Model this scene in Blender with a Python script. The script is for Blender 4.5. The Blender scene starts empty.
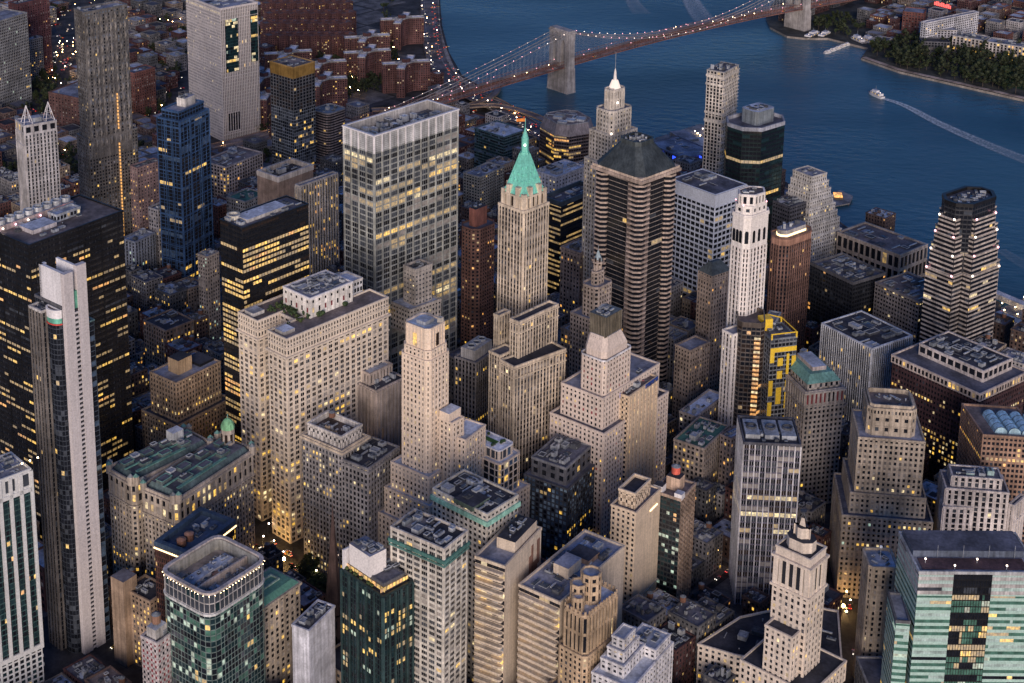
import bpy, math, random
from math import sin, cos, pi, radians, sqrt, hypot, atan2, floor
random.seed(7)
S = bpy.context.scene
COL = S.collection
# ---------------------------------------------------------------- camera
CAM = (-1091.7, -84.0, 642.0); YAW, PIT, FPX, ROLL, CX, CY = 79.82, 14.47, 1626.9, -0.118, 392.9, 5.15
cd = bpy.data.cameras.new('camera'); co = bpy.data.objects.new('camera', cd); COL.objects.link(co)
cd.sensor_fit = 'HORIZONTAL'; cd.sensor_width = 36.0; cd.lens = FPX/1024*36
cd.shift_x = (512-CX)/1024; cd.shift_y = -(341.5-CY)/1024
cd.clip_start = 5; cd.clip_end = 20000
co.location = CAM
_y, _p, _r = radians(YAW), radians(PIT), radians(ROLL)
from mathutils import Matrix, Vector
_fw = Vector((sin(_y)*cos(_p), cos(_y)*cos(_p), -sin(_p)))
_rt = Vector((cos(_y), -sin(_y), 0)); _up = _rt.cross(_fw)
RT = _rt*cos(_r)+_up*sin(_r); UP = _up*cos(_r)-_rt*sin(_r)
co.rotation_euler = Matrix((RT, UP, -_fw)).transposed().to_euler()
S.camera = co
# ---------------------------------------------------------------- world, sun, exposure
SUN_EL, SUN_AZ = 6.0, 262.0          # last glow of the sun, behind the camera's left shoulder
w = bpy.data.worlds.new('World'); S.world = w; w.use_nodes = True
nt = w.node_tree; bg = nt.nodes['Background']
sky = nt.nodes.new('ShaderNodeTexSky'); sky.sky_type = 'NISHITA'; sky.sun_disc = False
sky.sun_elevation = radians(SUN_EL); sky.sun_rotation = radians(SUN_AZ)
sky.altitude = 300; sky.air_density = 1.3; sky.dust_density = 0.6; sky.ozone_density = 3.5
tint = nt.nodes.new('ShaderNodeMix'); tint.data_type = 'RGBA'; tint.blend_type = 'MULTIPLY'; tint.inputs[0].default_value = 1
nt.links.new(sky.outputs[0], tint.inputs[6]); tint.inputs[7].default_value = (.76, .94, 1.55, 1); nt.links.new(tint.outputs[2], bg.inputs[0]); bg.inputs[1].default_value = 0.056
sl = bpy.data.lights.new('sun', 'SUN'); sl.energy = 1.6; sl.angle = radians(34); sl.color = (1.0, 0.84, 0.72)
so = bpy.data.objects.new('sun', sl); COL.objects.link(so)
_d = Vector((sin(radians(SUN_AZ))*cos(radians(12)), cos(radians(SUN_AZ))*cos(radians(12)), sin(radians(12))))
so.rotation_euler = _d.to_track_quat('Z', 'Y').to_euler(); so.location = (-600, 300, 900)
S.view_settings.view_transform = 'Standard'; S.view_settings.look = 'None'
S.view_settings.exposure = 1.06; S.view_settings.gamma = 1.0; S.view_settings.use_curve_mapping = False
EM = 2.0**(-S.view_settings.exposure)
S.cycles.max_bounces = 4; S.cycles.diffuse_bounces = 2; S.cycles.glossy_bounces = 2
S.cycles.use_denoising = True

# ---------------------------------------------------------------- picture point -> place
def P(px, py, z):
    d = _fw + RT*((px-CX)/FPX) - UP*((py-CY)/FPX)
    t = (z-CAM[2])/d.z
    return (CAM[0]+d.x*t, CAM[1]+d.y*t)
def proj(x, y, z):
    d = Vector((x-CAM[0], y-CAM[1], z-CAM[2])); q = d.dot(_fw)
    return (CX+FPX*d.dot(RT)/q, CY-FPX*d.dot(UP)/q, q)
def zat(xy, py):
    lo, hi = -50.0, 600.0
    for _ in range(40):
        m = (lo+hi)/2
        if proj(xy[0], xy[1], m)[1] > py: lo = m
        else: hi = m
    return lo
def sub(a, b): return (a[0]-b[0], a[1]-b[1])
def add(a, b, k=1.0): return (a[0]+b[0]*k, a[1]+b[1]*k)
def ln(a): return hypot(a[0], a[1])
def unit(a):
    l = ln(a) or 1; return (a[0]/l, a[1]/l)
def cen(p): return (sum(q[0] for q in p)/len(p), sum(q[1] for q in p)/len(p))
def rect(L, F, R, z):
    """three roof corners seen in the photo at height z -> true rectangle, F, R, back, L (counter-clockwise)"""
    l, f, r = P(*L, z), P(*F, z), P(*R, z)
    a, b = sub(l, f), sub(r, f); la, lb = ln(a), ln(b)
    ta, tb = atan2(a[1], a[0]), atan2(b[1], b[0])
    e = (ta-tb-pi/2+pi) % (2*pi)-pi
    ta -= e*lb/(la+lb); tb += e*la/(la+lb)
    u, v = (cos(ta)*la, sin(ta)*la), (cos(tb)*lb, sin(tb)*lb)
    return [f, add(f, v), add(add(f, v), u), add(f, u)]
def rectFR(F, R, z, depth):
    f, r = P(*F, z), P(*R, z); d = unit(sub(r, f)); n = (-d[1]*depth, d[0]*depth)
    return [f, r, add(r, n), add(f, n)]
def rectLF(L, F, z, depth):
    l, f = P(*L, z), P(*F, z); d = unit(sub(f, l)); n = (-d[1]*depth, d[0]*depth)
    return [l, f, add(f, n), add(l, n)]
def boxc(c, ax, w_, d_):
    """rectangle round c; ax unit axis"""
    n = (-ax[1], ax[0]); a, b = w_/2, d_/2
    return [(c[0]+ax[0]*s*a+n[0]*t*b, c[1]+ax[1]*s*a+n[1]*t*b) for s, t in ((-1,-1),(1,-1),(1,1),(-1,1))]
def inset(poly, d):
    n = len(poly); out = []
    for i in range(n):
        p0, p1, p2 = poly[i-1], poly[i], poly[(i+1) % n]
        a, b = unit(sub(p1, p0)), unit(sub(p2, p1))
        na, nb = (-a[1], a[0]), (-b[1], b[0])
        k = 1+na[0]*nb[0]+na[1]*nb[1]
        k = max(k, .3)
        out.append((p1[0]+(na[0]+nb[0])*d/k, p1[1]+(na[1]+nb[1])*d/k))
    return out
def chamfer(poly, d):
    out = []; n = len(poly)
    for i in range(n):
        p0, p1, p2 = poly[i-1], poly[i], poly[(i+1) % n]
        out.append(add(p1, unit(sub(p0, p1)), d)); out.append(add(p1, unit(sub(p2, p1)), d))
    return out
def rounded(poly, d, k=4):
    out = []; n = len(poly)
    for i in range(n):
        p0, p1, p2 = poly[i-1], poly[i], poly[(i+1) % n]
        a = add(p1, unit(sub(p0, p1)), d); b = add(p1, unit(sub(p2, p1)), d)
        for j in range(k+1):
            t = j/k; out.append(((1-t)**2*a[0]+2*t*(1-t)*p1[0]+t*t*b[0], (1-t)**2*a[1]+2*t*(1-t)*p1[1]+t*t*b[1]))
    return out
def circ(c, r, n=12, a0=0): return [(c[0]+r*cos(a0+2*pi*i/n), c[1]+r*sin(a0+2*pi*i/n)) for i in range(n)]
def inside(p, poly):
    c = False; n = len(poly); x, y = p
    for i in range(n):
        x1, y1 = poly[i]; x2, y2 = poly[i-1]
        if (y1 > y) != (y2 > y) and x < (x2-x1)*(y-y1)/(y2-y1)+x1: c = not c
    return c
def segd(p, a, b):
    d = sub(b, a); l2 = d[0]**2+d[1]**2 or 1e-9
    t = max(0, min(1, ((p[0]-a[0])*d[0]+(p[1]-a[1])*d[1])/l2))
    return hypot(p[0]-a[0]-d[0]*t, p[1]-a[1]-d[1]*t)

# ---------------------------------------------------------------- materials
MATS = {}
def newmat(name):
    m = bpy.data.materials.new(name); m.use_nodes = True
    n = m.node_tree; b = n.nodes['Principled BSDF']
    return m, n, b
def coords(n, sc=(1, 1, 1)):
    tc = n.nodes.new('ShaderNodeTexCoord'); mp = n.nodes.new('ShaderNodeMapping'); mp.inputs['Scale'].default_value = sc
    n.links.new(tc.outputs['Object'], mp.inputs[0]); return mp.outputs[0]
def noise(n, vec, scale, detail=3):
    t = n.nodes.new('ShaderNodeTexNoise'); t.inputs['Scale'].default_value = scale; t.inputs['Detail'].default_value = detail
    n.links.new(vec, t.inputs['Vector']); return t.outputs['Fac']
def mathn(n, op, a, b=None, clamp=False):
    t = n.nodes.new('ShaderNodeMath'); t.operation = op; t.use_clamp = clamp
    for i, v in enumerate((a, b)):
        if v is None: continue
        if isinstance(v, (int, float)): t.inputs[i].default_value = v
        else: n.links.new(v, t.inputs[i])
    return t.outputs[0]
def ramp(n, fac, lo, hi, a, b):
    t = n.nodes.new('ShaderNodeMapRange'); n.links.new(fac, t.inputs[0])
    t.inputs[1].default_value, t.inputs[2].default_value, t.inputs[3].default_value, t.inputs[4].default_value = lo, hi, a, b
    return t.outputs[0]
def W(c, rough=0.8, metal=0.0, vary=0.34, streak=0.34, spec=0.3):
    """masonry, metal or concrete skin with weathering of its own"""
    c = tuple(round(x, 3) for x in c); key = ('wall', c, rough, metal, vary, streak)
    if key in MATS: return MATS[key]
    m, n, b = newmat('wall_material')
    v1 = coords(n); f1 = noise(n, v1, 0.035, 4); f2 = noise(n, v1, 0.9, 2)
    v2 = coords(n, (1.1, 1.1, 0.035)); f3 = noise(n, v2, 0.6, 4)
    k = ramp(n, f1, .3, .7, 1-vary, 1+vary)
    k = mathn(n, 'MULTIPLY', k, ramp(n, f2, .3, .7, .86, 1.14))
    k = mathn(n, 'MULTIPLY', k, ramp(n, f3, .35, .7, 1+streak*.5, 1-streak))
    k = mathn(n, 'MULTIPLY', k, ramp(n, noise(n, v1, .16, 5), .38, .62, 1-vary*.55, 1+vary*.35))
    mx = n.nodes.new('ShaderNodeVectorMath'); mx.operation = 'SCALE'; mx.inputs[0].default_value = c
    n.links.new(k, mx.inputs['Scale']); n.links.new(mx.outputs[0], b.inputs['Base Color'])
    b.inputs['Roughness'].default_value = rough; b.inputs['Metallic'].default_value = metal
    b.inputs['Specular IOR Level'].default_value = spec
    MATS[key] = m; return m
def ROOF(c):
    c = tuple(round(x, 3) for x in c); key = ('roof', c)
    if key in MATS: return MATS[key]
    m, n, b = newmat('roof_material')
    v = coords(n); f1 = noise(n, v, 0.06, 5); f2 = noise(n, v, 0.5, 3)
    k = mathn(n, 'MULTIPLY', ramp(n, f1, .35, .65, .55, 1.45), ramp(n, f2, .3, .7, .75, 1.25))
    mx = n.nodes.new('ShaderNodeVectorMath'); mx.operation = 'SCALE'; mx.inputs[0].default_value = c
    n.links.new(k, mx.inputs['Scale']); n.links.new(mx.outputs[0], b.inputs['Base Color'])
    b.inputs['Roughness'].default_value = .85; b.inputs['Specular IOR Level'].default_value = .25
    MATS[key] = m; return m
def GLASS(name, c, rough=.12, metal=0.0, spec=.5):
    m, n, b = newmat(name); v = coords(n); f = noise(n, v, .25, 2)
    mx = n.nodes.new('ShaderNodeVectorMath'); mx.operation = 'SCALE'; mx.inputs[0].default_value = c
    n.links.new(ramp(n, f, .3, .7, .6, 1.4), mx.inputs['Scale']); n.links.new(mx.outputs[0], b.inputs['Base Color'])
    b.inputs['Roughness'].default_value = rough; b.inputs['Metallic'].default_value = metal; b.inputs['Specular IOR Level'].default_value = spec
    return m
def LIT(name, c, s, base=(.3, .28, .24), smp='NONE', vary=True):
    m, n, b = newmat(name)
    b.inputs['Base Color'].default_value = (*base, 1); b.inputs['Emission Color'].default_value = (*c, 1)
    if vary:
        g = n.nodes.new('ShaderNodeNewGeometry'); f = noise(n, g.outputs['Position'], .55, 2); f2 = noise(n, g.outputs['Position'], .13, 1)
        k = mathn(n, 'MULTIPLY', ramp(n, f, .35, .65, .3, 1.4), ramp(n, f2, .35, .65, .55, 1.25))
        n.links.new(mathn(n, 'MULTIPLY', k, s*EM), b.inputs['Emission Strength'])
        mc = n.nodes.new('ShaderNodeMix'); mc.data_type = 'RGBA'; n.links.new(ramp(n, noise(n, g.outputs['Position'], .3, 1), .4, .62, 0, .8), mc.inputs[0]); mc.inputs[6].default_value = (*c, 1); mc.inputs[7].default_value = (c[0], c[1]*.85+.11, c[2]*.85+.05, 1); n.links.new(mc.outputs[2], b.inputs['Emission Color'])
    else: b.inputs['Emission Strength'].default_value = s*EM
    m.cycles.emission_sampling = smp
    return m
G = {
 'gd': GLASS('window_glass_dark', (.012, .014, .020)), 'gm': GLASS('window_glass_grey', (.07, .08, .10), .15, .2),
 'gb': GLASS('window_glass_blue', (.16, .24, .36), .15, .6), 'gt': GLASS('window_glass_teal', (.025, .055, .066), .12, .4),
 'gs': GLASS('window_glass_sky', (.55, .62, .72), .08, .8), 'gg': GLASS('window_glass_green', (.10, .23, .18), .2, .3),
 'bl': GLASS('window_blind', (.30, .27, .25), .6), 'br': GLASS('window_blind_red', (.20, .03, .04), .6),
 'bd': GLASS('window_blind_dim', (.13, .115, .11), .5), 'pb': GLASS('window_pale_blue', (.26, .36, .45), .25, .1), 'gp': GLASS('window_pale_panel', (.42, .55, .52), .3, .1), 'bz': GLASS('window_bronze', (.05, .035, .03), .15, .3),
 'lw': LIT('window_lit_amber', (1.0, .56, .06), .95), 'lb': LIT('window_lit_cream', (1.0, .78, .40), .85),
 'lc': LIT('window_lit_cool', (.62, .90, .72), .5), 'lo': LIT('window_lit_orange', (1.0, .42, .07), .9),
 'ld': LIT('window_lit_dim', (1.0, .60, .15), .34), 'ly': LIT('window_lit_yellow_panel', (1.0, .66, .02), 1.0, vary=False),
}
GK = list(G)
# ---------------------------------------------------------------- mesh builder
SINK = [None]
class MB:
    def __init__(s): s.v = []; s.f = []; s.m = []; s.mats = []
    def mi(s, mat):
        if mat not in s.mats: s.mats.append(mat)
        return s.mats.index(mat)
    def quad(s, a, b, c, d, mat):
        i = len(s.v); s.v += [a, b, c, d]; s.f.append((i, i+1, i+2, i+3)); s.m.append(s.mi(mat))
    def face(s, pts, mat):
        i = len(s.v); s.v += list(pts); s.f.append(tuple(range(i, i+len(pts)))); s.m.append(s.mi(mat))
    def prism(s, poly, z0, z1, mat, top=None, bottom=False, p1=None):
        """p1: the outline at the top when it differs"""
        q = p1 or poly; n = len(poly); tm = top or mat
        for i in range(n):
            a, b, c, d = poly[i], poly[(i+1) % n], q[(i+1) % n], q[i]
            s.quad((*a, z0), (*b, z0), (*c, z1), (*d, z1), mat)
        s.face([(*p, z1) for p in q], tm)
        if bottom: s.face([(*p, z0) for p in reversed(poly)], mat)
    def cone(s, poly, z0, apex, z1, mat):
        for i in range(len(poly)): s.face([(*poly[i], z0), (*poly[(i+1) % len(poly)], z0), (*apex, z1)], mat)
    def ring(s, outer, inner, z0, z1, mat):
        n = len(outer)
        for i in range(n):
            j = (i+1) % n; a, b, c, d = outer[i], outer[j], inner[j], inner[i]
            s.quad((*a, z0), (*b, z0), (*b, z1), (*a, z1), mat); s.quad((*c, z0), (*d, z0), (*d, z1), (*c, z1), mat)
            s.quad((*a, z1), (*b, z1), (*c, z1), (*d, z1), mat); s.quad((*d, z0), (*c, z0), (*b, z0), (*a, z0), mat)
    def tube(s, a, b, r, mat, n=5, r2=None):
        a, b = Vector(a), Vector(b); d = (b-a)
        if d.length < 1e-6: return
        d.normalize(); u = d.cross(Vector((0, 0, 1)))
        if u.length < 1e-3: u = Vector((1, 0, 0))
        u.normalize(); v = d.cross(u); r2 = r if r2 is None else r2
        A = [tuple(a+(u*cos(2*pi*i/n)+v*sin(2*pi*i/n))*r) for i in range(n)]; B = [tuple(b+(u*cos(2*pi*i/n)+v*sin(2*pi*i/n))*r2) for i in range(n)]
        for i in range(n): s.quad(A[(i+1) % n], A[i], B[i], B[(i+1) % n], mat)
        s.face(A, mat); s.face(B[::-1], mat)
    def ball(s, c, r, mat, nu=6, nv=4):
        g = [[(c[0]+r*sin(pi*j/nv)*cos(2*pi*i/nu), c[1]+r*sin(pi*j/nv)*sin(2*pi*i/nu), c[2]+r*cos(pi*j/nv)) for i in range(nu)] for j in range(nv+1)]
        for j in range(nv):
            for i in range(nu):
                k = (i+1) % nu; s.quad(g[j][i], g[j+1][i], g[j+1][k], g[j][k], mat)
    def mesh(s, name, org=(0, 0, 0)):
        me = bpy.data.meshes.new(name); ox, oy, oz = org
        me.from_pydata([(x-ox, y-oy, z-oz) for x, y, z in s.v], [], s.f)
        for m in s.mats: me.materials.append(m)
        me.polygons.foreach_set('material_index', s.m); me.update(); return me
    def build(s, name, parent=None, org=None, **kw):
        if not s.f: return None
        if SINK[0] is not None:
            t = SINK[0]; k = len(t.v); t.v += s.v; t.f += [tuple(i+k for i in f) for f in s.f]; im = [t.mi(m) for m in s.mats]; t.m += [im[i] for i in s.m]; return None
        org = org if org is not None else (tuple(parent['_o']) if parent is not None and '_o' in parent else (0, 0, 0))
        o = bpy.data.objects.new(name, s.mesh(name, org)); COL.objects.link(o)
        if parent is not None:
            o.parent = parent
            if parent.type == 'EMPTY' and name == 'roof': o['_o'] = tuple(parent['_o'])
        else: o.location = org
        for k, v in kw.items(): o[k] = v
        return o
def empty(name, loc, label, cat, group=None):
    o = bpy.data.objects.new(name, None); COL.objects.link(o); o.location = loc; o.empty_display_size = 2
    o['label'] = label; o['category'] = cat; o['_o'] = loc
    if group: o['group'] = group
    return o
# unit window pane per glass kind, shared by every single window
PANE = {}
for k_, m_ in G.items():
    q = MB(); q.quad((-.5, 0, -.5), (.5, 0, -.5), (.5, 0, .5), (-.5, 0, .5), m_); PANE[k_] = q.mesh('window')

# ---------------------------------------------------------------- buildings
OCC = []
FOOT = []        # footprints already taken: (outline, height)
GZ = 3.0
class Bld:
    def __init__(s, name, label, poly, group=None, cat='building', foot=True, gz=GZ, cap=100):
        c = cen(poly); s.wins = []; s.gz = gz; s.cap = cap; s.minpx = 1.6; s.rf = None
        s.o = None if SINK[0] is not None else empty(name, (c[0], c[1], gz), label, cat, group)
        if foot: FOOT.append(poly)
    def facade(s, mb, a, b, z0, z1, st):
        d = sub(b, a); L = ln(d); H = z1-z0
        if L < .3 or H < .5: return
        d = (d[0]/L, d[1]/L); n = (d[1], -d[0])
        wm, sm = st['wall'], st.get('span', st['wall'])
        mid = ((a[0]+b[0])/2, (a[1]+b[1])/2)
        toc = (CAM[0]-mid[0], CAM[1]-mid[1]); vis = (n[0]*toc[0]+n[1]*toc[1])/ln(toc)
        mb.quad((*a, z0), (*b, z0), (*b, z1), (*a, z1), st.get('core', wm))
        if vis < -.2 or L < 1.5 or st.get('blank'): return
        fh, bw = st['fh'], st['bw']; rows = max(1, round(H/fh)); cols = max(1, round(L/bw)); fh = H/rows; cw = L/cols
        pw, sh, pd, sd = st['pw']*cw, st['sh']*fh, st['pd'], st['sd']
        def pt(t, k, z): return (a[0]+d[0]*t+n[0]*k, a[1]+d[1]*t+n[1]*k, z)
        if sh > 0:
            for r in range(rows+1):
                if r < rows: u0, u1 = z0+r*fh, z0+r*fh+sh
                else:
                    if st.get('nocap'): break
                    u0, u1 = z1-sh*.45, z1
                mb.quad(pt(0, sd, u0), pt(L, sd, u0), pt(L, sd, u1), pt(0, sd, u1), sm)
                mb.quad(pt(0, sd, u1), pt(L, sd, u1), pt(L, 0, u1), pt(0, 0, u1), sm)
                mb.quad(pt(0, 0, u0), pt(L, 0, u0), pt(L, sd, u0), pt(0, sd, u0), sm)
        if pw > 0:
            ev = st.get('every', 1)
            for c in range(0, cols+1, ev):
                k = st.get('end', 1.0) if c in (0, cols) else 1.0
                t0, t1 = c*cw-pw/2*k, c*cw+pw/2*k
                if c == 0: t0 = 0
                if c == cols: t1 = L
                mb.quad(pt(t0, pd, z0), pt(t1, pd, z0), pt(t1, pd, z1), pt(t0, pd, z1), wm)
                mb.quad(pt(t0, 0, z0), pt(t0, pd, z0), pt(t0, pd, z1), pt(t0, 0, z1), wm)
                mb.quad(pt(t1, pd, z0), pt(t1, 0, z0), pt(t1, 0, z1), pt(t1, pd, z1), wm)
                mb.quad(pt(t0, pd, z1), pt(t1, pd, z1), pt(t1, 0, z1), pt(t0, 0, z1), wm)
        if pw >= .4*cw and sh > 0 and H > 30 and not st.get('plain'):       # string courses
            for r in (2, rows-3, rows//2):
                u0 = z0+r*fh; u1 = u0+.55; e = max(pd, sd)+.25
                mb.quad(pt(0, e, u0), pt(L, e, u0), pt(L, e, u1), pt(0, e, u1), wm); mb.quad(pt(0, e, u1), pt(L, e, u1), pt(L, 0, u1), pt(0, 0, u1), wm); mb.quad(pt(0, 0, u0), pt(L, 0, u0), pt(L, e, u0), pt(0, e, u0), wm)
        # panes
        mix, lit, lp, lf = st['mix'], st['lit'], st['lp']*.95, st['lf']*.9
        gk, gw = list(mix), [v*(.45 if (g == 'gm' and 'gd' in mix) else 1) for g, v in mix.items()]; lk, lw = list(lit), list(lit.values())
        zone = st.get('zones')      # [(frac_lo, frac_hi, prob)] bands of floors that are alight
        wide = st.get('wide', 1.0); ep = st.get('end', 1.0)
        for r in range(rows):
            h = fh-sh; cz = z0+r*fh+sh+h/2
            if r == rows-1: h -= sh*.45 if not st.get('nocap') else 0; cz = z0+r*fh+sh+h/2
            if h < .3: continue
            p = lp*.7 if random.random() > lf*1.25 else min(.85, lp*st.get('lk', 5)+.1)
            if zone:
                for lo_, hi_, pr in zone:
                    if lo_ <= (r+.5)/rows < hi_: p = pr*.85
            fk = random.choices(gk, gw)[0]; run = None; left = 0; ms = st.get('same', .55)
            for c in range(cols):
                if left <= 0:
                    left = random.randint(1, st.get('run', 1)*2-1)
                    if random.random() < p: run = random.choices(lk, lw)[0] if random.random() < .68 or 'lc' in lit else 'ld'
                    else: run = fk if random.random() < ms else random.choices(gk, gw)[0]
                left -= 1
                t0 = c*cw+(pw/2 if c else pw*ep/2); t1 = (c+1)*cw-(pw/2 if c < cols-1 else pw*ep/2)
                ww_ = (t1-t0)*(.97 if pw > 0 else .96)
                if ww_ < .2: continue
                x = (t0+t1)/2
                nn = st.get('split', 1)
                for q in range(nn):
                    xx = x+(q-(nn-1)/2)*ww_/nn
                    s.wins.append((pt(xx, .04, cz), n, ww_/nn*(.88 if nn > 1 else 1), h, run, vis))
    def tier(s, poly, z0, z1, st, name='wall', edges=None):
        mb = MB(); n = len(poly); OCC.append((poly, z1))
        for i in range(n):
            a, b = poly[i], poly[(i+1) % n]
            stt = st if not edges or i not in edges else edges[i]
            s.facade(mb, a, b, z0, z1, stt)
        return mb.build(name, s.o)
    def block(s, poly, z0, z1, mat, name='wall', top=None, p1=None, bottom=False):
        mb = MB(); mb.prism(poly, z0, z1, mat, top, bottom, p1); return mb.build(name, s.o)
    def roof(s, poly, z, rm, pm=None, ph=1.3, pw=.7, out=.35, name='roof', sink=0.0):
        mb = MB(); o = inset(poly, -out); i = inset(poly, pw)
        if pm: mb.ring(o, i, z-.45, z+ph, pm)
        mb.face([(*p, z+.02-sink) for p in (i if pm else poly)], rm)
        if sink:
            for k in range(len(i)): a, b = i[(k+1) % len(i)], i[k]; mb.quad((*a, z-sink), (*b, z-sink), (*b, z), (*a, z), pm)
        s.rf = mb.build(name, s.o); return s.rf
    def belt(s, poly, z, h, out, mat, name='cornice'):
        mb = MB(); mb.ring(inset(poly, -out), inset(poly, .2), z, z+h, mat); return mb.build(name, s.o)
    def clutter(s, poly, z, n=6, seed=None, big=1.0, tanks=0, mats=None, hmax=3.5, inner=2.0):
        n = int(n*1.5)+1; big *= .88
        rnd = random.Random(seed if seed is not None else len(s.wins)+n*17+int(poly[0][0]))
        par = s.rf if (s.rf is not None and '_o' in s.rf) else s.o; ip = inset(poly, inner); d = unit(sub(poly[1], poly[0])); xs = [p[0] for p in ip]; ys = [p[1] for p in ip]
        c = cen(poly); R_ = max(ln(sub(p, c)) for p in ip); nrm = (-d[1], d[0]); placed = []
        mats = mats or [UNIT1, UNIT2, UNIT3, UNIT4]
        for t in range(max(1, n//5)):
            u, v = rnd.uniform(-R_, R_)*.7, rnd.uniform(-R_, R_)*.7; q = (c[0]+d[0]*u+nrm[0]*v, c[1]+d[1]*u+nrm[1]*v); bx = boxc(q, d, rnd.uniform(4, 13), rnd.uniform(3, 9))
            if all(inside(p, ip) for p in bx): mb = MB(); mb.prism(bx, z, z+.08+.03*t, rnd.choice(PATCH)); mb.build('roof_patch', par)
        tries = 0; k = 0
        while k < n and tries < n*25:
            tries += 1
            u, v = rnd.uniform(-R_, R_), rnd.uniform(-R_, R_); q = (c[0]+d[0]*u+nrm[0]*v, c[1]+d[1]*u+nrm[1]*v)
            w_, l_ = rnd.uniform(1.5, 6)*big, rnd.uniform(1.5, 5)*big
            bx = boxc(q, d, w_, l_)
            if not all(inside(p, ip) for p in bx): continue
            if any(abs(u-a) < (w_+b)/2+.4 and abs(v-e) < (l_+f)/2+.4 for a, e, b, f in placed): continue
            placed.append((u, v, w_, l_)); k += 1
            m = rnd.choice(mats); kind = rnd.random(); h = rnd.uniform(.8, hmax); mb = MB()
            if kind < .45:
                mb.prism(inset(bx, .1), z, z+.25, UNIT4); mb.prism(bx, z+.25, z+h, m)
                nf = max(1, int(max(w_, l_)/2.2)); r = min(w_, l_)*.36
                for f in range(nf):
                    t = (f+.5)/nf-.5; cc = (q[0]+(d[0]*t*w_ if w_ >= l_ else nrm[0]*t*l_), q[1]+(d[1]*t*w_ if w_ >= l_ else nrm[1]*t*l_))
                    rr = min(r, max(w_, l_)/nf*.42); mb.prism(circ(cc, rr, 8), z+h, z+h+.3, UNIT4)
                mb.build('roof_unit', par)
            elif kind < .7:
                mb.prism(bx, z, z+h, m); mb.ring(inset(bx, -.15), inset(bx, .25), z+h-.1, z+h+.35, UNIT1)
                mb.build('bulkhead', par)
            elif kind < .88:
                zz = z+.9
                mb.prism(boxc(q, d, max(w_, l_)*1.1, .9), zz-.4, zz+.5, UNIT3)
                for t in (-.4, 0, .4): mb.prism(boxc(add(q, d, t*max(w_, l_)), d, .25, .9), z, zz-.4, UNIT4)
                mb.build('roof_duct', par)
            else:
                mb.prism(bx, z, z+.5, UNIT3); t2 = inset(bx, min(w_, l_)*.35); mb.prism(bx, z+.5, z+1.4, G['gm'], p1=t2)
                mb.build('skylight', par)
        for t in range(int(n*.9)):
            u, v = rnd.uniform(-R_, R_), rnd.uniform(-R_, R_); q = (c[0]+d[0]*u+nrm[0]*v, c[1]+d[1]*u+nrm[1]*v)
            if not inside(q, ip): continue
            mb = MB()
            if rnd.random() < .6:
                h = rnd.uniform(.5, 1.5); r = rnd.uniform(.25, .6); mb.prism(circ(q, r, 6), z, z+h, rnd.choice((UNIT3, UNIT1, UNIT4))); mb.prism(circ(q, r*1.4, 6), z+h, z+h+.25, UNIT3, bottom=True); mb.build('roof_vent', par)
            else:
                e = add(q, d if rnd.random() < .5 else nrm, rnd.uniform(4, 11))
                if inside(e, ip): mb.tube((*q, z+.5), (*e, z+.5), rnd.uniform(.15, .35), rnd.choice((UNIT3, UNIT2, UNIT4)), 5); mb.build('roof_pipe', par)
        for t in range(tanks):
            for _ in range(30):
                u, v = rnd.uniform(-R_, R_), rnd.uniform(-R_, R_); q = (c[0]+d[0]*u+nrm[0]*v, c[1]+d[1]*u+nrm[1]*v)
                if inside(q, ip): break
            s.tank(q, z)
    def tank(s, q, z, r=1.9, mat=None, leg=2.2, h=3.4):
        mb = MB(); m = mat or WOOD
        for a in range(4): mb.tube((q[0]+r*.7*cos(a*pi/2+.7), q[1]+r*.7*sin(a*pi/2+.7), z), (q[0]+r*.7*cos(a*pi/2+.7), q[1]+r*.7*sin(a*pi/2+.7), z+leg), .15, UNIT4, 4)
        mb.prism(circ(q, r, 12), z+leg, z+leg+h, m, bottom=True); mb.cone(circ(q, r*1.08, 12), z+leg+h, q, z+leg+h+r*.6, UNIT2)
        return mb.build('water_tank', s.o)
    def done(s):
        """the 100 windows that show largest are parts of their own, the rest one part"""
        if not s.wins: return
        if SINK[0] is not None:
            mb = MB()
            for p, n, w_, h, k, vis in s.wins:
                tx, ty = -n[1]*w_/2, n[0]*w_/2; z0, z1 = p[2]-h/2, p[2]+h/2
                mb.quad((p[0]-tx, p[1]-ty, z0), (p[0]+tx, p[1]+ty, z0), (p[0]+tx, p[1]+ty, z1), (p[0]-tx, p[1]-ty, z1), G[k])
            mb.build('windows', None); return
        ox, oy, oz = s.o['_o']
        sc = []
        for i, (p, n, w_, h, k, vis) in enumerate(s.wins):
            x, y, q = proj(*p)
            px = w_*h*(FPX/q)**2*max(vis, .02)
            if not (0 <= x <= 1024 and 0 <= y <= 683): px *= .01
            sc.append((px, p[2], i))
        big = sorted(sc, key=lambda t: (-round(t[0], 1), -t[1]))
        cap = s.cap if big[0][0] >= s.minpx else 0
        if cap and len(s.wins) <= cap: pick = {t[2] for t in big}
        else:
            # upper floors show; take from the top down among well-sized ones
            med = big[min(len(big)-1, len(big)//2)][0]
            cand = sorted([t for t in big if t[0] >= med*.8], key=lambda t: -t[1])
            pick = {t[2] for t in cand[:cap]}
        mb = MB()
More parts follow.
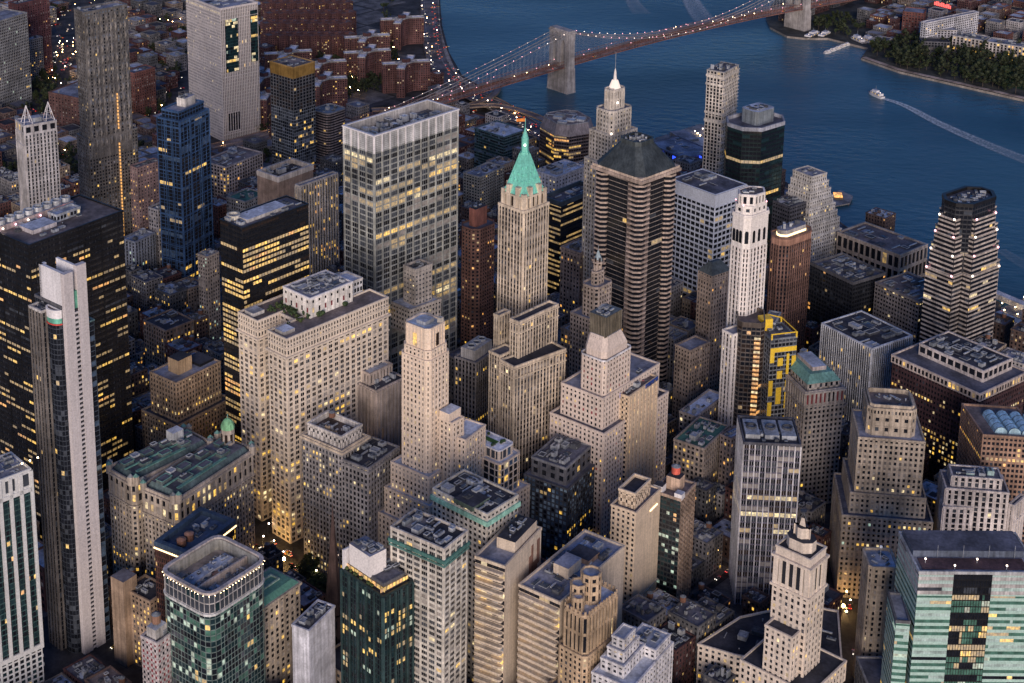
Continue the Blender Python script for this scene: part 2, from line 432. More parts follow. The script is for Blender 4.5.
        for i, (p, n, w_, h, k, vis) in enumerate(s.wins):
            if i in pick:
                o = bpy.data.objects.new('window', PANE[k]); COL.objects.link(o); o.parent = s.o
                o.location = (p[0]-ox, p[1]-oy, p[2]-oz); o.rotation_euler = (0, 0, atan2(n[0], -n[1])); o.scale = (w_, 1, h)
            else:
                tx, ty = -n[1]*w_/2, n[0]*w_/2; z0, z1 = p[2]-h/2, p[2]+h/2
                mb.quad((p[0]-tx, p[1]-ty, z0), (p[0]+tx, p[1]+ty, z0), (p[0]+tx, p[1]+ty, z1), (p[0]-tx, p[1]-ty, z1), G[k])
        mb.build('windows', s.o, kind='stuff')
PATCH = [ROOF((.06, .06, .075)), ROOF((.34, .36, .43)), ROOF((.22, .20, .20)), ROOF((.50, .54, .62))]
UNIT1 = W((.34, .36, .40), .6); UNIT2 = W((.20, .22, .25), .7); UNIT3 = W((.48, .50, .53), .45, .3); UNIT4 = W((.08, .085, .10), .8)
WOOD = W((.20, .10, .07)); COPPER = W((.15, .31, .28), .75, 0, .3, .3); BLACK = W((.02, .02, .024), .4, .2)
def ST(wall, fh=3.8, bw=3.0, pw=.45, sh=.4, pd=.35, sd=.3, mix=None, lit=None, lp=.06, lf=.08, **k):
    d = dict(wall=wall, fh=fh, bw=bw, pw=pw, sh=sh, pd=pd, sd=sd, mix=mix or {'gd': 7, 'gm': 3, 'bl': .8, 'bd': 1.5}, lit=lit or {'lw': 3, 'lb': 2, 'ld': 3}, lp=lp, lf=lf)
    d.update(k); return d
def var(st, **k): d = dict(st); d.update(k); return d
# ---------------------------------------------------------------- palette
LIME = W((.60, .50, .39)); CREAM = W((.58, .53, .46)); WARM = W((.56, .47, .40)); TAN = W((.42, .32, .22)); GREYST = W((.24, .23, .24))
BRICK = W((.20, .085, .065)); DKBRICK = W((.13, .055, .05)); BROWN = W((.24, .14, .10)); PALE = W((.62, .61, .62)); CONC = W((.42, .40, .39))
GREY = W((.24, .24, .26)); DARK = W((.035, .037, .045), .5); WHITE = W((.74, .72, .74), .7, 0, .1, .12); BUFF = W((.50, .37, .25)); STEEL = W((.43, .44, .42), .45, .35)
DKGREY = W((.11, .11, .125)); PINKISH = W((.50, .41, .39)); TEALM = W((.12, .20, .21), .5); NAVY = W((.03, .05, .085), .5)
R1 = ROOF((.12, .12, .15)); R2 = ROOF((.26, .27, .33)); R3 = ROOF((.46, .49, .57)); R4 = ROOF((.05, .05, .062)); R5 = ROOF((.18, .15, .15)); RG = ROOF((.07, .17, .14))
LAMPC = LIT('lamp_glow', (1.0, .72, .36), 22, smp='AUTO', vary=False)
LAMPP = LIT('lamp_glow_pink', (1.0, .42, .50), 5, smp='NONE', vary=False)
LAMPW = LIT('lamp_glow_white', (1.0, .80, .66), 6, smp='NONE', vary=False)
FLOOD = LIT('floodlit_strip', (1.0, .70, .34), 3.0, smp='AUTO', vary=False)

def quick(name, label, L, F, R, h, st, rm, pm=None, n=6, ph=1.3, tanks=0, zb=GZ, group=None, cap=100, cor=None, big=1.0, depth=None, cat='building'):
    poly = rect(L, F, R, h) if depth is None else (rectFR(F, R, h, depth) if L is None else rectLF(L, F, h, depth))
    b = Bld(name, label, poly, group, cap=cap, cat=cat); b.tier(poly, zb, h, st)
    b.roof(poly, h, rm, pm or st['wall'], ph)
    if cor: b.belt(poly, h-cor, .9, .8, pm or st['wall'])
    if n: b.clutter(poly, h, n, tanks=tanks, big=big)
    return b, poly

# ================= water, land, roads
def structure(mb, name, kind='structure'): return mb.build(name, None, (0, 0, 0), kind=kind)
m, n, bs = newmat('river_water'); bs.inputs['Base Color'].default_value = (.010, .050, .095, 1); bs.inputs['Roughness'].default_value = .22; bs.inputs['IOR'].default_value = 1.33
tc = n.nodes.new('ShaderNodeTexCoord'); mp = n.nodes.new('ShaderNodeMapping'); mp.inputs['Rotation'].default_value = (0, 0, .6); mp.inputs['Scale'].default_value = (1, .5, 1); n.links.new(tc.outputs['Object'], mp.inputs[0])
f1 = noise(n, mp.outputs[0], .10, 8); f2 = noise(n, mp.outputs[0], .004, 3)
bp = n.nodes.new('ShaderNodeBump'); bp.inputs['Strength'].default_value = .7; bp.inputs['Distance'].default_value = 2.6; n.links.new(f1, bp.inputs['Height']); n.links.new(bp.outputs[0], bs.inputs['Normal'])
n.links.new(ramp(n, f2, .4, .6, .20, .40), bs.inputs['Roughness']); WATER = m
f3 = noise(n, mp.outputs[0], .0022, 5); mxw = n.nodes.new('ShaderNodeMix'); mxw.data_type = 'RGBA'; n.links.new(ramp(n, f3, .35, .65, 0, 1), mxw.inputs[0]); mxw.inputs[6].default_value = (.018, .076, .125, 1); mxw.inputs[7].default_value = (.050, .140, .200, 1); n.links.new(mxw.outputs[2], bs.inputs['Base Color'])
mb = MB(); mb.face([(-9000, -9000, 0), (12000, -9000, 0), (12000, 12000, 0), (-9000, 12000, 0)], WATER); structure(mb, 'water')
SHORE = [P(x, y, 3) for x, y in ((447, -60), (441, -20), (440, 0), (442, 25), (449, 52), (462, 75), (487, 90), (515, 108), (545, 128), (600, 150), (655, 150), (705, 138), (745, 160), (790, 184), (838, 232), (905, 262), (1000, 302), (1014, 345), (1024, 352))]
d0 = unit(sub(SHORE[0], SHORE[1])); SHORE = [add(SHORE[0], (.55, .84), 3000)]+SHORE+[add(SHORE[-1], (-.45, -.9), 1500)]
LAND = SHORE+[(-9000, SHORE[-1][1]-600), (-9000, SHORE[0][1]+200)]
ar_ = sum(LAND[i-1][0]*LAND[i][1]-LAND[i][0]*LAND[i-1][1] for i in range(len(LAND)))
if ar_ < 0: LAND = LAND[::-1]
ASPH = ROOF((.055, .052, .055)); PAVE = ROOF((.15, .14, .14)); QUAY = W((.20, .18, .17))
mb = MB(); mb.prism(LAND, -4, 3.0, QUAY, top=ASPH); structure(mb, 'ground')
BK = [P(x, y, 3) for x, y in ((800, -30), (772, 4), (766, 18), (770, 27), (787, 36), (806, 38), (828, 38), (848, 43), (868, 48), (861, 58), (900, 71.5), (944, 81.5), (988, 91.5), (1030, 101))]
BK = [add(BK[0], (3000, 2500))]+BK+[add(BK[-1], (-60, -1400))]
BKL = BK+[(12000, BK[-1][1]), (12000, BK[0][1])]
ar_ = sum(BKL[i-1][0]*BKL[i][1]-BKL[i][0]*BKL[i-1][1] for i in range(len(BKL)))
if ar_ < 0: BKL = BKL[::-1]
mb = MB(); mb.prism(BKL, -4, 3.0, W((.30, .26, .23)), top=ROOF((.06, .06, .055))); structure(mb, 'far_bank')

def ribbon(mb, pts, w_, th, mat, rail=None):
    """a road deck along 3-D points"""
    n = len(pts); Lf, Rt = [], []
    for i in range(n):
        a, c = pts[max(0, i-1)], pts[min(n-1, i+1)]; d = unit((c[0]-a[0], c[1]-a[1])); nr = (-d[1], d[0])
        Lf.append((pts[i][0]+nr[0]*w_/2, pts[i][1]+nr[1]*w_/2, pts[i][2])); Rt.append((pts[i][0]-nr[0]*w_/2, pts[i][1]-nr[1]*w_/2, pts[i][2]))
    for i in range(n-1):
        a, b_, c, e = Lf[i], Rt[i], Rt[i+1], Lf[i+1]; mb.quad(a, b_, c, e, mat)
        dn = lambda p: (p[0], p[1], p[2]-th)
        mb.quad(b_, dn(b_), dn(c), c, rail or mat); mb.quad(dn(a), a, e, dn(e), rail or mat); mb.quad(dn(b_), dn(a), dn(e), dn(c), rail or mat)
        if rail:
            for (p, q) in ((a, e), (b_, c)):
                mb.quad(p, q, (q[0], q[1], q[2]+1.1), (p[0], p[1], p[2]+1.1), rail)
def smooth(pts, k=6):
    out = []; n = len(pts)
    for i in range(n-1):
        p0, p1, p2, p3 = pts[max(0, i-1)], pts[i], pts[i+1], pts[min(n-1, i+2)]
        for j in range(k):
            t = j/k; out.append(tuple(.5*((2*b)+(-a+c)*t+(2*a-5*b+4*c-e)*t*t+(-a+3*b-3*c+e)*t**3) for a, b, c, e in zip(p0, p1, p2, p3)))
    return out+[pts[-1]]
def px3(l): return [(*P(x, y, z), z) for x, y, z in l]
ROADM = ROOF((.13, .12, .13)); ROADW = ROOF((.24, .19, .18)); PARK = W((.34, .30, .28)); MARK = W((.60, .58, .52), .7, 0, .1, .1)
fdr = smooth(px3([(430, -40, 4), (429, 0, 4), (431, 30, 4), (436, 58, 4), (450, 80, 5), (474, 96, 7), (500, 108, 9), (530, 126, 9), (560, 145, 9), (600, 158, 9), (660, 168, 9), (720, 178, 9), (790, 200, 9), (850, 240, 9)]))
mb = MB(); ribbon(mb, fdr, 27, .8, ROADM, PARK); structure(mb, 'riverside_road')
mb = MB()
for off in (-7.5, 7.5):
    for i in range(0, len(fdr)-1):
        a, c = fdr[i], fdr[i+1]; d = unit(sub(c, a)); nr = (-d[1], d[0])
        for j in range(3):
            q = add(add(a[:2], sub(c[:2], a[:2]), j/3), nr, off); z = a[2]+.05+(c[2]-a[2])*j/3; e = add(q, d, 5)
            mb.quad((*add(q, nr, -.2), z), (*add(q, nr, .2), z), (*add(e, nr, .2), z), (*add(e, nr, -.2), z), MARK)
structure(mb, 'lane_markings')
walk = smooth(px3([(436, -40, 3.1), (436, 0, 3.1), (438, 28, 3.1), (445, 53, 3.1), (458, 77, 3.1), (483, 91, 3.1), (510, 109, 3.1)])); mb = MB(); ribbon(mb, walk, 9, .3, ROOF((.30, .26, .24))); structure(mb, 'riverside_path')
for nm, pts, w_ in (('ramp_road', [(372, 110, 14), (420, 108, 14), (460, 107, 13), (500, 106, 12), (540, 118, 11), (575, 138, 10)], 11), ('ramp_road', [(500, 84, 5), (492, 96, 8), (470, 105, 11), (440, 112, 12), (400, 120, 12)], 9), ('ramp_road', [(470, 92, 5), (500, 104, 5), (540, 135, 4), (552, 160, 4)], 20), ('ramp_road', [(330, 128, 6), (300, 134, 5), (250, 146, 4.5), (210, 158, 4)], 16)):
    mb = MB(); ribbon(mb, smooth(px3(pts)), w_, .9, ROADW, W((.34, .25, .18))); structure(mb, nm)
# slip along the left: plaza roads
BWAY = [(256, 560, 3.15), (275, 545, 3.15), (330, 590, 3.15)]

# ================= the suspension bridge
MT = P(561, 90, 0); BT = P(797, 30, 0); ax = unit(sub(BT, MT)); nr = (-ax[1], ax[0])
b = Bld('suspension_bridge', 'old stone-towered suspension bridge strung with pink-white lights across the river', [add(MT, nr, 14), add(MT, nr, -14), add(BT, nr, -14), add(BT, nr, 14)], cat='bridge', foot=False, gz=0)
br = b.o; STN = W((.38, .35, .34)); DK = W((.30, .15, .125)); SPAN = ln(sub(BT, MT))
def zdeck(s): return 36+5*(1-((s-SPAN/2)/(SPAN/2))**2) if 0 <= s <= SPAN else 36-(-s if s < 0 else s-SPAN)*.042
for T in (MT, BT):
    mb = MB(); mb.prism(boxc(T, ax, 17, 40), -6, 3, STN, p1=boxc(T, ax, 15, 38)); mb.prism(boxc(T, ax, 15, 38), 3, 33, STN, p1=boxc(T, ax, 13.5, 36.5))
    for o_ in (-14.6, 0, 14.6): mb.prism(boxc(add(T, nr, o_), ax, 12, 6.6), 33, 71, STN, p1=boxc(add(T, nr, o_), ax, 11, 6.4))
    for o_ in (-7.3, 7.3):      # pointed arch heads
        for k in range(6):
            h0 = 61+k*1.7; wd = 3.9*(1-(k/6)**1.8)
            for sg in (-1, 1):
                q = add(T, nr, o_+sg*(wd/2+4.1)/1.0 if False else o_+sg*(4.1-(4.1-wd)/2)); mb.prism(boxc(q, ax, 10.4, max(.2, 4.1-wd)), h0, h0+1.72, STN, bottom=True)
    mb.prism(boxc(T, ax, 11.6, 36.5), 71, 80, STN, bottom=True); mb.prism(boxc(T, ax, 13.5, 38.5), 80, 82, STN, bottom=True); mb.prism(boxc(T, ax, 11, 36), 82, 84, STN)
    mb.build('stone_tower', br)
def bp_(s, o_, z): return (*add(add(MT, ax, s), nr, o_), z)
ss = [-330+i*15 for i in range(int((330+SPAN+400)/15))]
mb = MB()
for i in range(len(ss)-1):
    for o_, w_ in ((-8.3, 8.4), (8.3, 8.4)):
        a, c = ss[i], ss[i+1]; z0, z1 = zdeck(a), zdeck(c)
        mb.quad(bp_(a, o_+w_/2, z0), bp_(a, o_-w_/2, z0), bp_(c, o_-w_/2, z1), bp_(c, o_+w_/2, z1), ROADW)
    for o_ in (-13.1, 13.1, -3.6, 3.6):
        mb.quad(bp_(a, o_, z0-1.5), bp_(c, o_, z1-1.5), bp_(c, o_, z1-.7), bp_(a, o_, z0-.7), DK); mb.tube(bp_(a, o_, z0+3.6), bp_(c, o_, z1+3.6), .28, DK, 4)
        for k in range(3):
            t, t2 = a+5*k, a+5*k+5; za = zdeck(t); mb.tube(bp_(t, o_, za-.7), bp_(t, o_, za+3.6), .16, DK, 3); mb.tube(bp_(t, o_, za-.7), bp_(t2, o_, za+3.6), .12, DK, 3)
    mb.quad(bp_(a, 13.2, z0-1.5), bp_(a, -13.2, z0-1.5), bp_(c, -13.2, z1-1.5), bp_(c, 13.2, z1-1.5), DK)
    mb.quad(bp_(a, 2.6, z0+3.7), bp_(a, -2.6, z0+3.7), bp_(c, -2.6, z1+3.7), bp_(c, 2.6, z1+3.7), W((.34, .25, .20)))
mb.build('deck', br)
def zcab(s):
    if 0 <= s <= SPAN: return 42+39*((s-SPAN/2)/(SPAN/2))**2
    t = (-s if s < 0 else s-SPAN)/290; return 81*(1-t)+zdeck(s)*t-6*t*(1-t)*4
lt = []
for o_ in (-13, -3.4, 3.4, 13):
    mb = MB(); s = -290
    while s < SPAN+290:
        mb.tube(bp_(s, o_, zcab(s)), bp_(s+10, o_, zcab(s+10)), .45, W((.38, .34, .33)), 5); s += 10
    mb.build('main_cable', br)
mb = MB()
for o_ in (-13, 13, -3.4, 3.4):
    for T0 in (0, SPAN):
        for k in range(-14, 15):
            if k: mb.tube(bp_(T0, o_, 80), bp_(T0+k*9, o_, zdeck(T0+k*9)+3), .07, UNIT1, 3)
    s = -280
    while s < SPAN+280:
        mb.tube(bp_(s, o_, zcab(s)), bp_(s, o_, zdeck(s)), .06, UNIT1, 3); s += 7
mb.build('stay_cables', br, kind='stuff')
k = 0; s = -285; lamps = []
while s < SPAN+285:
    for o_ in (-13, 13): lamps.append(bp_(s+(4 if o_ > 0 else 0), o_, zcab(s)+1.0))
    s += 14.5
mbs = {}
lmesh = {}
for key, mt in (('p', LAMPP), ('w', LAMPW)):
    q = MB(); q.ball((0, 0, 0), .42, mt, 6, 4); lmesh[key] = q.mesh('cable_lamp')
rn = random.Random(2)
for i, p in enumerate(lamps[:100]):
    o = bpy.data.objects.new('cable_lamp', lmesh['p' if rn.random() < .6 else 'w']); COL.objects.link(o); o.parent = br; o0 = br['_o']; o.location = (p[0]-o0[0], p[1]-o0[1], p[2]-o0[2])
mb = MB()
for p in lamps[100:]: mb.ball(p, .62, LAMPP, 6, 4)
mb.build('cable_lamps', br, kind='stuff')
s = -300
while s < SPAN+300:
    mb = MB(); mb.ball(bp_(s, rn.choice((-8, 8, -4)), zdeck(s)+5.5), .42, LAMPC if rn.random() < .2 else LAMPP, 6, 4); mb.build('deck_lamp', br); s += 21
# masonry approach running down into town
ap = px3([(470, 89, 25), (430, 97, 21), (388, 105, 18), (341, 116.5, 14), (290, 130, 10), (240, 142, 7), (190, 154, 5)])
a0 = add(MT, ax, -330); ap = [(*a0, zdeck(-330))]+[p for p in ap if ln(sub(p, MT)) > 345]
apx = smooth(ap); mb = MB(); ribbon(mb, apx, 27, 1.2, ROADW, W((.32, .22, .17)))
for i in range(0, len(apx)-1):
    z = apx[i][2]
    if z > 6: mb.prism(boxc(apx[i], unit(sub(apx[i+1], apx[i])), 6, 24), 3, z-1.2, W((.34, .26, .22)))
mb.build('approach_viaduct', br)
mb = MB(); ribbon(mb, [(x, y, z+.9) for x, y, z in apx], 3, .5, W((.36, .27, .22))); mb.build('footpath', br)

# ================= trees
LEAF = [W(c, .9, 0, .45, .0) for c in ((.040, .062, .024), (.075, .105, .036), (.045, .055, .028))]
def crown(seed, r, h):
    rn = random.Random(seed); mb = MB(); n = 230
    cl = [(rn.gauss(0, r*.42), rn.gauss(0, r*.42), h*.62+rn.gauss(0, h*.17), rn.uniform(.25, .5)*r) for _ in range(11)]
    for k in range(n):
        c = rn.choice(cl); a, e = rn.uniform(0, 2*pi), rn.uniform(-1.2, 1.5); R_ = c[3]*rn.uniform(.6, 1.15)
        p = (c[0]+R_*cos(a)*cos(e), c[1]+R_*sin(a)*cos(e), c[2]+R_*sin(e)*.8); s_ = rn.uniform(.35, .8)
        t = rn.uniform(0, 2*pi); u = (cos(t)*s_, sin(t)*s_, rn.uniform(-.4, .4)*s_); v = (-sin(t)*s_, cos(t)*s_, rn.uniform(-.5, .5)*s_)
        f = lambda i, j: (p[0]+u[0]*i+v[0]*j, p[1]+u[1]*i+v[1]*j, p[2]+u[2]*i+v[2]*j)
        mb.quad(f(-1, -1), f(1, -.8), f(1, 1), f(-.7, 1), LEAF[seed % 3] if rn.random() < .7 else LEAF[(seed+1) % 3])
    for c in cl: mb.ball(c[:3], c[3]*.62, LEAF[2], 6, 4)
    return mb.mesh('crown')
def trunk(seed, h):
    rn = random.Random(seed); mb = MB(); TB_ = W((.09, .07, .055)); mb.tube((0, 0, 0), (0, 0, h*.45), .32, TB_, 6, .2)
    for k in range(4): a = k*1.6+rn.random(); mb.tube((0, 0, h*.35), (cos(a)*h*.2, sin(a)*h*.2, h*.65), .16, TB_, 4, .06)
    return mb.mesh('trunk')
CR_ = [(crown(s, r, h), trunk(s, h)) for s, r, h in ((1, 4.2, 11), (2, 5, 13), (3, 3.6, 9.5), (4, 4.6, 12), (5, 5.4, 12.5))]
TREES = []
def tree(x, y, lbl, grp, rn, z=GZ, sc=1.0):
    s_ = rn.uniform(.75, 1.25)*sc; TREES.append((proj(x, y, z)[2]/s_, rn.randrange(len(CR_)), (x, y, z), s_, s_*rn.uniform(.9, 1.15), rn.uniform(0, 6.28), lbl, grp))
def plant_trees():
    TREES.sort(key=lambda t: t[0]); st = MB()
    for k, (_, i, p, s_, sz, a, lbl, grp) in enumerate(TREES):
        if k < 295:
            o = bpy.data.objects.new('tree', None); COL.objects.link(o); o.location = p; o['label'] = lbl; o['category'] = 'tree'; o['group'] = grp; o.scale = (s_, s_, sz); o.rotation_euler = (0, 0, a)
            for nm, me in zip(('crown', 'trunk'), CR_[i]): q = bpy.data.objects.new(nm, me); COL.objects.link(q); q.parent = o
        else:
            ca, sa = cos(a), sin(a)
            for me in CR_[i]:
                k0 = len(st.v); st.v += [(p[0]+s_*(v.co.x*ca-v.co.y*sa), p[1]+s_*(v.co.x*sa+v.co.y*ca), p[2]+sz*v.co.z) for v in me.vertices]
                im = [st.mi(m) for m in me.materials]
                for f in me.polygons: st.f.append(tuple(v+k0 for v in f.vertices)); st.m.append(im[f.material_index])
    if st.f: st.build('distant_trees', None, (0, 0, 0), kind='stuff', label='dark mass of distant trees in the waterside park')
def grove(pxpoly, n, lbl, grp, seed, sc=1.0, mind=6.0, z=GZ):
    rn = random.Random(seed); poly = [P(x, y, z) for x, y in pxpoly]; xs = [p[0] for p in poly]; ys = [p[1] for p in poly]; got = []
    for _ in range(n*30):
        q = (rn.uniform(min(xs), max(xs)), rn.uniform(min(ys), max(ys)))
        if inside(q, poly) and all(hypot(q[0]-a, q[1]-b_) > mind for a, b_ in got):
            got.append(q); tree(*q, lbl, grp, rn, z, sc)
            if len(got) >= n: break
    FOOT.append(poly)
grove(((868, 52), (905, 42), (1030, 58), (1030, 96), (985, 88), (940, 77), (895, 66)), 150, 'dark leafy tree in the waterside park across the river', 'trees of the waterside park across the river', 1, 1.35, 9)
grove(((815, 20), (845, 18), (868, 30), (850, 38), (820, 34)), 22, 'dark tree behind the white boathouse across the river, right of the far bridge tower', 'trees behind the boathouse', 2, 1.2, 9)
grove(((330, 80), (400, 72), (402, 90), (340, 100)), 34, 'dark tree between the bridge approach and the red brick cross-roofed blocks', 'trees by the bridge approach', 3, 1.1)
grove(((382, 5), (398, 0), (398, 42), (384, 45)), 12, 'dark tree between the red brick cross-roofed blocks', 'trees between the brick blocks', 4)
grove(((36, 72), (54, 62), (58, 84), (50, 116), (34, 110)), 30, 'black-green tree in the small park behind the twin wire pyramids', 'trees of the small park, upper left', 5, 1.1)
grove(((60, 160), (86, 152), (90, 180), (66, 186)), 16, 'dark green tree behind the tower with twin wire pyramids', 'trees behind the wire-pyramid tower', 6)
grove(((302, 560), (318, 572), (332, 592), (322, 606), (300, 585)), 14, 'dark tree in the churchyard beside the green copper roof', 'churchyard trees', 7, .95, 5)
grove(((838, 600), (862, 605), (866, 640), (842, 640)), 0, '', '', 8)
grove(((318, 60), (352, 40), (352, 95), (320, 100)), 40, 'dark tree left of the middle cross-roofed brick blocks', 'trees left of the middle cross-roofed blocks', 9, 1.1)
grove(((384, 46), (398, 44), (398, 84), (384, 86)), 16, 'dark tree on the avenue between the cross-roofed brick blocks', 'avenue trees among the cross-roofed blocks', 10, 1.0)
FOOT.append([P(x, y, 3) for x, y in ((345, -10), (425, -10), (425, 112), (345, 118))])
# lawn of the far park
mb = MB(); mb.face([(*P(x, y, 3.05), 3.05) for x, y in ((976, 62), (1030, 66), (1030, 92), (985, 80))][::-1] if False else [(*P(x, y, 3.05), 3.05) for x, y in ((985, 80), (1030, 92), (1030, 66), (976, 62))], W((.04, .085, .03))); mb.build('lawn', None, (0, 0, 0), kind='structure')
mb = MB(); ribbon(mb, [(*P(x, y, 3.4), 3.4) for x, y in ((864, 57), (900, 69.5), (944, 79.5), (988, 89.5), (1030, 99))], 7, .3, ROOF((.36, .28, .24))); structure(mb, 'far_promenade')
# ================= 28-storey-grid steel slab with the white crown
poly = rect((344, 128), (374, 138.5), (457.5, 111.5), 248)
b = Bld('office_tower', 'huge pale steel and glass slab with a tall white louvred crown and sunken roof', poly)
st = ST(STEEL, 4.3, 8.4, .13, .24, .9, .25, mix={'gm': 8, 'gd': 3, 'bl': 1.5}, lit={'lb': 2, 'lw': 2, 'ld': 7}, lp=.10, lf=.1, run=3, lk=3, split=3, end=1.6,
        zones=[(.60, .64, .02), (.80, .84, .8), (.86, .90, .5), (.92, .97, .3), (.70, .73, .75), (.50, .52, .8), (.43, .455, .98), (.98, 1, 0)])
b.tier(poly, GZ, 236, st)
st2 = ST(STEEL, 12, 8.4, .13, 0, .8, 0, mix={'gm': 1}, lit={'ld': 1}, lp=0, end=1.6)
mb = MB()
for i in range(4):
    a, c = poly[i], poly[(i+1) % 4]; L_ = ln(sub(c, a)); d = unit(sub(c, a)); n_ = (d[1], -d[0]); k = round(L_/8.4)
    mb.quad((*a, 236), (*c, 236), (*c, 249.5), (*a, 249.5), STEEL)
    for j in range(k+1):
        t = j*L_/k; q0, q1 = max(0, t-.5), min(L_, t+.5)
        mb.quad((*add(add(a, d, q0), n_, .8), 236), (*add(add(a, d, q1), n_, .8), 236), (*add(add(a, d, q1), n_, .8), 249.5), (*add(add(a, d, q0), n_, .8), 249.5), WHITE)
        mb.quad((*add(a, d, q0), 236), (*add(add(a, d, q0), n_, .8), 236), (*add(add(a, d, q0), n_, .8), 249.5), (*add(a, d, q0), 249.5), WHITE)
        mb.quad((*add(add(a, d, q1), n_, .8), 236), (*add(a, d, q1), 236), (*add(a, d, q1), 249.5), (*add(add(a, d, q1), n_, .8), 249.5), WHITE)
        if j < k:
            for z_ in range(8):
                p0, p1 = add(add(a, d, t+.7), n_, .2), add(add(a, d, t+L_/k-.7), n_, .2)
                mb.quad((*p0, 237+z_*1.5), (*p1, 237+z_*1.5), (*p1, 238+z_*1.5), (*p0, 238+z_*1.5), W((.55, .55, .56), .5))
mb.ring(inset(poly, -.9), inset(poly, 1.2), 249.2, 250.4, WHITE); mb.build('crown', b.o)
mb = MB(); ip = inset(poly, 1.3); mb.face([(*p, 243) for p in ip], R1)
for k in range(4): a, c = ip[(k+1) % 4], ip[k]; mb.quad((*a, 243), (*c, 243), (*c, 250), (*a, 250), CONC)
mb.build('roof', b.o)
b.clutter(poly, 243, 26, 3, big=1.7, hmax=6, inner=4)
b.done()

# ================= green copper spire tower
pT = rect((498.3, 204.5), (524, 213.5), (549.3, 204), 224)
C40 = cen(pT)
b = Bld('art_deco_skyscraper', 'tall limestone skyscraper with a steep green copper pyramid roof and needle spire', pT)
st = ST(LIME, 3.7, 2.9, .38, .36, .3, .1, span=W((.22, .185, .165)), lit={'lw': 3, 'lb': 2, 'ld': 2}, lp=.04, lf=.06, end=2.0, split=1, zones=[(.33, .345, .5), (.10, .12, .6)])
b.tier(pT, GZ, 224, st)
b.roof(pT, 224, R1, LIME, 1.6)
p2 = inset(pT, 1.4); p2c = chamfer(p2, 2.5); b.tier(p2c, 224, 234, ST(LIME, 10, 5.0, .5, .2, .8, .5, mix={'bz': 1}, lp=.0)); b.belt(p2c, 233.2, 1.2, .7, LIME)
p3 = inset(pT, 2.2); mb = MB()
for q in p2:      # corner turrets
    mb.prism(boxc(add(q, sub(C40, q), .12), unit(sub(p3[1], p3[0])), 3.2, 3.2), 224, 236.5, LIME)
for i in range(4):  # gabled dormers rising into the copper
    m_ = ((p2[i][0]+p2[(i+1) % 4][0])/2, (p2[i][1]+p2[(i+1) % 4][1])/2)
    for t in (-.2, .2):
        q = add(m_, sub(p2[(i+1) % 4], p2[i]), t); q = add(q, unit(sub(C40, m_)), 1.2); mb.prism(boxc(q, unit(sub(p3[1], p3[0])), 3.2, 3.2), 224, 240.5, LIME)
mb.build('turret', b.o)
zt = zat(C40, 153)
mb = MB(); base = inset(p3, -.4); neck = boxc(C40, unit(sub(pT[1], pT[0])), 5.2, 5.2); CUG = W((.20, .62, .50), .7, 0, .15, .2)
e1 = inset(p3, 1.6); mb.prism(base, 234.5, 239, CUG, p1=e1)
mb.prism(e1, 239, zt, CUG, p1=neck)
for t_ in (.18, .38, .58):       # rows of small dormers
    zz = 239+(zt-239)*t_; pp = [(a[0]+(n_[0]-a[0])*t_, a[1]+(n_[1]-a[1])*t_) for a, n_ in zip(e1, neck)]
    for i in range(4):
        k = max(2, int(5*(1-t_)))
        for j in range(k):
            q = add(pp[i], sub(pp[(i+1) % 4], pp[i]), (j+.5)/k); mb.prism(boxc(q, unit(sub(pT[1], pT[0])), .9, .9), zz-.8, zz+1.3, CUG)
mb.build('copper_pyramid', b.o)
zl = zat(C40, 137.5); zs = zat(C40, 126.5)
mb = MB(); mb.prism(circ(C40, 3.3, 8), zt-.3, zt+1.2, CUG); mb.prism(circ(C40, 2.5, 8), zt+1.2, zl, CUG); mb.prism(circ(C40, 2.6, 8), zl, zl+.5, CUG, p1=circ(C40, 2.2, 8))
mb.cone(circ(C40, 2.2, 8), zl+.5, C40, zs, CUG); mb.tube((*C40, zs-3), (*C40, zs+6), .25, CUG, 5); mb.build('spire', b.o)
mb = MB(); mb.ball((*add(C40, unit(sub((CAM[0], CAM[1]), C40)), 2.6), (zt+zl)/2+1), .8, LAMPW); mb.build('lantern_lamp', b.o)
mb = MB(); q = add(C40, (0, .9)); mb.quad((C40[0], C40[1], zs+3.6), (C40[0]-2.2, C40[1]+6, zs+3.9), (C40[0]-2.2, C40[1]+6, zs+6), (C40[0], C40[1], zs+6), W((.75, .25, .05))); mb.build('flag', b.o)
# lower setback blocks on the right-hand face
for (F_, R_, z_, dp) in (((519, 323.5), (558, 305.5), 160, 8), ((514, 368.5), (565.5, 350), 134, 14)):
    q = rectFR(F_, R_, z_, dp); b.tier(q, GZ, z_, st); b.roof(q, z_, R4, LIME, 1.4); b.belt(q, z_-8, .9, .6, LIME); b.belt(q, z_-1.4, .8, .7, LIME)
q = rect((494, 315), (499, 317), (510, 312), 158); b.tier(q, GZ, 158, st); b.roof(q, 158, R1, LIME)
q = rect((489, 352), (500, 357), (516, 350), 136); b.tier(q, GZ, 136, st); b.roof(q, 136, R1, LIME)
b.done()

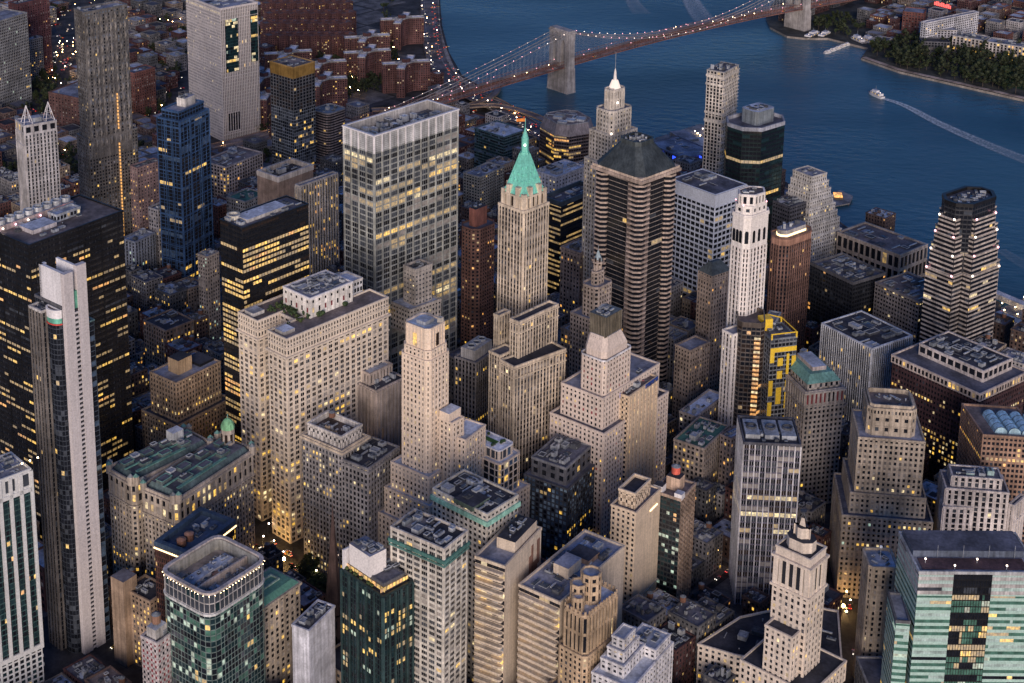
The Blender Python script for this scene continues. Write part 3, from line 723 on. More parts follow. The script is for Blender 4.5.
# ================= hip-roofed banded tower
poly = rect((591.5, 165), (641, 179.5), (681.5, 167.5), 203)
d = unit(sub(poly[1], poly[0]))
b = Bld('office_tower', 'dark banded office tower under a dark hipped roof, right of the green spire', poly)
BAND = W((.42, .33, .28)); oct_ = chamfer(poly, 9)
stg = ST(BAND, 3.9, 4.0, 0, .12, .0, .25, span=W((.30, .25, .22)), mix={'gd': 12, 'gm': 1}, lit={'lw': 2, 'lo': 1}, lp=.008, lf=.03, run=2, core=DARK)
stc = ST(BAND, 3.9, 3.0, .3, .55, .5, .62, mix={'gd': 6, 'gm': 1}, lit={'lw': 1, 'lo': 1}, lp=.01, lf=.02)
b.tier(chamfer(inset(poly, 3.5), 8), GZ, 200, stg, edges=None)
# serrated corner stacks
mb = MB()
for i, q in enumerate(poly):
    for z_ in range(0, 50):
        z0 = GZ+3.94*z_
        mb.prism(chamfer(boxc(add(q, unit(sub(cen(poly), q)), 9.5 if i == 0 else 7.5), d, 16.5 if i == 0 else 12.5, 16.5 if i == 0 else 12.5), 4.4 if i == 0 else 3.4), z0, z0+1.45, BAND, bottom=True)
    mb.prism(chamfer(boxc(add(q, unit(sub(cen(poly), q)), 7.5), d, 11.2, 11.2), 3.0), GZ, 199, G['gd'])
mb.build('corner_bay', b.o)
cs = MB(); cs.ring(inset(poly, -2.2), inset(poly, 3), 199.5, 202, BAND); cs.ring(inset(poly, -1.2), inset(poly, 3), 202, 204, W((.55, .44, .36))); cs.build('cornice', b.o)
zc = zat(cen(poly), 143); c0 = cen(poly); HIP = W((.060, .072, .078), .55, .2)
topo = chamfer(boxc(c0, d, ln(sub(poly[1], poly[0]))*.46, ln(sub(poly[3], poly[0]))*.42), 3)
bo = chamfer(inset(poly, -1.5), 6)
hp = MB(); hp.prism(bo, 204, 223, HIP, p1=topo, top=R1); hp.build('hipped_roof', b.o)
tw = MB(); tw.ring(inset(topo, -.6), inset(topo, 1), 222.6, 226, HIP)
tw.build('cooling_tower_screen', b.o)
b.clutter(topo, 223, 12, 4, big=.9, hmax=4.2, inner=1.6); b.done()

# ================= white lattice tower
poly = rect((678, 178.5), (715.5, 197.5), (738, 183.5), 140)
b = Bld('office_tower', 'white aluminium tower with horizontal ribbon windows and a blank white top band', poly)
WA = W((.62, .66, .76), .5, .2, .08, .1)
b.tier(poly, GZ, 131, ST(WA, 4.9, 5.2, .12, .34, .5, .45, mix={'gd': 6, 'gm': 1}, lit={'lw': 3, 'lb': 1, 'ld': 1}, lp=.04, lf=.08, run=2))
b.block(poly, 131, 141.5, WA, 'top_band', top=R2); b.roof(inset(poly, 1), 141.5, R1, WA, .6)
b.clutter(poly, 141.6, 5, 9, big=2.2, hmax=3); b.done()

# ================= slim white stone shaft, floodlit octagonal crown
poly = rect((731, 210), (748, 218), (770, 209), 205)
d = unit(sub(poly[1], poly[0])); c0 = cen(poly)
b = Bld('stone_skyscraper', 'slender white stone skyscraper with a floodlit octagonal crown and three arched bays', poly)
WS = W((.80, .74, .70), .8, 0, .08, .14); ch = chamfer(poly, 3.8)
st = ST(WS, 3.8, 3.5, .50, .34, .3, .1, span=W((.50, .42, .40)), mix={'gd': 5, 'gm': 1}, lit={'lb': 1, 'ld': 1}, lp=.02, lf=.02, end=1.6)
b.tier(ch, GZ, 180, st); b.block(ch, 180, 205, WS, 'upper_wall')
b.belt(ch, 203, 1.5, .6, WS); b.roof(ch, 205, R2, WS, .8)
ar = MB()
for i_ in range(8):
    a, c = ch[i_], ch[(i_+1) % 8]; dd = unit(sub(c, a)); n_ = (dd[1], -dd[0]); L_ = ln(sub(c, a))
    for t in ((.2, .5, .8) if L_ > 9 else (.5,)):
        q = add(add(a, dd, L_*t), n_, .12); hw = 1.35
        pts = [(-hw, 184), (hw, 184), (hw, 192)]+[(hw*cos(pi*k/6), 192+hw*1.2*sin(pi*k/6)) for k in range(1, 6)]+[(-hw, 192)]
        m2 = MB(); m2.face([(*add(q, dd, x), z) for x, z in pts], G['gd']); m2.build('arched_window', b.o)
o1 = chamfer(inset(poly, 1.0), 4.6); b.tier(o1, 205, 211, ST(WS, 6, 4.5, .6, .4, .3, .2, lp=.1)); b.roof(o1, 211, R2, WS, 1.2)
o2 = chamfer(inset(poly, 1.4), 6.4); b.tier(o2, 211, 219.5, ST(WS, 9, 3.8, .5, .25, .6, .4, mix={'gd': 1}, lit={'lb': 1}, lp=.3)); b.belt(o2, 218.6, 1.4, .7, WS); b.roof(o2, 219.5, R5, WS, .8)
for q in o1[::2]:
    m = MB(); m.ball((*q, 212.6), .5, LAMPP); m.build('flood_lamp', b.o)
b.clutter(o2, 219.5, 3, 2, big=.8, hmax=2)
q = rect((725, 330), (733, 336), (760, 325), 120); b.tier(q, GZ, 120, st); b.roof(q, 120, R2, WS)
b.done()

# ================= far art deco tower with a glowing lantern
poly = rect((598.5, 107), (612, 113.5), (629.5, 106), 224)
d = unit(sub(poly[1], poly[0])); c0 = cen(poly)
b = Bld('art_deco_skyscraper', 'stepped pale art deco tower with a glowing white glass lantern and thin mast', poly)
GS = W((.52, .47, .42)); st = ST(GS, 3.8, 3.4, .5, .45, .5, .25, lit={'lb': 2, 'lw': 1}, lp=.08, lf=.1, end=1.5)
b.tier(inset(poly, -5), GZ, 180, st); b.roof(inset(poly, -5), 180, R2, GS)
b.tier(inset(poly, -2.5), 180, 205, st); b.roof(inset(poly, -2.5), 205, R2, GS)
b.tier(chamfer(poly, 3), 205, 224, st); b.roof(chamfer(poly, 3), 224, R2, GS)
p1 = chamfer(inset(poly, 4.5), 2.5); b.tier(p1, 224, 240, var(st, pw=.6, sh=.2, fh=8)); b.roof(p1, 240, R2, GS, 1.5)
p1 = chamfer(inset(poly, 7), 2); z1 = zat(c0, 88); z2 = zat(c0, 80); z3 = zat(c0, 71)
b.tier(p1, 240, z1, var(st, pw=.6, sh=.2, fh=5)); b.roof(p1, z1, R2, GS, 1)
m = MB(); GL = LIT('lantern_glass', (1.0, .80, .70), .9, smp='AUTO', vary=False); m.prism(circ(c0, 5, 8), z1, z2, GL, p1=circ(c0, 2.6, 8)); m.build('lantern', b.o)
m = MB(); m.prism(circ(c0, 1.5, 8), z2, z3, WS, p1=circ(c0, .9, 8)); m.cone(circ(c0, .9, 8), z3, c0, z3+3, WS); m.tube((*c0, z3), (*c0, zat(c0, 52)), .22, UNIT1, 4); m.build('spire', b.o)
m = MB(); m.ball((*add(c0, (-5.5, -3)), 230), .9, LAMPW); m.ball((*add(poly[0], (-1.5, 0)), 207), .9, LAMPW); m.build('flood_lamp', b.o)
b.done()

# ================= brown octagonal tower with lit terrace ring
poly = rect((768, 233), (785, 241), (814, 229), 125); ch = chamfer(poly, 6)
b = Bld('office_tower', 'reddish brown round-cornered tower with a lit roof terrace, right of the slim white shaft', poly)
RB = W((.22, .125, .10)); b.tier(ch, GZ, 119, ST(RB, 3.8, 2.6, .45, .4, .4, .1, span=W((.10, .06, .05)), mix={'gd': 5, 'gm': 1}, lit={'lo': 2, 'lw': 1}, lp=.03, lf=.04))
b.block(ch, 119, 124.6, W((.40, .22, .16)), 'top_band'); b.roof(ch, 125, R5, RB, 1.2)
q = inset(ch, 4.5); m = MB(); m.ring(inset(q, -.3), q, 125.1, 126.8, FLOOD); m.build('terrace_light_strip', b.o)
b.block(q, 125.1, 130.5, CONC, 'penthouse', top=R2); b.clutter(q, 130.6, 6, 5, big=1.0, hmax=4); b.done()

# ================= dark glass octagon by the river
poly = rect((723, 121), (753, 134), (787, 120), 168); ch = chamfer(poly, 12)
b = Bld('office_tower', 'black-green glass octagonal tower with two thin lit floors beside the river', poly)
DG = W((.015, .03, .033), .3, .3); b.tier(ch, GZ, 168, ST(DG, 4.0, 3.6, .07, .3, .12, .06, mix={'gd': 5, 'gt': 3}, lit={'lw': 1, 'ld': 1}, lp=.01, lf=.02, run=4, core=DARK, zones=[(.80, .823, .97), (.60, .64, .6), (.36, .38, .5)]))
b.roof(ch, 168, R1, W((.30, .31, .36)), 3.2, 1.2)
q = boxc(add(cen(poly), (4, -2)), unit(sub(poly[1], poly[0])), 26, 20); q2 = rounded(q, 5); b.block(q2, 168, 181, W((.22, .25, .28), .5, .2), 'mechanical_penthouse', top=R3); b.clutter(q2, 181, 5, 8, big=1.3, hmax=2); b.done()

# ================= leaning slim concrete tower under construction
poly = rect((709.5, 69), (724, 73), (734.5, 64.5), 200)
b = Bld('residential_tower', 'slender unfinished concrete tower with projecting floor slabs in front of the river', poly)
CW = W((.62, .56, .50)); st = ST(CW, 3.4, 3.4, .38, .22, .3, .25, mix={'gd': 5, 'gm': 2}, lit={'ld': 1}, lp=.01)
b.tier(poly, GZ, 200, st); b.roof(poly, 200, R1, CONC, .8)
for k in range(56):
    m = MB(); z0 = 8+k*3.42
    m.prism(boxc(add(poly[1], sub(poly[2], poly[1]), .5), unit(sub(poly[1], poly[0])), 5, ln(sub(poly[2], poly[1]))+1.5), z0, z0+.45, CW, bottom=True)
    m.build('floor_slab', b.o)
    if k % 2 == 0: m = MB(); m.prism(boxc(poly[0], unit(sub(poly[1], poly[0])), 5, 5), z0, z0+.45, CW, bottom=True); m.build('floor_slab', b.o)
m = MB()
for z_ in (150, 158, 186, 194): m.prism(inset(poly, -.7), z_, z_+2.2, CW, bottom=True)
m.build('concrete_band', b.o); b.clutter(poly, 200, 9, 2, big=.7, hmax=5, inner=1); b.done()

# ================= wedding-cake tower on the riverside
poly = rect((797, 169.5), (812, 177.5), (822.5, 172), 120); d = unit(sub(poly[1], poly[0])); nv = unit(sub(poly[3], poly[0]))
b = Bld('stepped_office_building', 'grey-white wedding-cake tower with many setbacks and a lit upper part at the riverside', poly)
st = ST(W((.52, .50, .49)), 3.7, 2.9, .5, .42, .4, .25, lit={'lb': 2, 'lw': 1}, lp=.08, lf=.1)
zt = 120
for k, (e1_, e2_) in enumerate(((0, 0), (1, 2.5), (2.2, 5), (3.4, 8), (4.6, 10.5), (5.8, 13), (7, 16), (8, 19))):
    q = [add(add(poly[0], d, -e1_), nv, -e1_*.7), add(add(poly[1], d, e2_), nv, -e1_*.7), add(add(poly[2], d, e2_), nv, e1_), add(add(poly[3], d, -e1_), nv, e1_)]
    zb = zt-(7.5 if k < 6 else 12) if k < 7 else GZ
    b.tier(q, zb, zt, var(st, lp=.3 if k == 1 else .05)); b.roof(q, zt, R2, st['wall'], 1.1, .5); zt = zb
b.clutter(poly, 120, 3, 2, hmax=2); FOOT.append(q); b.done()

# ================= black-topped tower with flood-lit shoulders
poly = rect((938.5, 194.5), (966, 206), (999, 192), 175); d = unit(sub(poly[1], poly[0])); nv = unit(sub(poly[3], poly[0])); ch = chamfer(poly, 9); c0 = cen(poly)
b = Bld('office_tower', 'tall stepped riverside tower with black glass core, pale banded wings and floodlit shoulders', poly)
b.tier(ch, GZ, 172, ST(DARK, 3.8, 3.4, .1, .3, .15, .08, mix={'gd': 8, 'gm': 1}, lit={'lw': 2, 'ld': 2}, lp=.03, lf=.06, run=3, zones=[(.86, 1, 0), (.70, .73, .7), (.755, .765, .8)]))
b.roof(ch, 172, R1, BLACK, 2.6, 2.2, .5); b.clutter(ch, 172, 14, 12, big=1.2, hmax=2.2, inner=4)
PB = W((.46, .40, .36)); stb = ST(PB, 3.8, 3.4, 0, .38, 0, .35, mix={'gd': 6, 'gm': 1}, lit={'lb': 2, 'lw': 1}, lp=.07, lf=.06, run=2, core=DARK)
lv = MB()
hw, hd = ln(sub(poly[1], poly[0])), ln(sub(poly[3], poly[0]))
for i in range(4):
    a, c = poly[i], poly[(i+1) % 4]; dd = unit(sub(c, a)); n2 = (dd[1], -dd[0]); L_ = ln(sub(c, a)); m_ = add(a, sub(c, a), .5)
    for k, (out, ztop) in enumerate(((.8, 161), (2.2, 147), (3.6, 132), (5.0, 116))):
        w_ = L_*.56+k*3.2; bx = boxc(add(m_, n2, out-4), dd, w_, 11)
        b.tier(bx, GZ if k == 3 else 100, ztop, stb, name='wing'); b.roof(bx, ztop, R2, PB, 1.0, .5)
        for sg in (-1, 1):
            if i in (0, 3): lv = MB(); lv.ball((*add(add(m_, n2, out+2.2), dd, sg*(w_/2-1)), ztop+1.2), .85, LAMPW if (i+k) % 2 else LAMPP); lv.build('flood_lamp', b.o)
pd = inset(poly, -4); FOOT.append(pd)
b.done()

# ================= right-hand riverside blocks
SEA = 'wide tan riverside building with tall dark openings and a flat brown roof'
poly = rect((838.5, 233), (900, 256.5), (926, 245), 62)
b = Bld('office_building', SEA, poly); TF = W((.45, .38, .33))
b.tier(poly, GZ, 62, ST(TF, 16, 6.2, .26, .22, .8, .7, mix={'gd': 5, 'gm': 1}, lit={'ld': 1}, lp=.02)); b.roof(poly, 62, R5, TF, 1.6, 1.2)
b.clutter(poly, 62, 7, 3, big=2.6, hmax=1.8); b.done()
b, _ = quick('office_building', 'black glass box with a sunken roof of air handlers, left of the tan riverside block', (815.5, 263), (853, 284.5), (880, 272.5), 76,
    ST(DARK, 3.8, 3, .2, .4, .25, .15, mix={'gd': 8, 'gm': 1}, lit={'lo': 2, 'lw': 1}, lp=.05, lf=.08, core=DARK), R1, DKGREY, 14, 2.4, big=1.7); b.done()
b, _ = quick('office_building', 'grey-brown banded office block with a cluttered flat roof, left of the floodlit stepped tower', (874, 283.5), (919, 303), (953.5, 293), 76,
    ST(W((.26, .235, .23)), 3.7, 3, .3, .45, .3, .45, mix={'gd': 5, 'gm': 2}, lit={'lb': 2, 'lw': 1}, lp=.04, lf=.05), R5, None, 11, 1.2, big=1.8); b.done()
b, _ = quick('office_building', 'dark glass office block with close white vertical fins and a black roof', (825, 323), (872, 349.5), (908.5, 334.5), 88,
    ST(W((.66, .68, .74), .5), 3.7, 2.1, .2, .25, .9, .05, mix={'gd': 6, 'gm': 2}, lit={'lw': 2, 'lb': 1, 'ld': 1}, lp=.03, lf=.03, span=DARK, end=3), R4, W((.60, .62, .68), .5), 10, 1.0, big=2.2); b.done()
RD = W((.085, .045, .048)); poly = rect((902, 349), (980, 390.5), (1015, 364.5), 100)
b = Bld('office_building', 'long maroon office block with a pale loggia cornice and busy roof plant on the right', poly)
b.tier(poly, GZ, 92, ST(RD, 3.8, 2.6, .38, .45, .3, .4, mix={'gd': 8, 'gm': 1}, lit={'lw': 2, 'lb': 2}, lp=.02, lf=.02, zones=[(.80, .84, .95), (.52, .55, .8), (.42, .52, .75), (.30, .42, .7)]))
b.tier(inset(poly, -.8), 92, 97, ST(W((.50, .42, .38)), 5, 3.2, .3, .2, .5, .3, mix={'gd': 3}, lit={'lw': 1}, lp=.3), name='cornice'); b.roof(inset(poly, -.8), 97, R1, W((.50, .42, .38)), 1.2)
d = unit(sub(poly[1], poly[0])); L_ = ln(sub(poly[1], poly[0])); q = boxc(add(cen(poly), d, L_*.12), d, L_*.62, ln(sub(poly[3], poly[0]))*.74)
b.tier(q, 97, 105, ST(W((.52, .46, .44)), 8, 6, .2, .3, .5, .4, mix={'gd': 1}, lp=0), name='penthouse'); b.roof(q, 105, R4, W((.52, .46, .44)), 1); b.clutter(q, 105, 16, 4, big=1.6, hmax=3)
b.done()
# brown rounded block with the blue ribbed skylight
f, r, l = P(983, 436, 104), P(1040, 440, 104), P(962, 405, 104)
bk = add(r, sub(l, f)); poly = [f, r, bk, l]; BR2 = W((.30, .19, .14))
b = Bld('office_building', 'bulky brown office block with a row of blue ribbed barrel skylights at the right edge', poly)
b.tier(poly, GZ, 104, ST(BR2, 3.8, 2.8, .35, .42, .3, .35, mix={'gd': 6, 'gm': 1}, lit={'lo': 1, 'lw': 1}, lp=.03, lf=.04, zones=[(.80, .835, .98), (.12, .3, .3)])); b.roof(poly, 104, R5, BR2, 1.4)
SK = G['gs']; du = unit(sub(poly[3], poly[0])); dv = unit(sub(poly[1], poly[0]))
for k in range(6):
    m = MB(); o_ = add(add(poly[0], dv, 9+k*8.5), du, 5)
    for a in range(6):
        t0, t1 = pi*a/6, pi*(a+1)/6; x0, z0, x1, z1 = 4-4*cos(t0), 104+4.5*sin(t0), 4-4*cos(t1), 104+4.5*sin(t1)
        A, B_ = add(o_, dv, x0), add(o_, dv, x1); e = 24
        m.quad((*A, z0), (*B_, z1), (*add(B_, du, e), z1), (*add(A, du, e), z0), W((.42, .62, .74), .3, .2))
    for e in (0, 24): m.face([(*add(add(o_, du, e), dv, 4-4*cos(pi*a/6)), 104+4.5*sin(pi*a/6)) for a in range(7)], W((.42, .62, .74), .3, .2))
    for j in range(5):
        for a in range(6):
            t0, t1 = pi*a/6, pi*(a+1)/6; A = add(add(o_, dv, 4-4.15*cos(t0)), du, j*6); B_ = add(add(o_, dv, 4-4.15*cos(t1)), du, j*6)
            m.quad((*A, 104+4.65*sin(t0)), (*B_, 104+4.65*sin(t1)), (*add(B_, du, .5), 104+4.65*sin(t1)), (*add(A, du, .5), 104+4.65*sin(t0)), DKGREY)
    m.build('barrel_skylight', b.o)
b.done()

# ================= stepped tan tower, right
poly = rect((861, 400), (868, 410), (917, 411), 132); TN = W((.42, .35, .28)); d = unit(sub(poly[1], poly[0]))
b = Bld('stepped_office_building', 'broad stepped tan stone tower with arched crown windows, right of centre', poly)
poly = rectFR((868.5, 409), (917, 412.5), 132, 26)
st = ST(TN, 3.8, 3.1, .5, .45, .35, .25, lit={'lw': 2, 'lb': 2, 'lc': 1}, lp=.05, lf=.08, lk=7)
o1 = chamfer(poly, 3); b.tier(o1, 114, 128, ST(TN, 7, 6.5, .62, .45, .4, .3, mix={'gd': 2, 'gm': 1}, lit={'lw': 1}, lp=.25)); b.belt(o1, 120, .9, .6, TN); b.tier(o1, 128, 132, ST(TN, 4, 2.2, .5, .3, .4, .3, lp=.0)); b.roof(o1, 132, R5, TN, 1.2)
m = MB(); q4 = inset(o1, 1.2); m.ring(q4, inset(q4, 1), 132, 135, TN); m.build('parapet', b.o)
q = inset(poly, -5.5); b.tier(q, 76, 114, st); b.roof(q, 114, R2, TN, 1)
q = inset(poly, -8.5); b.tier(q, 62, 76, st); b.roof(q, 76, R1, TN, 1)
q = inset(poly, -13); b.tier(q, GZ, 62, var(st, lp=.02, zones=[(.6, .66, .7), (.9, .96, .6)])); b.roof(q, 62, R1, TN, 1); FOOT.append(q); b.clutter(o1, 132, 4, 2, hmax=2, big=.9); b.done()
# white ribbed stepped block behind the green glass building
poly = rectFR((946, 489), (1009, 494), 84, 22); WT = W((.60, .54, .52)); d = unit(sub(poly[1], poly[0]))
b = Bld('office_building', 'pale stepped stone block with green roof units, just behind the green-striped glass building', poly)
st = ST(WT, 3.7, 4.2, .5, .2, .7, .15, mix={'gd': 5, 'gm': 1}, lit={'lw': 1, 'lb': 1}, lp=.05, split=1, end=1.6)
b.tier(poly, GZ, 84, st); b.roof(poly, 84, R1, WT, 1); q = inset(poly, 4); b.tier(q, 84, 91, st); b.roof(q, 91, R1, WT, .8); b.clutter(q, 91, 9, 5, big=1.6, hmax=3.5, mats=[W((.30, .42, .42)), UNIT1])
q = rectLF((940, 500), (943.5, 508), 72, 18); b.tier(q, GZ, 72, st); b.roof(q, 72, R2, WT)
q = rectFR((1009, 505), (1014, 507), 76, 16); b.tier(q, GZ, 76, st); b.roof(q, 76, R1, WT); b.done()
# slender tan one
poly = rectFR((869.5, 569), (898.5, 570), 88, 20); d = unit(sub(poly[1], poly[0]))
b = Bld('narrow_tower', 'narrow tan tower with one central column of dark windows, left of the green-striped building', poly); TB = W((.47, .39, .31))
ch = chamfer(poly, 2); b.tier(ch, GZ, 88, ST(TB, 3.6, 4.0, .66, .4, .25, .15, mix={'gd': 3, 'bl': 1}, lp=.02, same=.9)); b.roof(ch, 88, R3, TB, 1.6); b.clutter(ch, 88, 3, 2, hmax=1.8)
m = MB(); m.tube((*cen(ch), 88), (*cen(ch), 96), .2, UNIT3, 5); m.ball((*cen(ch), 96.5), 1.0, W((.8, .84, .9), .4)); m.build('roof_mast', b.o); b.done()

# ================= green striped glass building, bottom right
poly = rect((905.5, 546), (919, 573.5), (1075, 577), 125); poly = rectFR((919, 573), (1040, 574), 125, 38)
f, r = poly[0], poly[1]; d = unit(sub(r, f)); nv = unit(sub(poly[3], poly[0])); Lr = ln(sub(r, f)); n_ = (d[1], -d[0])
b = Bld('office_tower', 'large office tower striped in pale green glass bands with a dark central bay', poly)
GP = W((.44, .62, .56), .35, .1, .08, .05)
stg = ST(GP, 3.9, 1.5, 0, .48, 0, .15, mix={'gd': 1, 'gg': 7, 'gp': 2}, lit={'lw': 1, 'lc': 1, 'ld': 3}, lp=.08, lf=.12, run=5, core=DARK, lk=3, same=.82)
stm = ST(BLACK, 3.9, 1.5, .16, .16, .2, .12, mix={'gg': 8, 'gd': 3}, lit={'lw': 1, 'ld': 5, 'lc': 1}, lp=.25, lf=.3, run=3, core=DARK, lk=2, same=.7)
x1, x2 = Lr*.29, Lr*.61
seg = [f, add(f, d, x1), add(f, d, x2), r, poly[2], poly[3]]
b.tier(seg, 34, 112, stg, edges={1: stm})
stp = ST(W((.45, .43, .43)), 3.9, 1.5, 0, .5, 0, .15, mix={'gp': 4, 'gm': 1}, lp=0, run=8, core=DARK)
b.tier(seg, 112, 125, stp, edges={1: var(stm, mix={'gd': 2, 'gm': 3}, lp=.02, lf=0)}); b.roof(poly, 125, R2, W((.40, .41, .43)), 1.2)
m = MB(); q0 = add(add(f, d, 3), nv, 3.5); m.prism([q0, add(q0, d, Lr-8), add(add(q0, d, Lr-8), nv, 10), add(q0, nv, 10)], 125.1, 125.5, W((.10, .06, .065))); m.build('roof_trough', b.o)
m = MB(); q0 = add(add(f, d, 1), nv, 15); m.prism([q0, add(q0, d, Lr-4), add(add(q0, d, Lr-4), nv, 20), add(q0, nv, 20)], 125.1, 129, W((.10, .12, .17)), top=R1); m.build('penthouse', b.o)
for k in range(7):
    q0 = add(add(f, d, 6+k*14), nv, 3 if k % 2 else 9); m = MB(); m.tube((*q0, 125.2), (*q0, 127.6), .2, UNIT3, 5); m.ball((*q0, 127.9), .55, LAMPW); m.build('roof_lamp', b.o)
for k in range(6):
    q0 = add(add(f, d, 14+k*14), nv, 14); m = MB(); m.tube((*q0, 125.2), (*q0, 133), .12, UNIT3, 4); m.build('antenna', b.o)
q = rectFR((896, 622), (910, 623), 93, 26); b.tier(q, 34, 93, stg); b.roof(q, 93, R2, DKGREY)
q = inset(poly, -14); b.tier(q, GZ, 34, ST(DKGREY, 4, 3, .3, .4, .3, .2)); b.roof(q, 34, R1, GREY, 1); FOOT.append(q); b.done()

# ================= stepped white tower with the ziggurat cap, bottom right
poly = rect((775, 548), (810.5, 564), (827, 550), 122); d = unit(sub(poly[1], poly[0])); nv = unit(sub(poly[3], poly[0])); c0 = cen(poly)
CR = W((.70, .60, .51), .8, 0, .12, .2)
b = Bld('stone_skyscraper', 'cream stone tower ending in a stepped pyramid with a tripod lamp, lower right', poly)
st = ST(CR, 3.9, 3.6, .55, .42, .3, .2, mix={'gd': 4, 'gm': 2, 'bl': 1}, lit={'lw': 2, 'lb': 1}, lp=.06, lf=.08)
b.tier(poly, 44, 100, st); b.belt(poly, 99.4, 1.4, 1.2, CR)
b.tier(poly, 100.5, 118, ST(CR, 17.5, 4.3, .42, .12, .6, .3, mix={'gd': 3, 'gm': 2}, lp=0, end=3.2), name='colonnade'); b.belt(poly, 117.5, 1.5, 1.2, CR); b.block(inset(poly, .4), 118.9, 123.4, CR, 'attic'); b.roof(inset(poly, .4), 123.4, R4, CR, .9)
zz = 123.6; pp = inset(poly, 3)
for k in range(2):
    pp = chamfer(inset(poly, 3.2+k*3.0), 3.6); b.block(pp, zz, zz+6.5, CR, 'ziggurat_step', top=R4); zz += 6.4
ztip = zat(c0, 518); base = inset(poly, 9.2)
hw0 = ln(sub(base[1], base[0])); hd0 = ln(sub(base[3], base[0])); m = MB(); nst = 11
for k in range(nst):
    t = 1-.55*k/nst; m.prism(boxc(c0, d, hw0*t, hd0*t), zz+k*(ztip-zz)/nst-.01*k, zz+(k+1)*(ztip-zz)/nst, CR)
m.build('stepped_pyramid', b.o); m = MB()
for a in range(3): m.tube((c0[0]+2.2*cos(a*2.1), c0[1]+2.2*sin(a*2.1), ztip-1), (*c0, ztip+4), .25, UNIT4, 4)
m.prism(circ(c0, 1.3, 8), ztip+3.5, ztip+4.6, UNIT4, p1=circ(c0, 2.0, 8)); m.build('tripod_lamp', b.o)
q = [add(add(poly[3], nv, -4), d, -9), add(add(poly[0], nv, 4), d, -9), add(poly[0], nv, 4), add(poly[3], nv, -4)]
q = [add(poly[0], (-nv[0]*0, -nv[1]*0)), ]
fb = rectLF((770, 612), (803, 630), 78, 30); fb = [add(p, d, 0) for p in fb]
# lower front shoulder facing the camera
q = [add(add(poly[3], d, -9), nv, -2), add(add(poly[0], d, -9), nv, 3), add(add(poly[0], d, 2), nv, 3), add(add(poly[3], d, 2), nv, -2)]
b.tier(q, 44, 78, st); b.roof(q, 78, R4, CR, 1)
q = inset(poly, -11); b.tier(q, 38, 50, st); b.roof(q, 50, R4, CR, 1)
q2 = [P(*p, 34) for p in ((700, 641), (770, 664), (812, 668), (842, 656), (846, 610), (838, 585), (800, 596), (745, 610))]
q2 = [P(698, 645, 34), P(735, 656, 34), P(775, 663, 34), P(842, 665, 34), P(838, 612, 34), P(800, 605, 34), P(740, 618, 34)]
b.tier(q2, GZ, 34, var(st, lp=.12)); b.roof(q2, 34, R4, CR, 1.1); FOOT.append(q2); b.clutter(q2, 34.1, 8, 6, big=1.6, hmax=3.5)
FOOT.append(inset(poly, -11)); b.done()

# ================= glass ribbed slab, centre right
poly = rectFR((744, 444), (801, 446.5), 118, 34); d = unit(sub(poly[1], poly[0]))
b = Bld('office_tower', 'white-ribbed glass slab seen face-on with a sunken dark machine roof, centre right', poly)
WR = W((.66, .64, .66), .5); b.tier(poly, GZ, 118, ST(WR, 3.9, 3.4, .17, .26, .5, .1, mix={'gd': 3, 'bz': 2, 'gm': 6, 'bl': 2}, lit={'lb': 3, 'lw': 1}, lp=.03, lf=.04, span=W((.14, .13, .17)), run=2, split=2, same=.3, zones=[(.535, .57, .95), (.66, .70, .55), (.46, .50, .4), (.30, .33, .4)]))
b.roof(poly, 118, R4, W((.10, .10, .12)), 1.6)
m = MB(); o_ = cen(poly)
for t in (-.32, 0.02, .32):
    q = boxc(add(o_, d, t*ln(sub(poly[1], poly[0]))), d, 9, 20); m2 = MB(); m2.prism(q, 118.1, 121, UNIT3 if t < 0 else UNIT1); m2.ring(circ(cen(q), 3.4, 12), circ(cen(q), 2.6, 12), 121, 122.4, UNIT4)
    m2.build('cooling_unit', b.o)
b.clutter(poly, 118, 8, 6, hmax=3); b.done()

# ================= tan block with green mansard
poly = rect((796, 372), (806, 388), (844.5, 382), 97); poly = rectFR((806, 388), (844.5, 383), 97, 42)
b = Bld('stone_office_building', 'grey-tan stone block with a green copper mansard, right of the yellow-panelled tower', poly); TS = W((.42, .37, .33))
st = ST(TS, 3.8, 3.4, .45, .42, .4, .25, mix={'gd': 4, 'gm': 1}, lit={'lw': 1, 'ld': 1}, lp=.015)
b.tier(poly, GZ, 82, st); b.belt(poly, 81.5, 1.2, .9, TS); b.tier(poly, 82.7, 92, ST(TS, 9.5, 3.4, .5, .15, .8, .3, mix={'gd': 3, 'br': 1}, lp=0), name='colonnade'); b.belt(poly, 92, 1.4, 1.4, TS); b.roof(poly, 93.4, R1, TS, .6)
q = inset(poly, 2.5); b.tier(q, 93.4, 98.5, ST(TS, 5, 4.5, .55, .3, .2, .2, lp=0)); m = MB(); q1, q2 = inset(q, 3.5), inset(q, 8)
m.prism(inset(q, -.6), 98.4, 104, COPPER, p1=q1, top=COPPER); m.build('copper_mansard', b.o); m = MB(); m.prism(inset(q, 7), 104.02, 107, W((.5, .42, .40)), top=R3); m.build('penthouse', b.o); b.done()

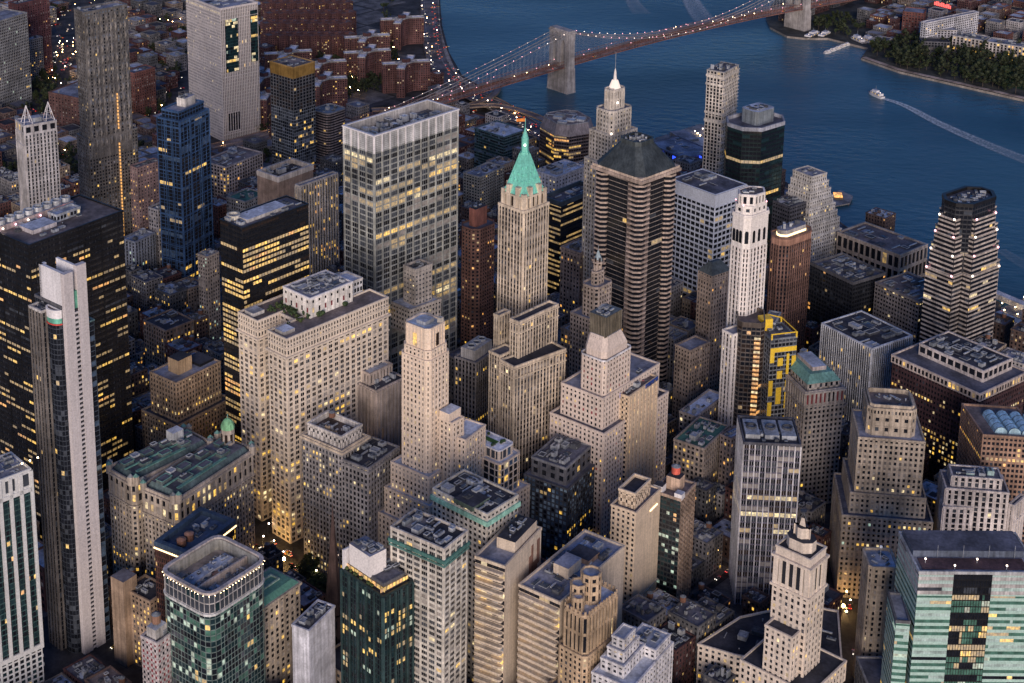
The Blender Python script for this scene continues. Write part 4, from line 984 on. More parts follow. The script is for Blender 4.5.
# ================= tower with lit balconies + yellow panels
poly = rectFR((738, 326), (765, 328), 128, 26); ch = chamfer(poly, 3)
b = Bld('residential_tower', 'dark bronze glass tower with one bright ladder of orange-lit bays, behind the white-ribbed slab', poly)
st = ST(W((.13, .11, .10), .4), 3.5, 3.0, .12, .3, .2, .15, mix={'bz': 4, 'gd': 3}, lit={'lo': 1}, lp=.02, core=DARK)
b.tier(ch, GZ, 128, st); b.roof(ch, 128, R5, W((.10, .08, .07), .4), 3.4, .5)
m = MB(); d = unit(sub(poly[1], poly[0])); n_ = (d[1], -d[0])
m.build('x', b.o) if False else None
for k in range(28):
    z0 = 24+k*3.5; q = add(add(poly[0], d, ln(sub(poly[1], poly[0]))*.74), n_, .8); m = MB()
    m.prism(boxc(q, d, 4.6, 2.6), z0, z0+.35, W((.5, .25, .12)), bottom=True); m.quad((*add(add(q, d, -2.2), n_, .9), z0+.5), (*add(add(q, d, 2.2), n_, .9), z0+.5), (*add(add(q, d, 2.2), n_, .9), z0+2.3), (*add(add(q, d, -2.2), n_, .9), z0+2.3), G['lo'] if k % 3 else G['lb'])
    m.build('lit_bay', b.o)
b.done()
poly = rectFR((764, 318), (797, 338), 124, 24); f, r = P(772, 339, 124), P(797, 336, 124)
poly = rectFR((771, 340), (797, 337), 122, 24); d = unit(sub(poly[1], poly[0])); n_ = (d[1], -d[0]); L_ = ln(sub(poly[1], poly[0]))
b = Bld('residential_tower', 'slim grey tower wrapped in scattered bright yellow panels with a yellow frame on its roof', poly)
b.tier(poly, GZ, 122, ST(W((.22, .23, .25), .4), 3.5, 3.0, .14, .3, .2, .15, mix={'gd': 4, 'gm': 3}, lp=.01, core=DARK)); b.roof(poly, 122, R1, UNIT2, .8)
YP = W((.85, .56, .05), .5, 0, .06, .06); m = MB()
def panel(t0, t1, z0, z1): q0, q1 = add(add(poly[0], d, L_*t0), n_, .5), add(add(poly[0], d, L_*t1), n_, .5); m.prism([q0, q1, add(q1, n_, -.4), add(q0, n_, -.4)], z0, z1, YP, bottom=True)
for a in ((0, .16, 104, 112), (0, .16, 78, 90), (0, .16, 60, 73), (.3, .5, 101, 107), (.3, .5, 91, 97), (.3, .5, 71, 84), (.64, .74, 94, 110), (.64, .74, 84, 89), (.64, .74, 67, 80), (.84, 1, 100, 108), (.84, 1, 88, 95), (.84, 1, 73, 84), (.84, 1, 62, 67), (.64, .74, 55, 61), (.3, .5, 50, 55), (0, 1, 112, 115.5)): panel(*a)
m.build('yellow_panel', b.o)
m = MB(); m.prism(boxc(add(add(poly[3], d, 4), n_, 6), d, 8, 8), 122.2, 131, YP); m.build('yellow_bulkhead', b.o)
m = MB()
for e in (add(poly[0], d, .5), add(poly[1], d, -.5), add(poly[2], d, -.5)): m.prism(boxc(e, d, 1, 1), 122, 126, YP)
m.tube((*poly[0], 126), (*poly[1], 126), .5, YP, 4); m.tube((*poly[1], 126), (*poly[2], 126), .5, YP, 4); m.tube((*poly[2], 126), (*add(poly[3], d, 8), 130), .5, YP, 4); m.build('roof_frame', b.o)
b.clutter(poly, 122, 3, 3, hmax=2)
q = rectFR((764, 322), (775, 324), 126, 20); b.tier(q, GZ, 126, ST(W((.16, .18, .22), .4), 3.5, 2.2, .1, .2, .15, .1, mix={'gd': 3, 'gm': 3, 'gb': 1}, lp=0)); b.roof(q, 126, R2, UNIT1, .8); b.done()

# ================= tan gothic, left of the white shaft
poly = rect((698, 270), (712, 276), (731, 270), 118)
b = Bld('stone_office_building', 'tan brick building with arcaded top and grey-green hipped roof, left of the slim white shaft', poly); TG = W((.38, .30, .25))
st = ST(TG, 3.7, 3.0, .5, .42, .35, .2, lit={'lw': 2, 'lo': 1}, lp=.04, lf=.04); b.tier(poly, GZ, 118, st); b.belt(poly, 113, 1, .6, TG)
m = MB(); c0 = cen(poly); m.prism(inset(poly, -.6), 118, 126, W((.10, .12, .13)), p1=boxc(c0, unit(sub(poly[1], poly[0])), 10, 3)); m.build('hipped_roof', b.o)
q = rect((677, 345), (690, 352), (708, 342), 72); b.tier(q, GZ, 72, st); b.roof(q, 72, R2, TG); FOOT.append(q); b.done()

# ================= brown brick octagon with red penthouse
poly = rect((458.5, 225), (476, 232), (497.5, 222.5), 150); ch = chamfer(poly, 5)
b = Bld('residential_tower', 'reddish brown brick tower with plain brick penthouse, left of the green spire tower', poly); RB2 = W((.15, .08, .065))
b.tier(ch, GZ, 150, ST(RB2, 3.1, 2.9, .5, .45, .25, .35, mix={'gd': 5, 'gm': 1}, lit={'lo': 2, 'lw': 1}, lp=.05, lf=.05)); b.roof(ch, 150, R1, RB2, 1.2)
q = inset(poly, 6.5); b.block(q, 150, 165, W((.24, .10, .08)), 'penthouse', top=R4); b.clutter(q, 165.1, 3, 2, hmax=1.5); b.done()
# tower with three fans
poly = rect((455.5, 357), (476, 364), (497, 349), 100)
b = Bld('office_building', 'dark grey ribbed block with three round fans on a pale roof housing', poly); GR2 = W((.27, .245, .24))
b.tier(poly, GZ, 100, ST(GR2, 3.8, 2.8, .42, .4, .4, .12, span=W((.13, .115, .11)), mix={'gd': 5, 'gm': 1}, lit={'lw': 1}, lp=.02, zones=[(.5, .53, .8), (.88, .91, .4)])); b.roof(poly, 100, R1, GR2, 1)
c0 = cen(poly); d = unit(sub(poly[1], poly[0])); q = boxc(c0, d, ln(sub(poly[1], poly[0]))*.8, 12); b.block(q, 100.1, 108, CONC, 'fan_housing')
for t in (-.3, 0, .3):
    m = MB(); qq = add(c0, d, t*ln(sub(poly[1], poly[0]))*.8); m.ring(circ(qq, 3.2, 14), circ(qq, 2.6, 14), 108, 109.4, UNIT3); m.prism(circ(qq, 2.6, 14), 108, 108.5, UNIT4); m.build('roof_fan', b.o)
b.done()
# ================= cream setback skyscraper in the middle
poly = rect((404.5, 330), (425, 336), (444, 327), 190)
pS = rect((399.8, 343), (428.5, 354), (450.5, 341.5), 176); d = unit(sub(pS[1], pS[0])); nv = unit(sub(pS[3], pS[0])); c0 = cen(pS)
b = Bld('art_deco_skyscraper', 'pale pink-cream setback skyscraper with a notched crown and one tall amber lit crown window, centre', pS)
WM = W((.76, .62, .50), .8, 0, .08, .14)
st = ST(WM, 3.7, 3.3, .54, .44, .4, .2, mix={'gd': 4, 'gm': 2, 'bl': 1}, lit={'lb': 4, 'lw': 1}, lp=.08, lf=.12, lk=4, end=1.5)
oc = chamfer(pS, 2.4); b.tier(oc, 60, 170, st, edges=None); b.roof(oc, 170, R2, WM, .6)
i1 = chamfer(inset(pS, .9), 2.8); b.tier(i1, 170, 176, st); b.roof(i1, 176, R2, WM, .6)
i2 = chamfer(inset(pS, 1.9), 2.6); b.block(i2, 176, 190, WM, 'crown'); b.roof(i2, 190, ROOF((.45, .52, .62)), WM, 1.1)
b.belt(i2, 180.5, .5, .35, WM); m = MB()
for (a, c, mt) in ((pS[3], pS[0], G['lw']), (pS[0], pS[1], G['bz'])):
    dd = unit(sub(c, a)); n_ = (dd[1], -dd[0]); q = add(add(((a[0]+c[0])/2, (a[1]+c[1])/2), n_, -1.4), dd, -.5)
    m = MB(); A, B_ = add(q, dd, -1.5), add(q, dd, 1.5); m.quad((*A, 177.5), (*B_, 177.5), (*B_, 186), (*A, 186), mt); m.build('crown_window', b.o)
m = MB()
for k in range(8):
    t = k/8; q = add(i2[0], sub(i2[1], i2[0]), t)
for i in range(0, 8):
    a, c = i2[i], i2[(i+1) % 8]; L_ = ln(sub(c, a)); k = max(1, int(L_/2.6)); dd = unit(sub(c, a)); n_ = (dd[1], -dd[0])
    for j in range(k+1): m.prism(boxc(add(add(a, dd, j*L_/k), n_, .15), dd, .5, .6), 176, 190.4, WM)
m.build('fluted_rib', b.o)
b.block(boxc(c0, d, 9, 7), 190.2, 192.5, UNIT3, 'bulkhead', top=R3); b.block(boxc(add(i2[2], sub(c0, i2[2]), .2), d, 3, 3), 190.2, 194, CREAM, 'stair_tower')
for k, (o_, z_) in enumerate(((4, 92), (7, 74), (10, 56))):
    q = inset(pS, -o_); q = [q[0], q[1], q[2], q[3]]; b.tier(q, z_-40 if k < 2 else GZ, z_, st); b.roof(q, z_, R3, WM, .9)
# eastern wings stepping down towards the annex
for (L_, F_, R_, z_) in (((438, 416), (452, 424), (462, 417), 128), ((450, 432), (466, 441), (480, 424), 116)):
    q = rect(L_, F_, R_, z_); b.tier(q, GZ, z_, st); b.roof(q, z_, R3, WM, .8); FOOT.append(q)
b.block(boxc(cen(rect((438, 416), (452, 424), (462, 417), 128)), d, 12, 8), 128.1, 134, WM, 'penthouse', top=R3)
b.done(); FOOT.append(inset(pS, -10))
# annex with terrace garden
poly = rect((459.5, 441), (500, 463), (517, 448), 96); POD = poly
b = Bld('office_building', 'cream stone annex with big square windows and a white roof terrace dotted with round shrubs', poly)
stA = ST(WM, 4.6, 4.6, .2, .16, .4, .3, mix={'gd': 3, 'gb': 1, 'gm': 2}, lit={'lb': 1, 'lw': 3}, lp=.10)
ra = rounded(poly, 4, 3); b.tier(ra, 70, 94, stA, edges=None); b.roof(ra, 94, ROOF((.55, .58, .66)), WM, .7)
q = rounded(inset(poly, 3.5), 3, 3); b.tier(q, 94, 101, ST(WM, 7, 4.2, .25, .12, .3, .2, mix={'gb': 1, 'gm': 2}, lp=0)); b.roof(q, 101, ROOF((.66, .68, .76)), WHITE, .6, .4)
m = MB(); dd = unit(sub(poly[1], poly[0])); m.prism(boxc(cen(poly), unit(sub(poly[0], poly[3])), 14, 3.5), 101.1, 101.6, W((.05, .12, .03))); m.build('lawn_bed', b.o)
rn = random.Random(5); HEDGE = W((.03, .06, .025)); ipq = inset(poly, 6)
for k in range(13):
    for _ in range(20):
        t, u = rn.random(), rn.random(); q = add(add(ipq[0], sub(ipq[1], ipq[0]), t), sub(ipq[3], ipq[0]), u)
        if segd(q, cen(poly), add(cen(poly), unit(sub(poly[0], poly[3])), 6)) > 3: break
    m = MB(); m.prism(circ(q, 1.1, 8), 101.1, 101.6, CONC); m.ball((*q, 102.2), 1.1, HEDGE); m.build('potted_shrub', b.o)
q = inset(poly, -4); b.tier(q, GZ, 70, st); b.roof(q, 70, R3, WM, .9); FOOT.append(q); b.done()

# ================= Equitable-type H block
P2 = [(266, 332), (286.5, 340), (390, 298.5)]
poly = rect(*P2, 156); f, r, bk, l = poly; d = unit(sub(r, f)); nv = unit(sub(l, f)); wd = ln(sub(l, f)); Lr = ln(sub(r, f))
EQ = W((.72, .62, .52), .8, 0, .10, .16)
# second bar further back, parallel
gap = wd+16
f2 = add(add(f, nv, gap), d, 4); bar2 = [f2, add(f2, d, Lr), add(add(f2, d, Lr), nv, 20.5), add(f2, nv, 20.5)]
mid_ = [add(add(f, nv, wd), d, 24), add(add(f, nv, wd), d, Lr-16), add(add(f, nv, gap), d, Lr-16), add(add(f, nv, gap), d, 24)]
b = Bld('stone_office_block', 'massive cream stone H-shaped office block with a planted roof terrace and white penthouse', [f, r, bar2[2], bar2[3]], cap=100)
st = ST(EQ, 3.8, 5.2, .34, .36, .4, .3, mix={'gd': 4, 'gm': 3, 'bl': 1}, lit={'lw': 4, 'lb': 3}, lp=.05, lf=.12, split=2, lk=7, end=1.5, zones=[(.78, .80, .35), (.69, .715, .6), (.66, .68, .5), (.36, .42, .45), (.1, .2, .5), (.56, .60, .2)])
stt = ST(EQ, 4.0, 2.6, .48, .30, .4, .2, mix={'gd': 4, 'gm': 1}, lp=.01)
for q in (poly, bar2):
    b.tier(q, GZ, 143, st); b.belt(q, 142.4, 1.3, 1.6, EQ); b.tier(q, 143.7, 155.5, stt, name='upper_wall'); b.belt(q, 149.5, .8, .7, EQ); b.roof(q, 155.6, R5, EQ, 1.3)
    b.belt(q, 131, .8, .7, EQ); b.block(boxc(add(add(q[3], d, 8), nv, -8), d, 10, 9), 155.7, 158.2, CONC, 'bulkhead', top=R3)
b.tier(mid_, GZ, 155, st); b.roof(mid_, 155.4, R5, EQ, 1)
pc = add(cen([f, r, bar2[2], bar2[3]]), d, 4); pa = boxc(pc, d, Lr*.42, (wd*2+gap-wd)*.52)
b.tier(pa, 155.7, 170, ST(W((.72, .68, .64)), 7, 6, .7, .5, .15, .1, mix={'gd': 2, 'br': 1}, lp=.05), name='penthouse'); b.roof(pa, 170, R2, WHITE, .9); b.clutter(pa, 170, 18, 3, big=1.2, hmax=2.4)
pb_ = boxc(add(pc, d, Lr*.31), d, Lr*.12, (wd*2+gap-wd)*.3); b.tier(pb_, 155.7, 166, ST(W((.50, .50, .52)), 5, 3, .3, .4, .15, .1, mix={'gd': 1}, lp=0), name='penthouse'); b.roof(pb_, 166, R3, CONC)
SHR = W((.035, .06, .025)); SHR2 = W((.06, .085, .03)); rn = random.Random(11)
for k in range(46):
    t = rn.random(); side = rn.choice((0, 1, 2))
    if side == 0: q = add(add(f, d, 14+rn.random()*Lr*.6), nv, wd-1.5-rn.random()*5)
    elif side == 1: q = add(add(f, d, 25+rn.random()*12), nv, wd+rn.random()*16)
    else: q = add(add(f2, d, 16+rn.random()*22), nv, 1+rn.random()*10)
    if inside(q, pa): continue
    m = MB(); R_ = .9+rn.random()*1.0
    for j in range(4): m.ball((q[0]+rn.uniform(-1, 1)*R_, q[1]+rn.uniform(-1, 1)*R_, 156.6+rn.random()*1.8), R_*rn.uniform(.55, .9), rn.choice((SHR, SHR2)), 5, 4)
    m.build('terrace_shrub', b.o)
b.done()

# ================= black tower left of it (deep amber floors)
b, poly = quick('office_tower', 'black glass tower with broken rows of yellow lit floors, behind the cream H-shaped block', (215, 222.5), (242, 229), (313, 206.5), 212,
    ST(BLACK, 3.9, 2.9, .14, .42, .10, .16, mix={'gd': 8, 'bz': 1}, lit={'lw': 6, 'lo': 1, 'ld': 3}, lp=.16, lf=.6, run=4, core=DARK, lk=5, nocap=True, zones=[(.93, 1, 0)]), R1, BLACK, 0, 1.0)
b.block(boxc(add(cen(poly), unit(sub(poly[1], poly[0])), -3), unit(sub(poly[1], poly[0])), 38, 13), 212.1, 214.6, CONC, 'penthouse', top=R3); b.clutter(poly, 212, 14, 3, big=1.3, hmax=2.5)
m = MB(); c_ = add(poly[3], sub(cen(poly), poly[3]), .3); m.ring(circ(c_, 5, 14), circ(c_, 3.6, 14), 212, 215, W((.6, .56, .48))); m.prism(circ(c_, 3.6, 14), 212, 213.4, UNIT1); m.build('round_tank', b.o); b.done()

# ================= the big black tower far left
b, poly = quick('office_tower', 'huge black steel tower with a row of round fans on its roof, left edge', (-12, 228), (29, 246.5), (121, 211), 226,
    ST(BLACK, 4.2, 5, .12, .55, .5, .25, mix={'gd': 8, 'gm': 1}, lit={'lw': 5, 'lo': 2, 'ld': 3}, lp=.10, lf=.35, run=2, core=DARK, lk=5, every=3, split=2, nocap=True, zones=[(.93, 1, 0), (.905, .93, .7), (.42, .5, .5), (.2, .4, .35)]), R5, BLACK, 0, 1.2)
d = unit(sub(poly[1], poly[0])); nv = unit(sub(poly[3], poly[0])); Lr = ln(sub(poly[1], poly[0])); wd = ln(sub(poly[3], poly[0]))
q = boxc(add(add(poly[3], d, Lr*.42), nv, -8), d, Lr*.78, 9); b.block(q, 226.1, 230, W((.36, .30, .30)), 'fan_housing', top=R2)
for k in range(8):
    m = MB(); cc = add(add(poly[3], d, Lr*.08+k*Lr*.098), nv, -8); m.ring(circ(cc, 3.6, 14), circ(cc, 2.8, 14), 230, 233, UNIT3); m.prism(circ(cc, 2.8, 14), 230, 231, UNIT4); m.build('roof_fan', b.o)
for k in range(6): m = MB(); m.ball((*add(add(poly[3], d, Lr*.05+k*Lr*.13), nv, -14), 228.5), .7, LAMPP if k % 2 else LAMPW); m.build('roof_lamp', b.o)
q = boxc(add(add(poly[0], d, Lr*.6), nv, wd*.5), d, 20, 9); b.tier(q, 226.1, 230.5, ST(UNIT1, 4, 3, .25, .3, .2, .1, mix={'gd': 1, 'bl': 1}, lp=.3), name='penthouse'); b.roof(q, 230.5, R3, UNIT1)
b.block(boxc(add(add(poly[0], d, Lr*.3), nv, wd*.45), d, 20, 14), 226.1, 229, W((.5, .46, .48)), 'penthouse', top=R3); b.clutter(poly, 226, 8, 13, big=1.5, hmax=2.4, inner=5); b.done()

# ================= white slab tower in front of it
B0 = P(88, 655, 3); ZT = zat(B0, 275); DZ = ZT-182; F_, R_ = P(63.5, 275, ZT), P(86, 266.5, ZT); print('slab', ZT); d = unit(sub(R_, F_)); Lw = ln(sub(R_, F_)); nv = (-d[1], d[0])
b = Bld('hotel_tower', 'tower whose smooth white slab wall is split by a column of small square windows', [F_, R_, add(R_, nv, 16), add(F_, nv, 16)])
SW = W((.60, .55, .55), .75, 0, .06, .10); m = MB(); g0, g1 = .40, .58; n_ = (d[1], -d[0])
def slab(t0, t1, z0, z1, dep, mat=SW, off=0): q0, q1 = add(add(F_, d, Lw*t0), n_, off), add(add(F_, d, Lw*t1), n_, off); m.prism([q0, q1, add(q1, nv, dep), add(q0, nv, dep)], z0, z1, mat)
slab(0, g0, GZ, 182+DZ, 3.2); slab(g1, 1, GZ, 184.5+DZ, 3.2); slab(g0, g1, GZ, 158+DZ, 2.6, DARK, -.6)
for k in range(int((154+DZ)/3.0)):
    z0 = 4+k*3.0
    slab(g0, g1, z0, z0+1.25, 2.8, SW, -.05)
m.build('slab_wall', b.o)
m = MB(); slab(g0, g1, 158.1+DZ, 169+DZ, 2.4, W((.12, .33, .24), .3), -.8); m.build('green_glass_slot', b.o)
# upstanding white fins of the crown, running back
m = MB(); a0 = add(add(F_, d, Lw*.02), nv, 3.2); m.prism([a0, add(a0, d, 2), add(add(a0, d, 2), nv, 21), add(a0, nv, 21)], 160+DZ, 182+DZ, WHITE)
a0 = add(add(F_, d, Lw*.60), nv, 3.2); m.prism([a0, add(a0, d, 1.6), add(add(a0, d, 1.6), nv, 17), add(a0, nv, 17)], 160+DZ, 184+DZ, WHITE)
a0 = add(add(F_, d, Lw*.02), nv, 22.2); m.prism([a0, add(a0, d, 4), add(add(a0, d, 4), nv, 2), add(a0, nv, 2)], 160+DZ, 182+DZ, WHITE); m.build('crown_fin', b.o)
# glass body to the left
q0 = add(add(F_, nv, 3.3), d, -.0); body = [q0, add(q0, d, Lw*.98), add(add(q0, d, Lw*.98), nv, 26), add(q0, nv, 26)]
b.tier(body, GZ, 160+DZ, ST(W((.05, .06, .08), .35), 3.3, 2.2, .12, .18, .12, .08, mix={'gd': 5, 'gm': 1}, lit={'lw': 1}, lp=.008, core=DARK, end=1))
b.roof(body, 160+DZ, R4, DKGREY)
# curved dark glass bow
cb = add(add(q0, nv, 6), n_, -1.0); bow = [add(cb, (cos(a)*0+(-d[0])*cos(a)*4.2+nv[0]*sin(a)*6.2, (-d[1])*cos(a)*4.2+nv[1]*sin(a)*6.2)) for a in [pi/2-k*pi/8 for k in range(9)]]
if sum((bow[i][0]*bow[(i+1) % 9][1]-bow[(i+1) % 9][0]*bow[i][1]) for i in range(9)) < 0: bow = bow[::-1]
b.tier(bow, GZ, 150+DZ, ST(W((.06, .07, .09), .3), 3.3, 1.8, .1, .14, .1, .06, mix={'gd': 5, 'gm': 2}, lit={'lw': 1}, lp=.01, core=DARK)); b.roof(bow, 158+DZ, R5, WHITE, .8)
m = MB(); m.prism(bow, 150+DZ, 153.5+DZ, W((.14, .42, .32), .3)); m.build('green_glass_band', b.o); m = MB(); m.prism(inset(bow, -.3), 153.5+DZ, 158+DZ, WHITE); m.build('white_band', b.o); m = MB(); m.ring(inset(bow, -.5), bow, 149.4+DZ, 150.3+DZ, W((.5, .07, .06))); m.build('red_band', b.o)
# concrete grid wing further left
q0 = add(add(F_, nv, 14.5), d, -6.6); wg = [q0, add(q0, d, 14), add(add(q0, d, 14), nv, 12), add(q0, nv, 12)]
b.tier(wg, GZ, 156+DZ, ST(W((.19, .17, .16)), 3.3, 3.0, .34, .2, .7, .15, span=W((.10, .095, .095)), mix={'gd': 3, 'gm': 1}, lp=.005)); b.roof(wg, 156+DZ, R1, CONC); b.clutter(wg, 156+DZ, 3, 2, hmax=3)
q0 = add(add(F_, nv, 1.2), d, Lw+.1); wg = [q0, add(q0, d, 4.5), add(add(q0, d, 4.5), nv, 14), add(q0, nv, 14)]
b.tier(wg, GZ, 146+DZ, ST(W((.08, .10, .13), .3), 3.3, 4, .1, .15, .1, .08, mix={'gd': 3, 'gb': 1}, lp=0)); b.roof(wg, 146+DZ, R1, TEALM, .5); b.done()

# ================= white framed tower, bottom left corner
f, r = P(-12, 486, 150), P(30.5, 470, 150); d = unit(sub(r, f)); nv = (-d[1], d[0]); poly = [f, r, add(r, nv, 24), add(f, nv, 24)]
b = Bld('residential_tower', 'white framed tower with tall panels of dark green glass, bottom left corner', poly); WF = W((.62, .62, .62), .6, 0, .05, .08)
b.tier(poly, GZ, 34, ST(WF, 3.6, 3.6, .3, .3, .5, .3, mix={'gt': 2, 'gd': 3}, lit={'lw': 1}, lp=.05))
b.tier(poly, 34, 138, ST(W((.05, .10, .10), .3), 3.5, 2.2, .08, .22, .1, .06, mix={'gt': 4, 'gd': 3}, lit={'lw': 2, 'lo': 1}, lp=.035, core=DARK)); b.tier(poly, 138, 150, ST(WF, 12, 9, .3, .25, .4, .3, mix={'gm': 1}, lp=0)); b.roof(poly, 150, R2, WF, 1.2)
m = MB()
for e, (a, c) in enumerate(((poly[0], poly[1]), (poly[1], poly[2]), (poly[3], poly[0]))):
    L_ = ln(sub(c, a)); dd = unit(sub(c, a)); n_ = (dd[1], -dd[0]); k = 4 if e == 0 else 2
    for j in range(k+1): m.prism(boxc(add(add(a, dd, j*L_/k), n_, .3), dd, 2.2, 1.2), 34, 150, WF)
m.ring(inset(poly, -1), poly, 33, 36, WF); m.ring(inset(poly, -.9), poly, 137, 139.5, WF); m.build('white_frame', b.o)
for k in range(20): m = MB(); m.prism(boxc(add(r, nv, .8+(k % 2)*.1), d, 1.6, 1.6), 20+k*6, 22+k*6, WF, bottom=True); m.build('balcony', b.o)
b.clutter(poly, 150, 9, 8, big=1.4, hmax=2.5)
for k in range(3): m = MB(); m.ball((*add(add(poly[0], d, 24+k*5), nv, 5), 153), .5, LAMPC); m.build('roof_lamp', b.o)
b.done()

# ================= twin gothic blocks with green copper roofs
TT = W((.42, .36, .31))
def gothic(lbl, L, F, R, h, dome):
    poly = rect(L, F, R, h); b = Bld('gothic_office_building', lbl, poly); ch = chamfer(poly, 2.5); d = unit(sub(poly[1], poly[0])); nv = unit(sub(poly[3], poly[0])); Lr = ln(sub(poly[1], poly[0])); wd = ln(sub(poly[3], poly[0]))
    st = ST(TT, 3.8, 3.0, .48, .42, .45, .25, mix={'gd': 4, 'gm': 1}, lit={'lw': 5, 'lb': 3}, lp=.14, lf=.15, lk=3)
    b.tier(ch, GZ, h-18, st); b.belt(ch, h-18.3, 1.0, 1.3, TT)
    b.tier(ch, h-17.2, h-3, ST(TT, 6.9, 5.0, .45, .3, .7, .4, mix={'gd': 3, 'bl': 1}, lit={'lw': 3, 'lb': 2}, lp=.5, lf=0), name='arcade'); b.belt(ch, h-3.2, 1.4, 1.5, TT); b.roof(ch, h-1.7, R1, TT, 1.8, .8)
    m = MB(); q = inset(poly, 3); m.prism(inset(poly, 3), h-1.6, h+2.2, W((.09, .13, .14)), p1=inset(poly, 5), top=R1); m.build('mansard', b.o)
    for k in range(7):
        m = MB(); q = boxc(add(add(add(poly[0], nv, wd*(.3 if k % 2 else .62)), d, Lr*(.10+.12*k)), d, 2), d, Lr*.12, wd*.18); m.prism(q, h+2.2, h+4.5, W((.10, .13, .13)), top=R1, p1=inset(q, .5)); m.ring(inset(q, -.2), inset(q, .2), h+4.5, h+4.8, W((.14, .24, .22)) if k % 3 else COPPER)
        m.build('copper_roof', b.o)
    m = MB(); m.prism(boxc(add(add(poly[0], nv, wd*.45), d, Lr*.45), d, Lr*.8, 1.0), h+2.3, h+3.1, W((.15, .33, .28))); m.prism(boxc(add(add(poly[0], nv, wd*.18), d, Lr*.4), d, Lr*.6, 2.2), h+2.3, h+2.9, W((.13, .28, .24))); m.build('copper_walk', b.o)
    rn = random.Random(int(h)); 
    for i, q in enumerate(ch): m = MB(); m.prism(circ(q, 2.1, 8), h-3, h+3, TT); m.cone(circ(q, 2.1, 8), h+3, q, h+5, COPPER if i % 2 else W((.2, .22, .24))); m.build('corner_turret', b.o)
    if not dome: b.block(boxc(add(add(poly[0], nv, wd*.6), d, Lr*.72), d, 9, 7), h+2.2, h+11, UNIT3, 'bulkhead', top=R3)
    b.clutter(inset(poly, 4), h+4.6, 4, 6, hmax=2)
    if dome:
        q = add(add(poly[1], d, -7), nv, wd*.55); z = h+2
        m = MB(); m.prism(circ(q, 4.6, 8), h-2, h+13, TT); m.build('cupola_drum', b.o); m = MB()
        for k in range(5):
            r0, r1 = 4.7*cos(k*pi/2/5), 4.7*cos((k+1)*pi/2/5); m.prism(circ(q, r0, 10), h+13+7*sin(k*pi/2/5), h+13+7*sin((k+1)*pi/2/5), W((.25, .55, .30)), p1=circ(q, max(r1, .3), 10))
        m.tube((*q, h+19.5), (*q, h+23), .35, COPPER, 5); m.build('copper_dome', b.o)
        for k in range(8): a = k*pi/4; m = MB(); m.quad((q[0]+4.7*cos(a-.2), q[1]+4.7*sin(a-.2), h+4), (q[0]+4.7*cos(a+.2), q[1]+4.7*sin(a+.2), h+4), (q[0]+4.7*cos(a+.2), q[1]+4.7*sin(a+.2), h+10), (q[0]+4.7*cos(a-.2), q[1]+4.7*sin(a-.2), h+10), G['bz']); m.build('arched_window', b.o)
    b.done(); return poly
gothic('ornate gothic stone block with green copper roof, rear one of the lit pair', (108, 466), (133, 482), (212, 442), 92, False)
gothic('ornate gothic stone block with lit arcade and a small green domed cupola', (139, 486), (176, 500), (256, 449), 92, True)

# ================= brown stepped brick block, lit rows
TB2 = W((.34, .25, .18)); st = ST(TB2, 3.7, 2.9, .5, .42, .35, .2, mix={'gd': 4, 'gm': 1}, lit={'lw': 3, 'lb': 2}, lp=.03, lf=.1, lk=5, zones=[(.72, .78, .8), (.56, .62, .8)])
b, poly = quick('office_building', 'tan stepped office block with bright window rows, between the two big black towers', (153.5, 371), (176, 384), (217, 361), 96, st, R2, None, 0, 1)
d = unit(sub(poly[1], poly[0])); b.block(boxc(add(cen(poly), d, -5), d, 13, 11), 96.1, 107, W((.42, .30, .19)), 'bulkhead', top=R4); b.block(boxc(add(cen(poly), d, 14), d, 14, 16), 96.1, 98, BLACK, 'machine_well', top=R4)
q = inset(poly, -5); b.tier(q, GZ, 66, var(st, zones=None, lp=.07)); b.roof(q, 66, R4, TB2, 1.2); FOOT.append(q); b.done()
b, _ = quick('office_building', 'low brown office block with two rows of amber windows, behind the tan stepped block', (146, 320), (166, 332), (192, 320), 62, ST(W((.28, .20, .16)), 4, 3.4, .4, .35, .4, .25, lit={'lo': 1, 'lw': 2}, lp=.05, lf=.1, zones=[(.8, .88, .7), (.6, .68, .4)]), R4, None, 5, 1.2, big=1.4); b.done()
b, _ = quick('narrow_tower', 'tall narrow grey-tan concrete tower standing against the black tower with yellow floors', (200.5, 254), (207, 258), (216, 252), 112, ST(W((.33, .28, .25)), 3.4, 2.6, .5, .45, .25, .2, lit={'lw': 1, 'lc': 1}, lp=.06), R3, None, 3); b.done()

# ================= striped & blank pair, upper left of centre
b, _ = quick('office_building', 'slab with bold vertical white ribs and amber-lit floors behind the black tower', (296.5, 185), (300, 187), (336.5, 173.5), 128, ST(W((.55, .50, .46)), 3.9, 3.4, .34, .3, 1.3, .1, mix={'gd': 5}, lit={'lw': 4, 'lo': 1}, lp=.08, lf=.2, span=DARK, end=1.5, zones=[(.45, .50, .7), (.3, .42, .4)]), R2, W((.55, .50, .46)), 8, 1.2, big=1.5, depth=None); b.done()
poly = rect((261.5, 173.5), (278, 182), (309, 168), 122)
b = Bld('brick_office_building', 'windowless brown brick box with a hollow white roof well, next to the white-ribbed slab', poly); BW2 = W((.27, .20, .17))
b.block(poly, GZ, 122, BW2, 'wall', top=R2); b.roof(poly, 122.05, R4, W((.5, .45, .42)), 4.5, 2.0); b.clutter(poly, 122.1, 4, 2, big=1.8, hmax=5); b.done()
b, _ = quick('office_building', 'grey deep-gridded office block with broad pale roof, below the pale pink ribbed slab', (206, 160), (226, 168), (258, 152), 58, ST(W((.40, .35, .35)), 4, 4.2, .28, .35, .8, .5, mix={'gd': 4}, lit={'lw': 2, 'lo': 1}, lp=.16), R5, None, 6, 1.2, big=2); b.done()
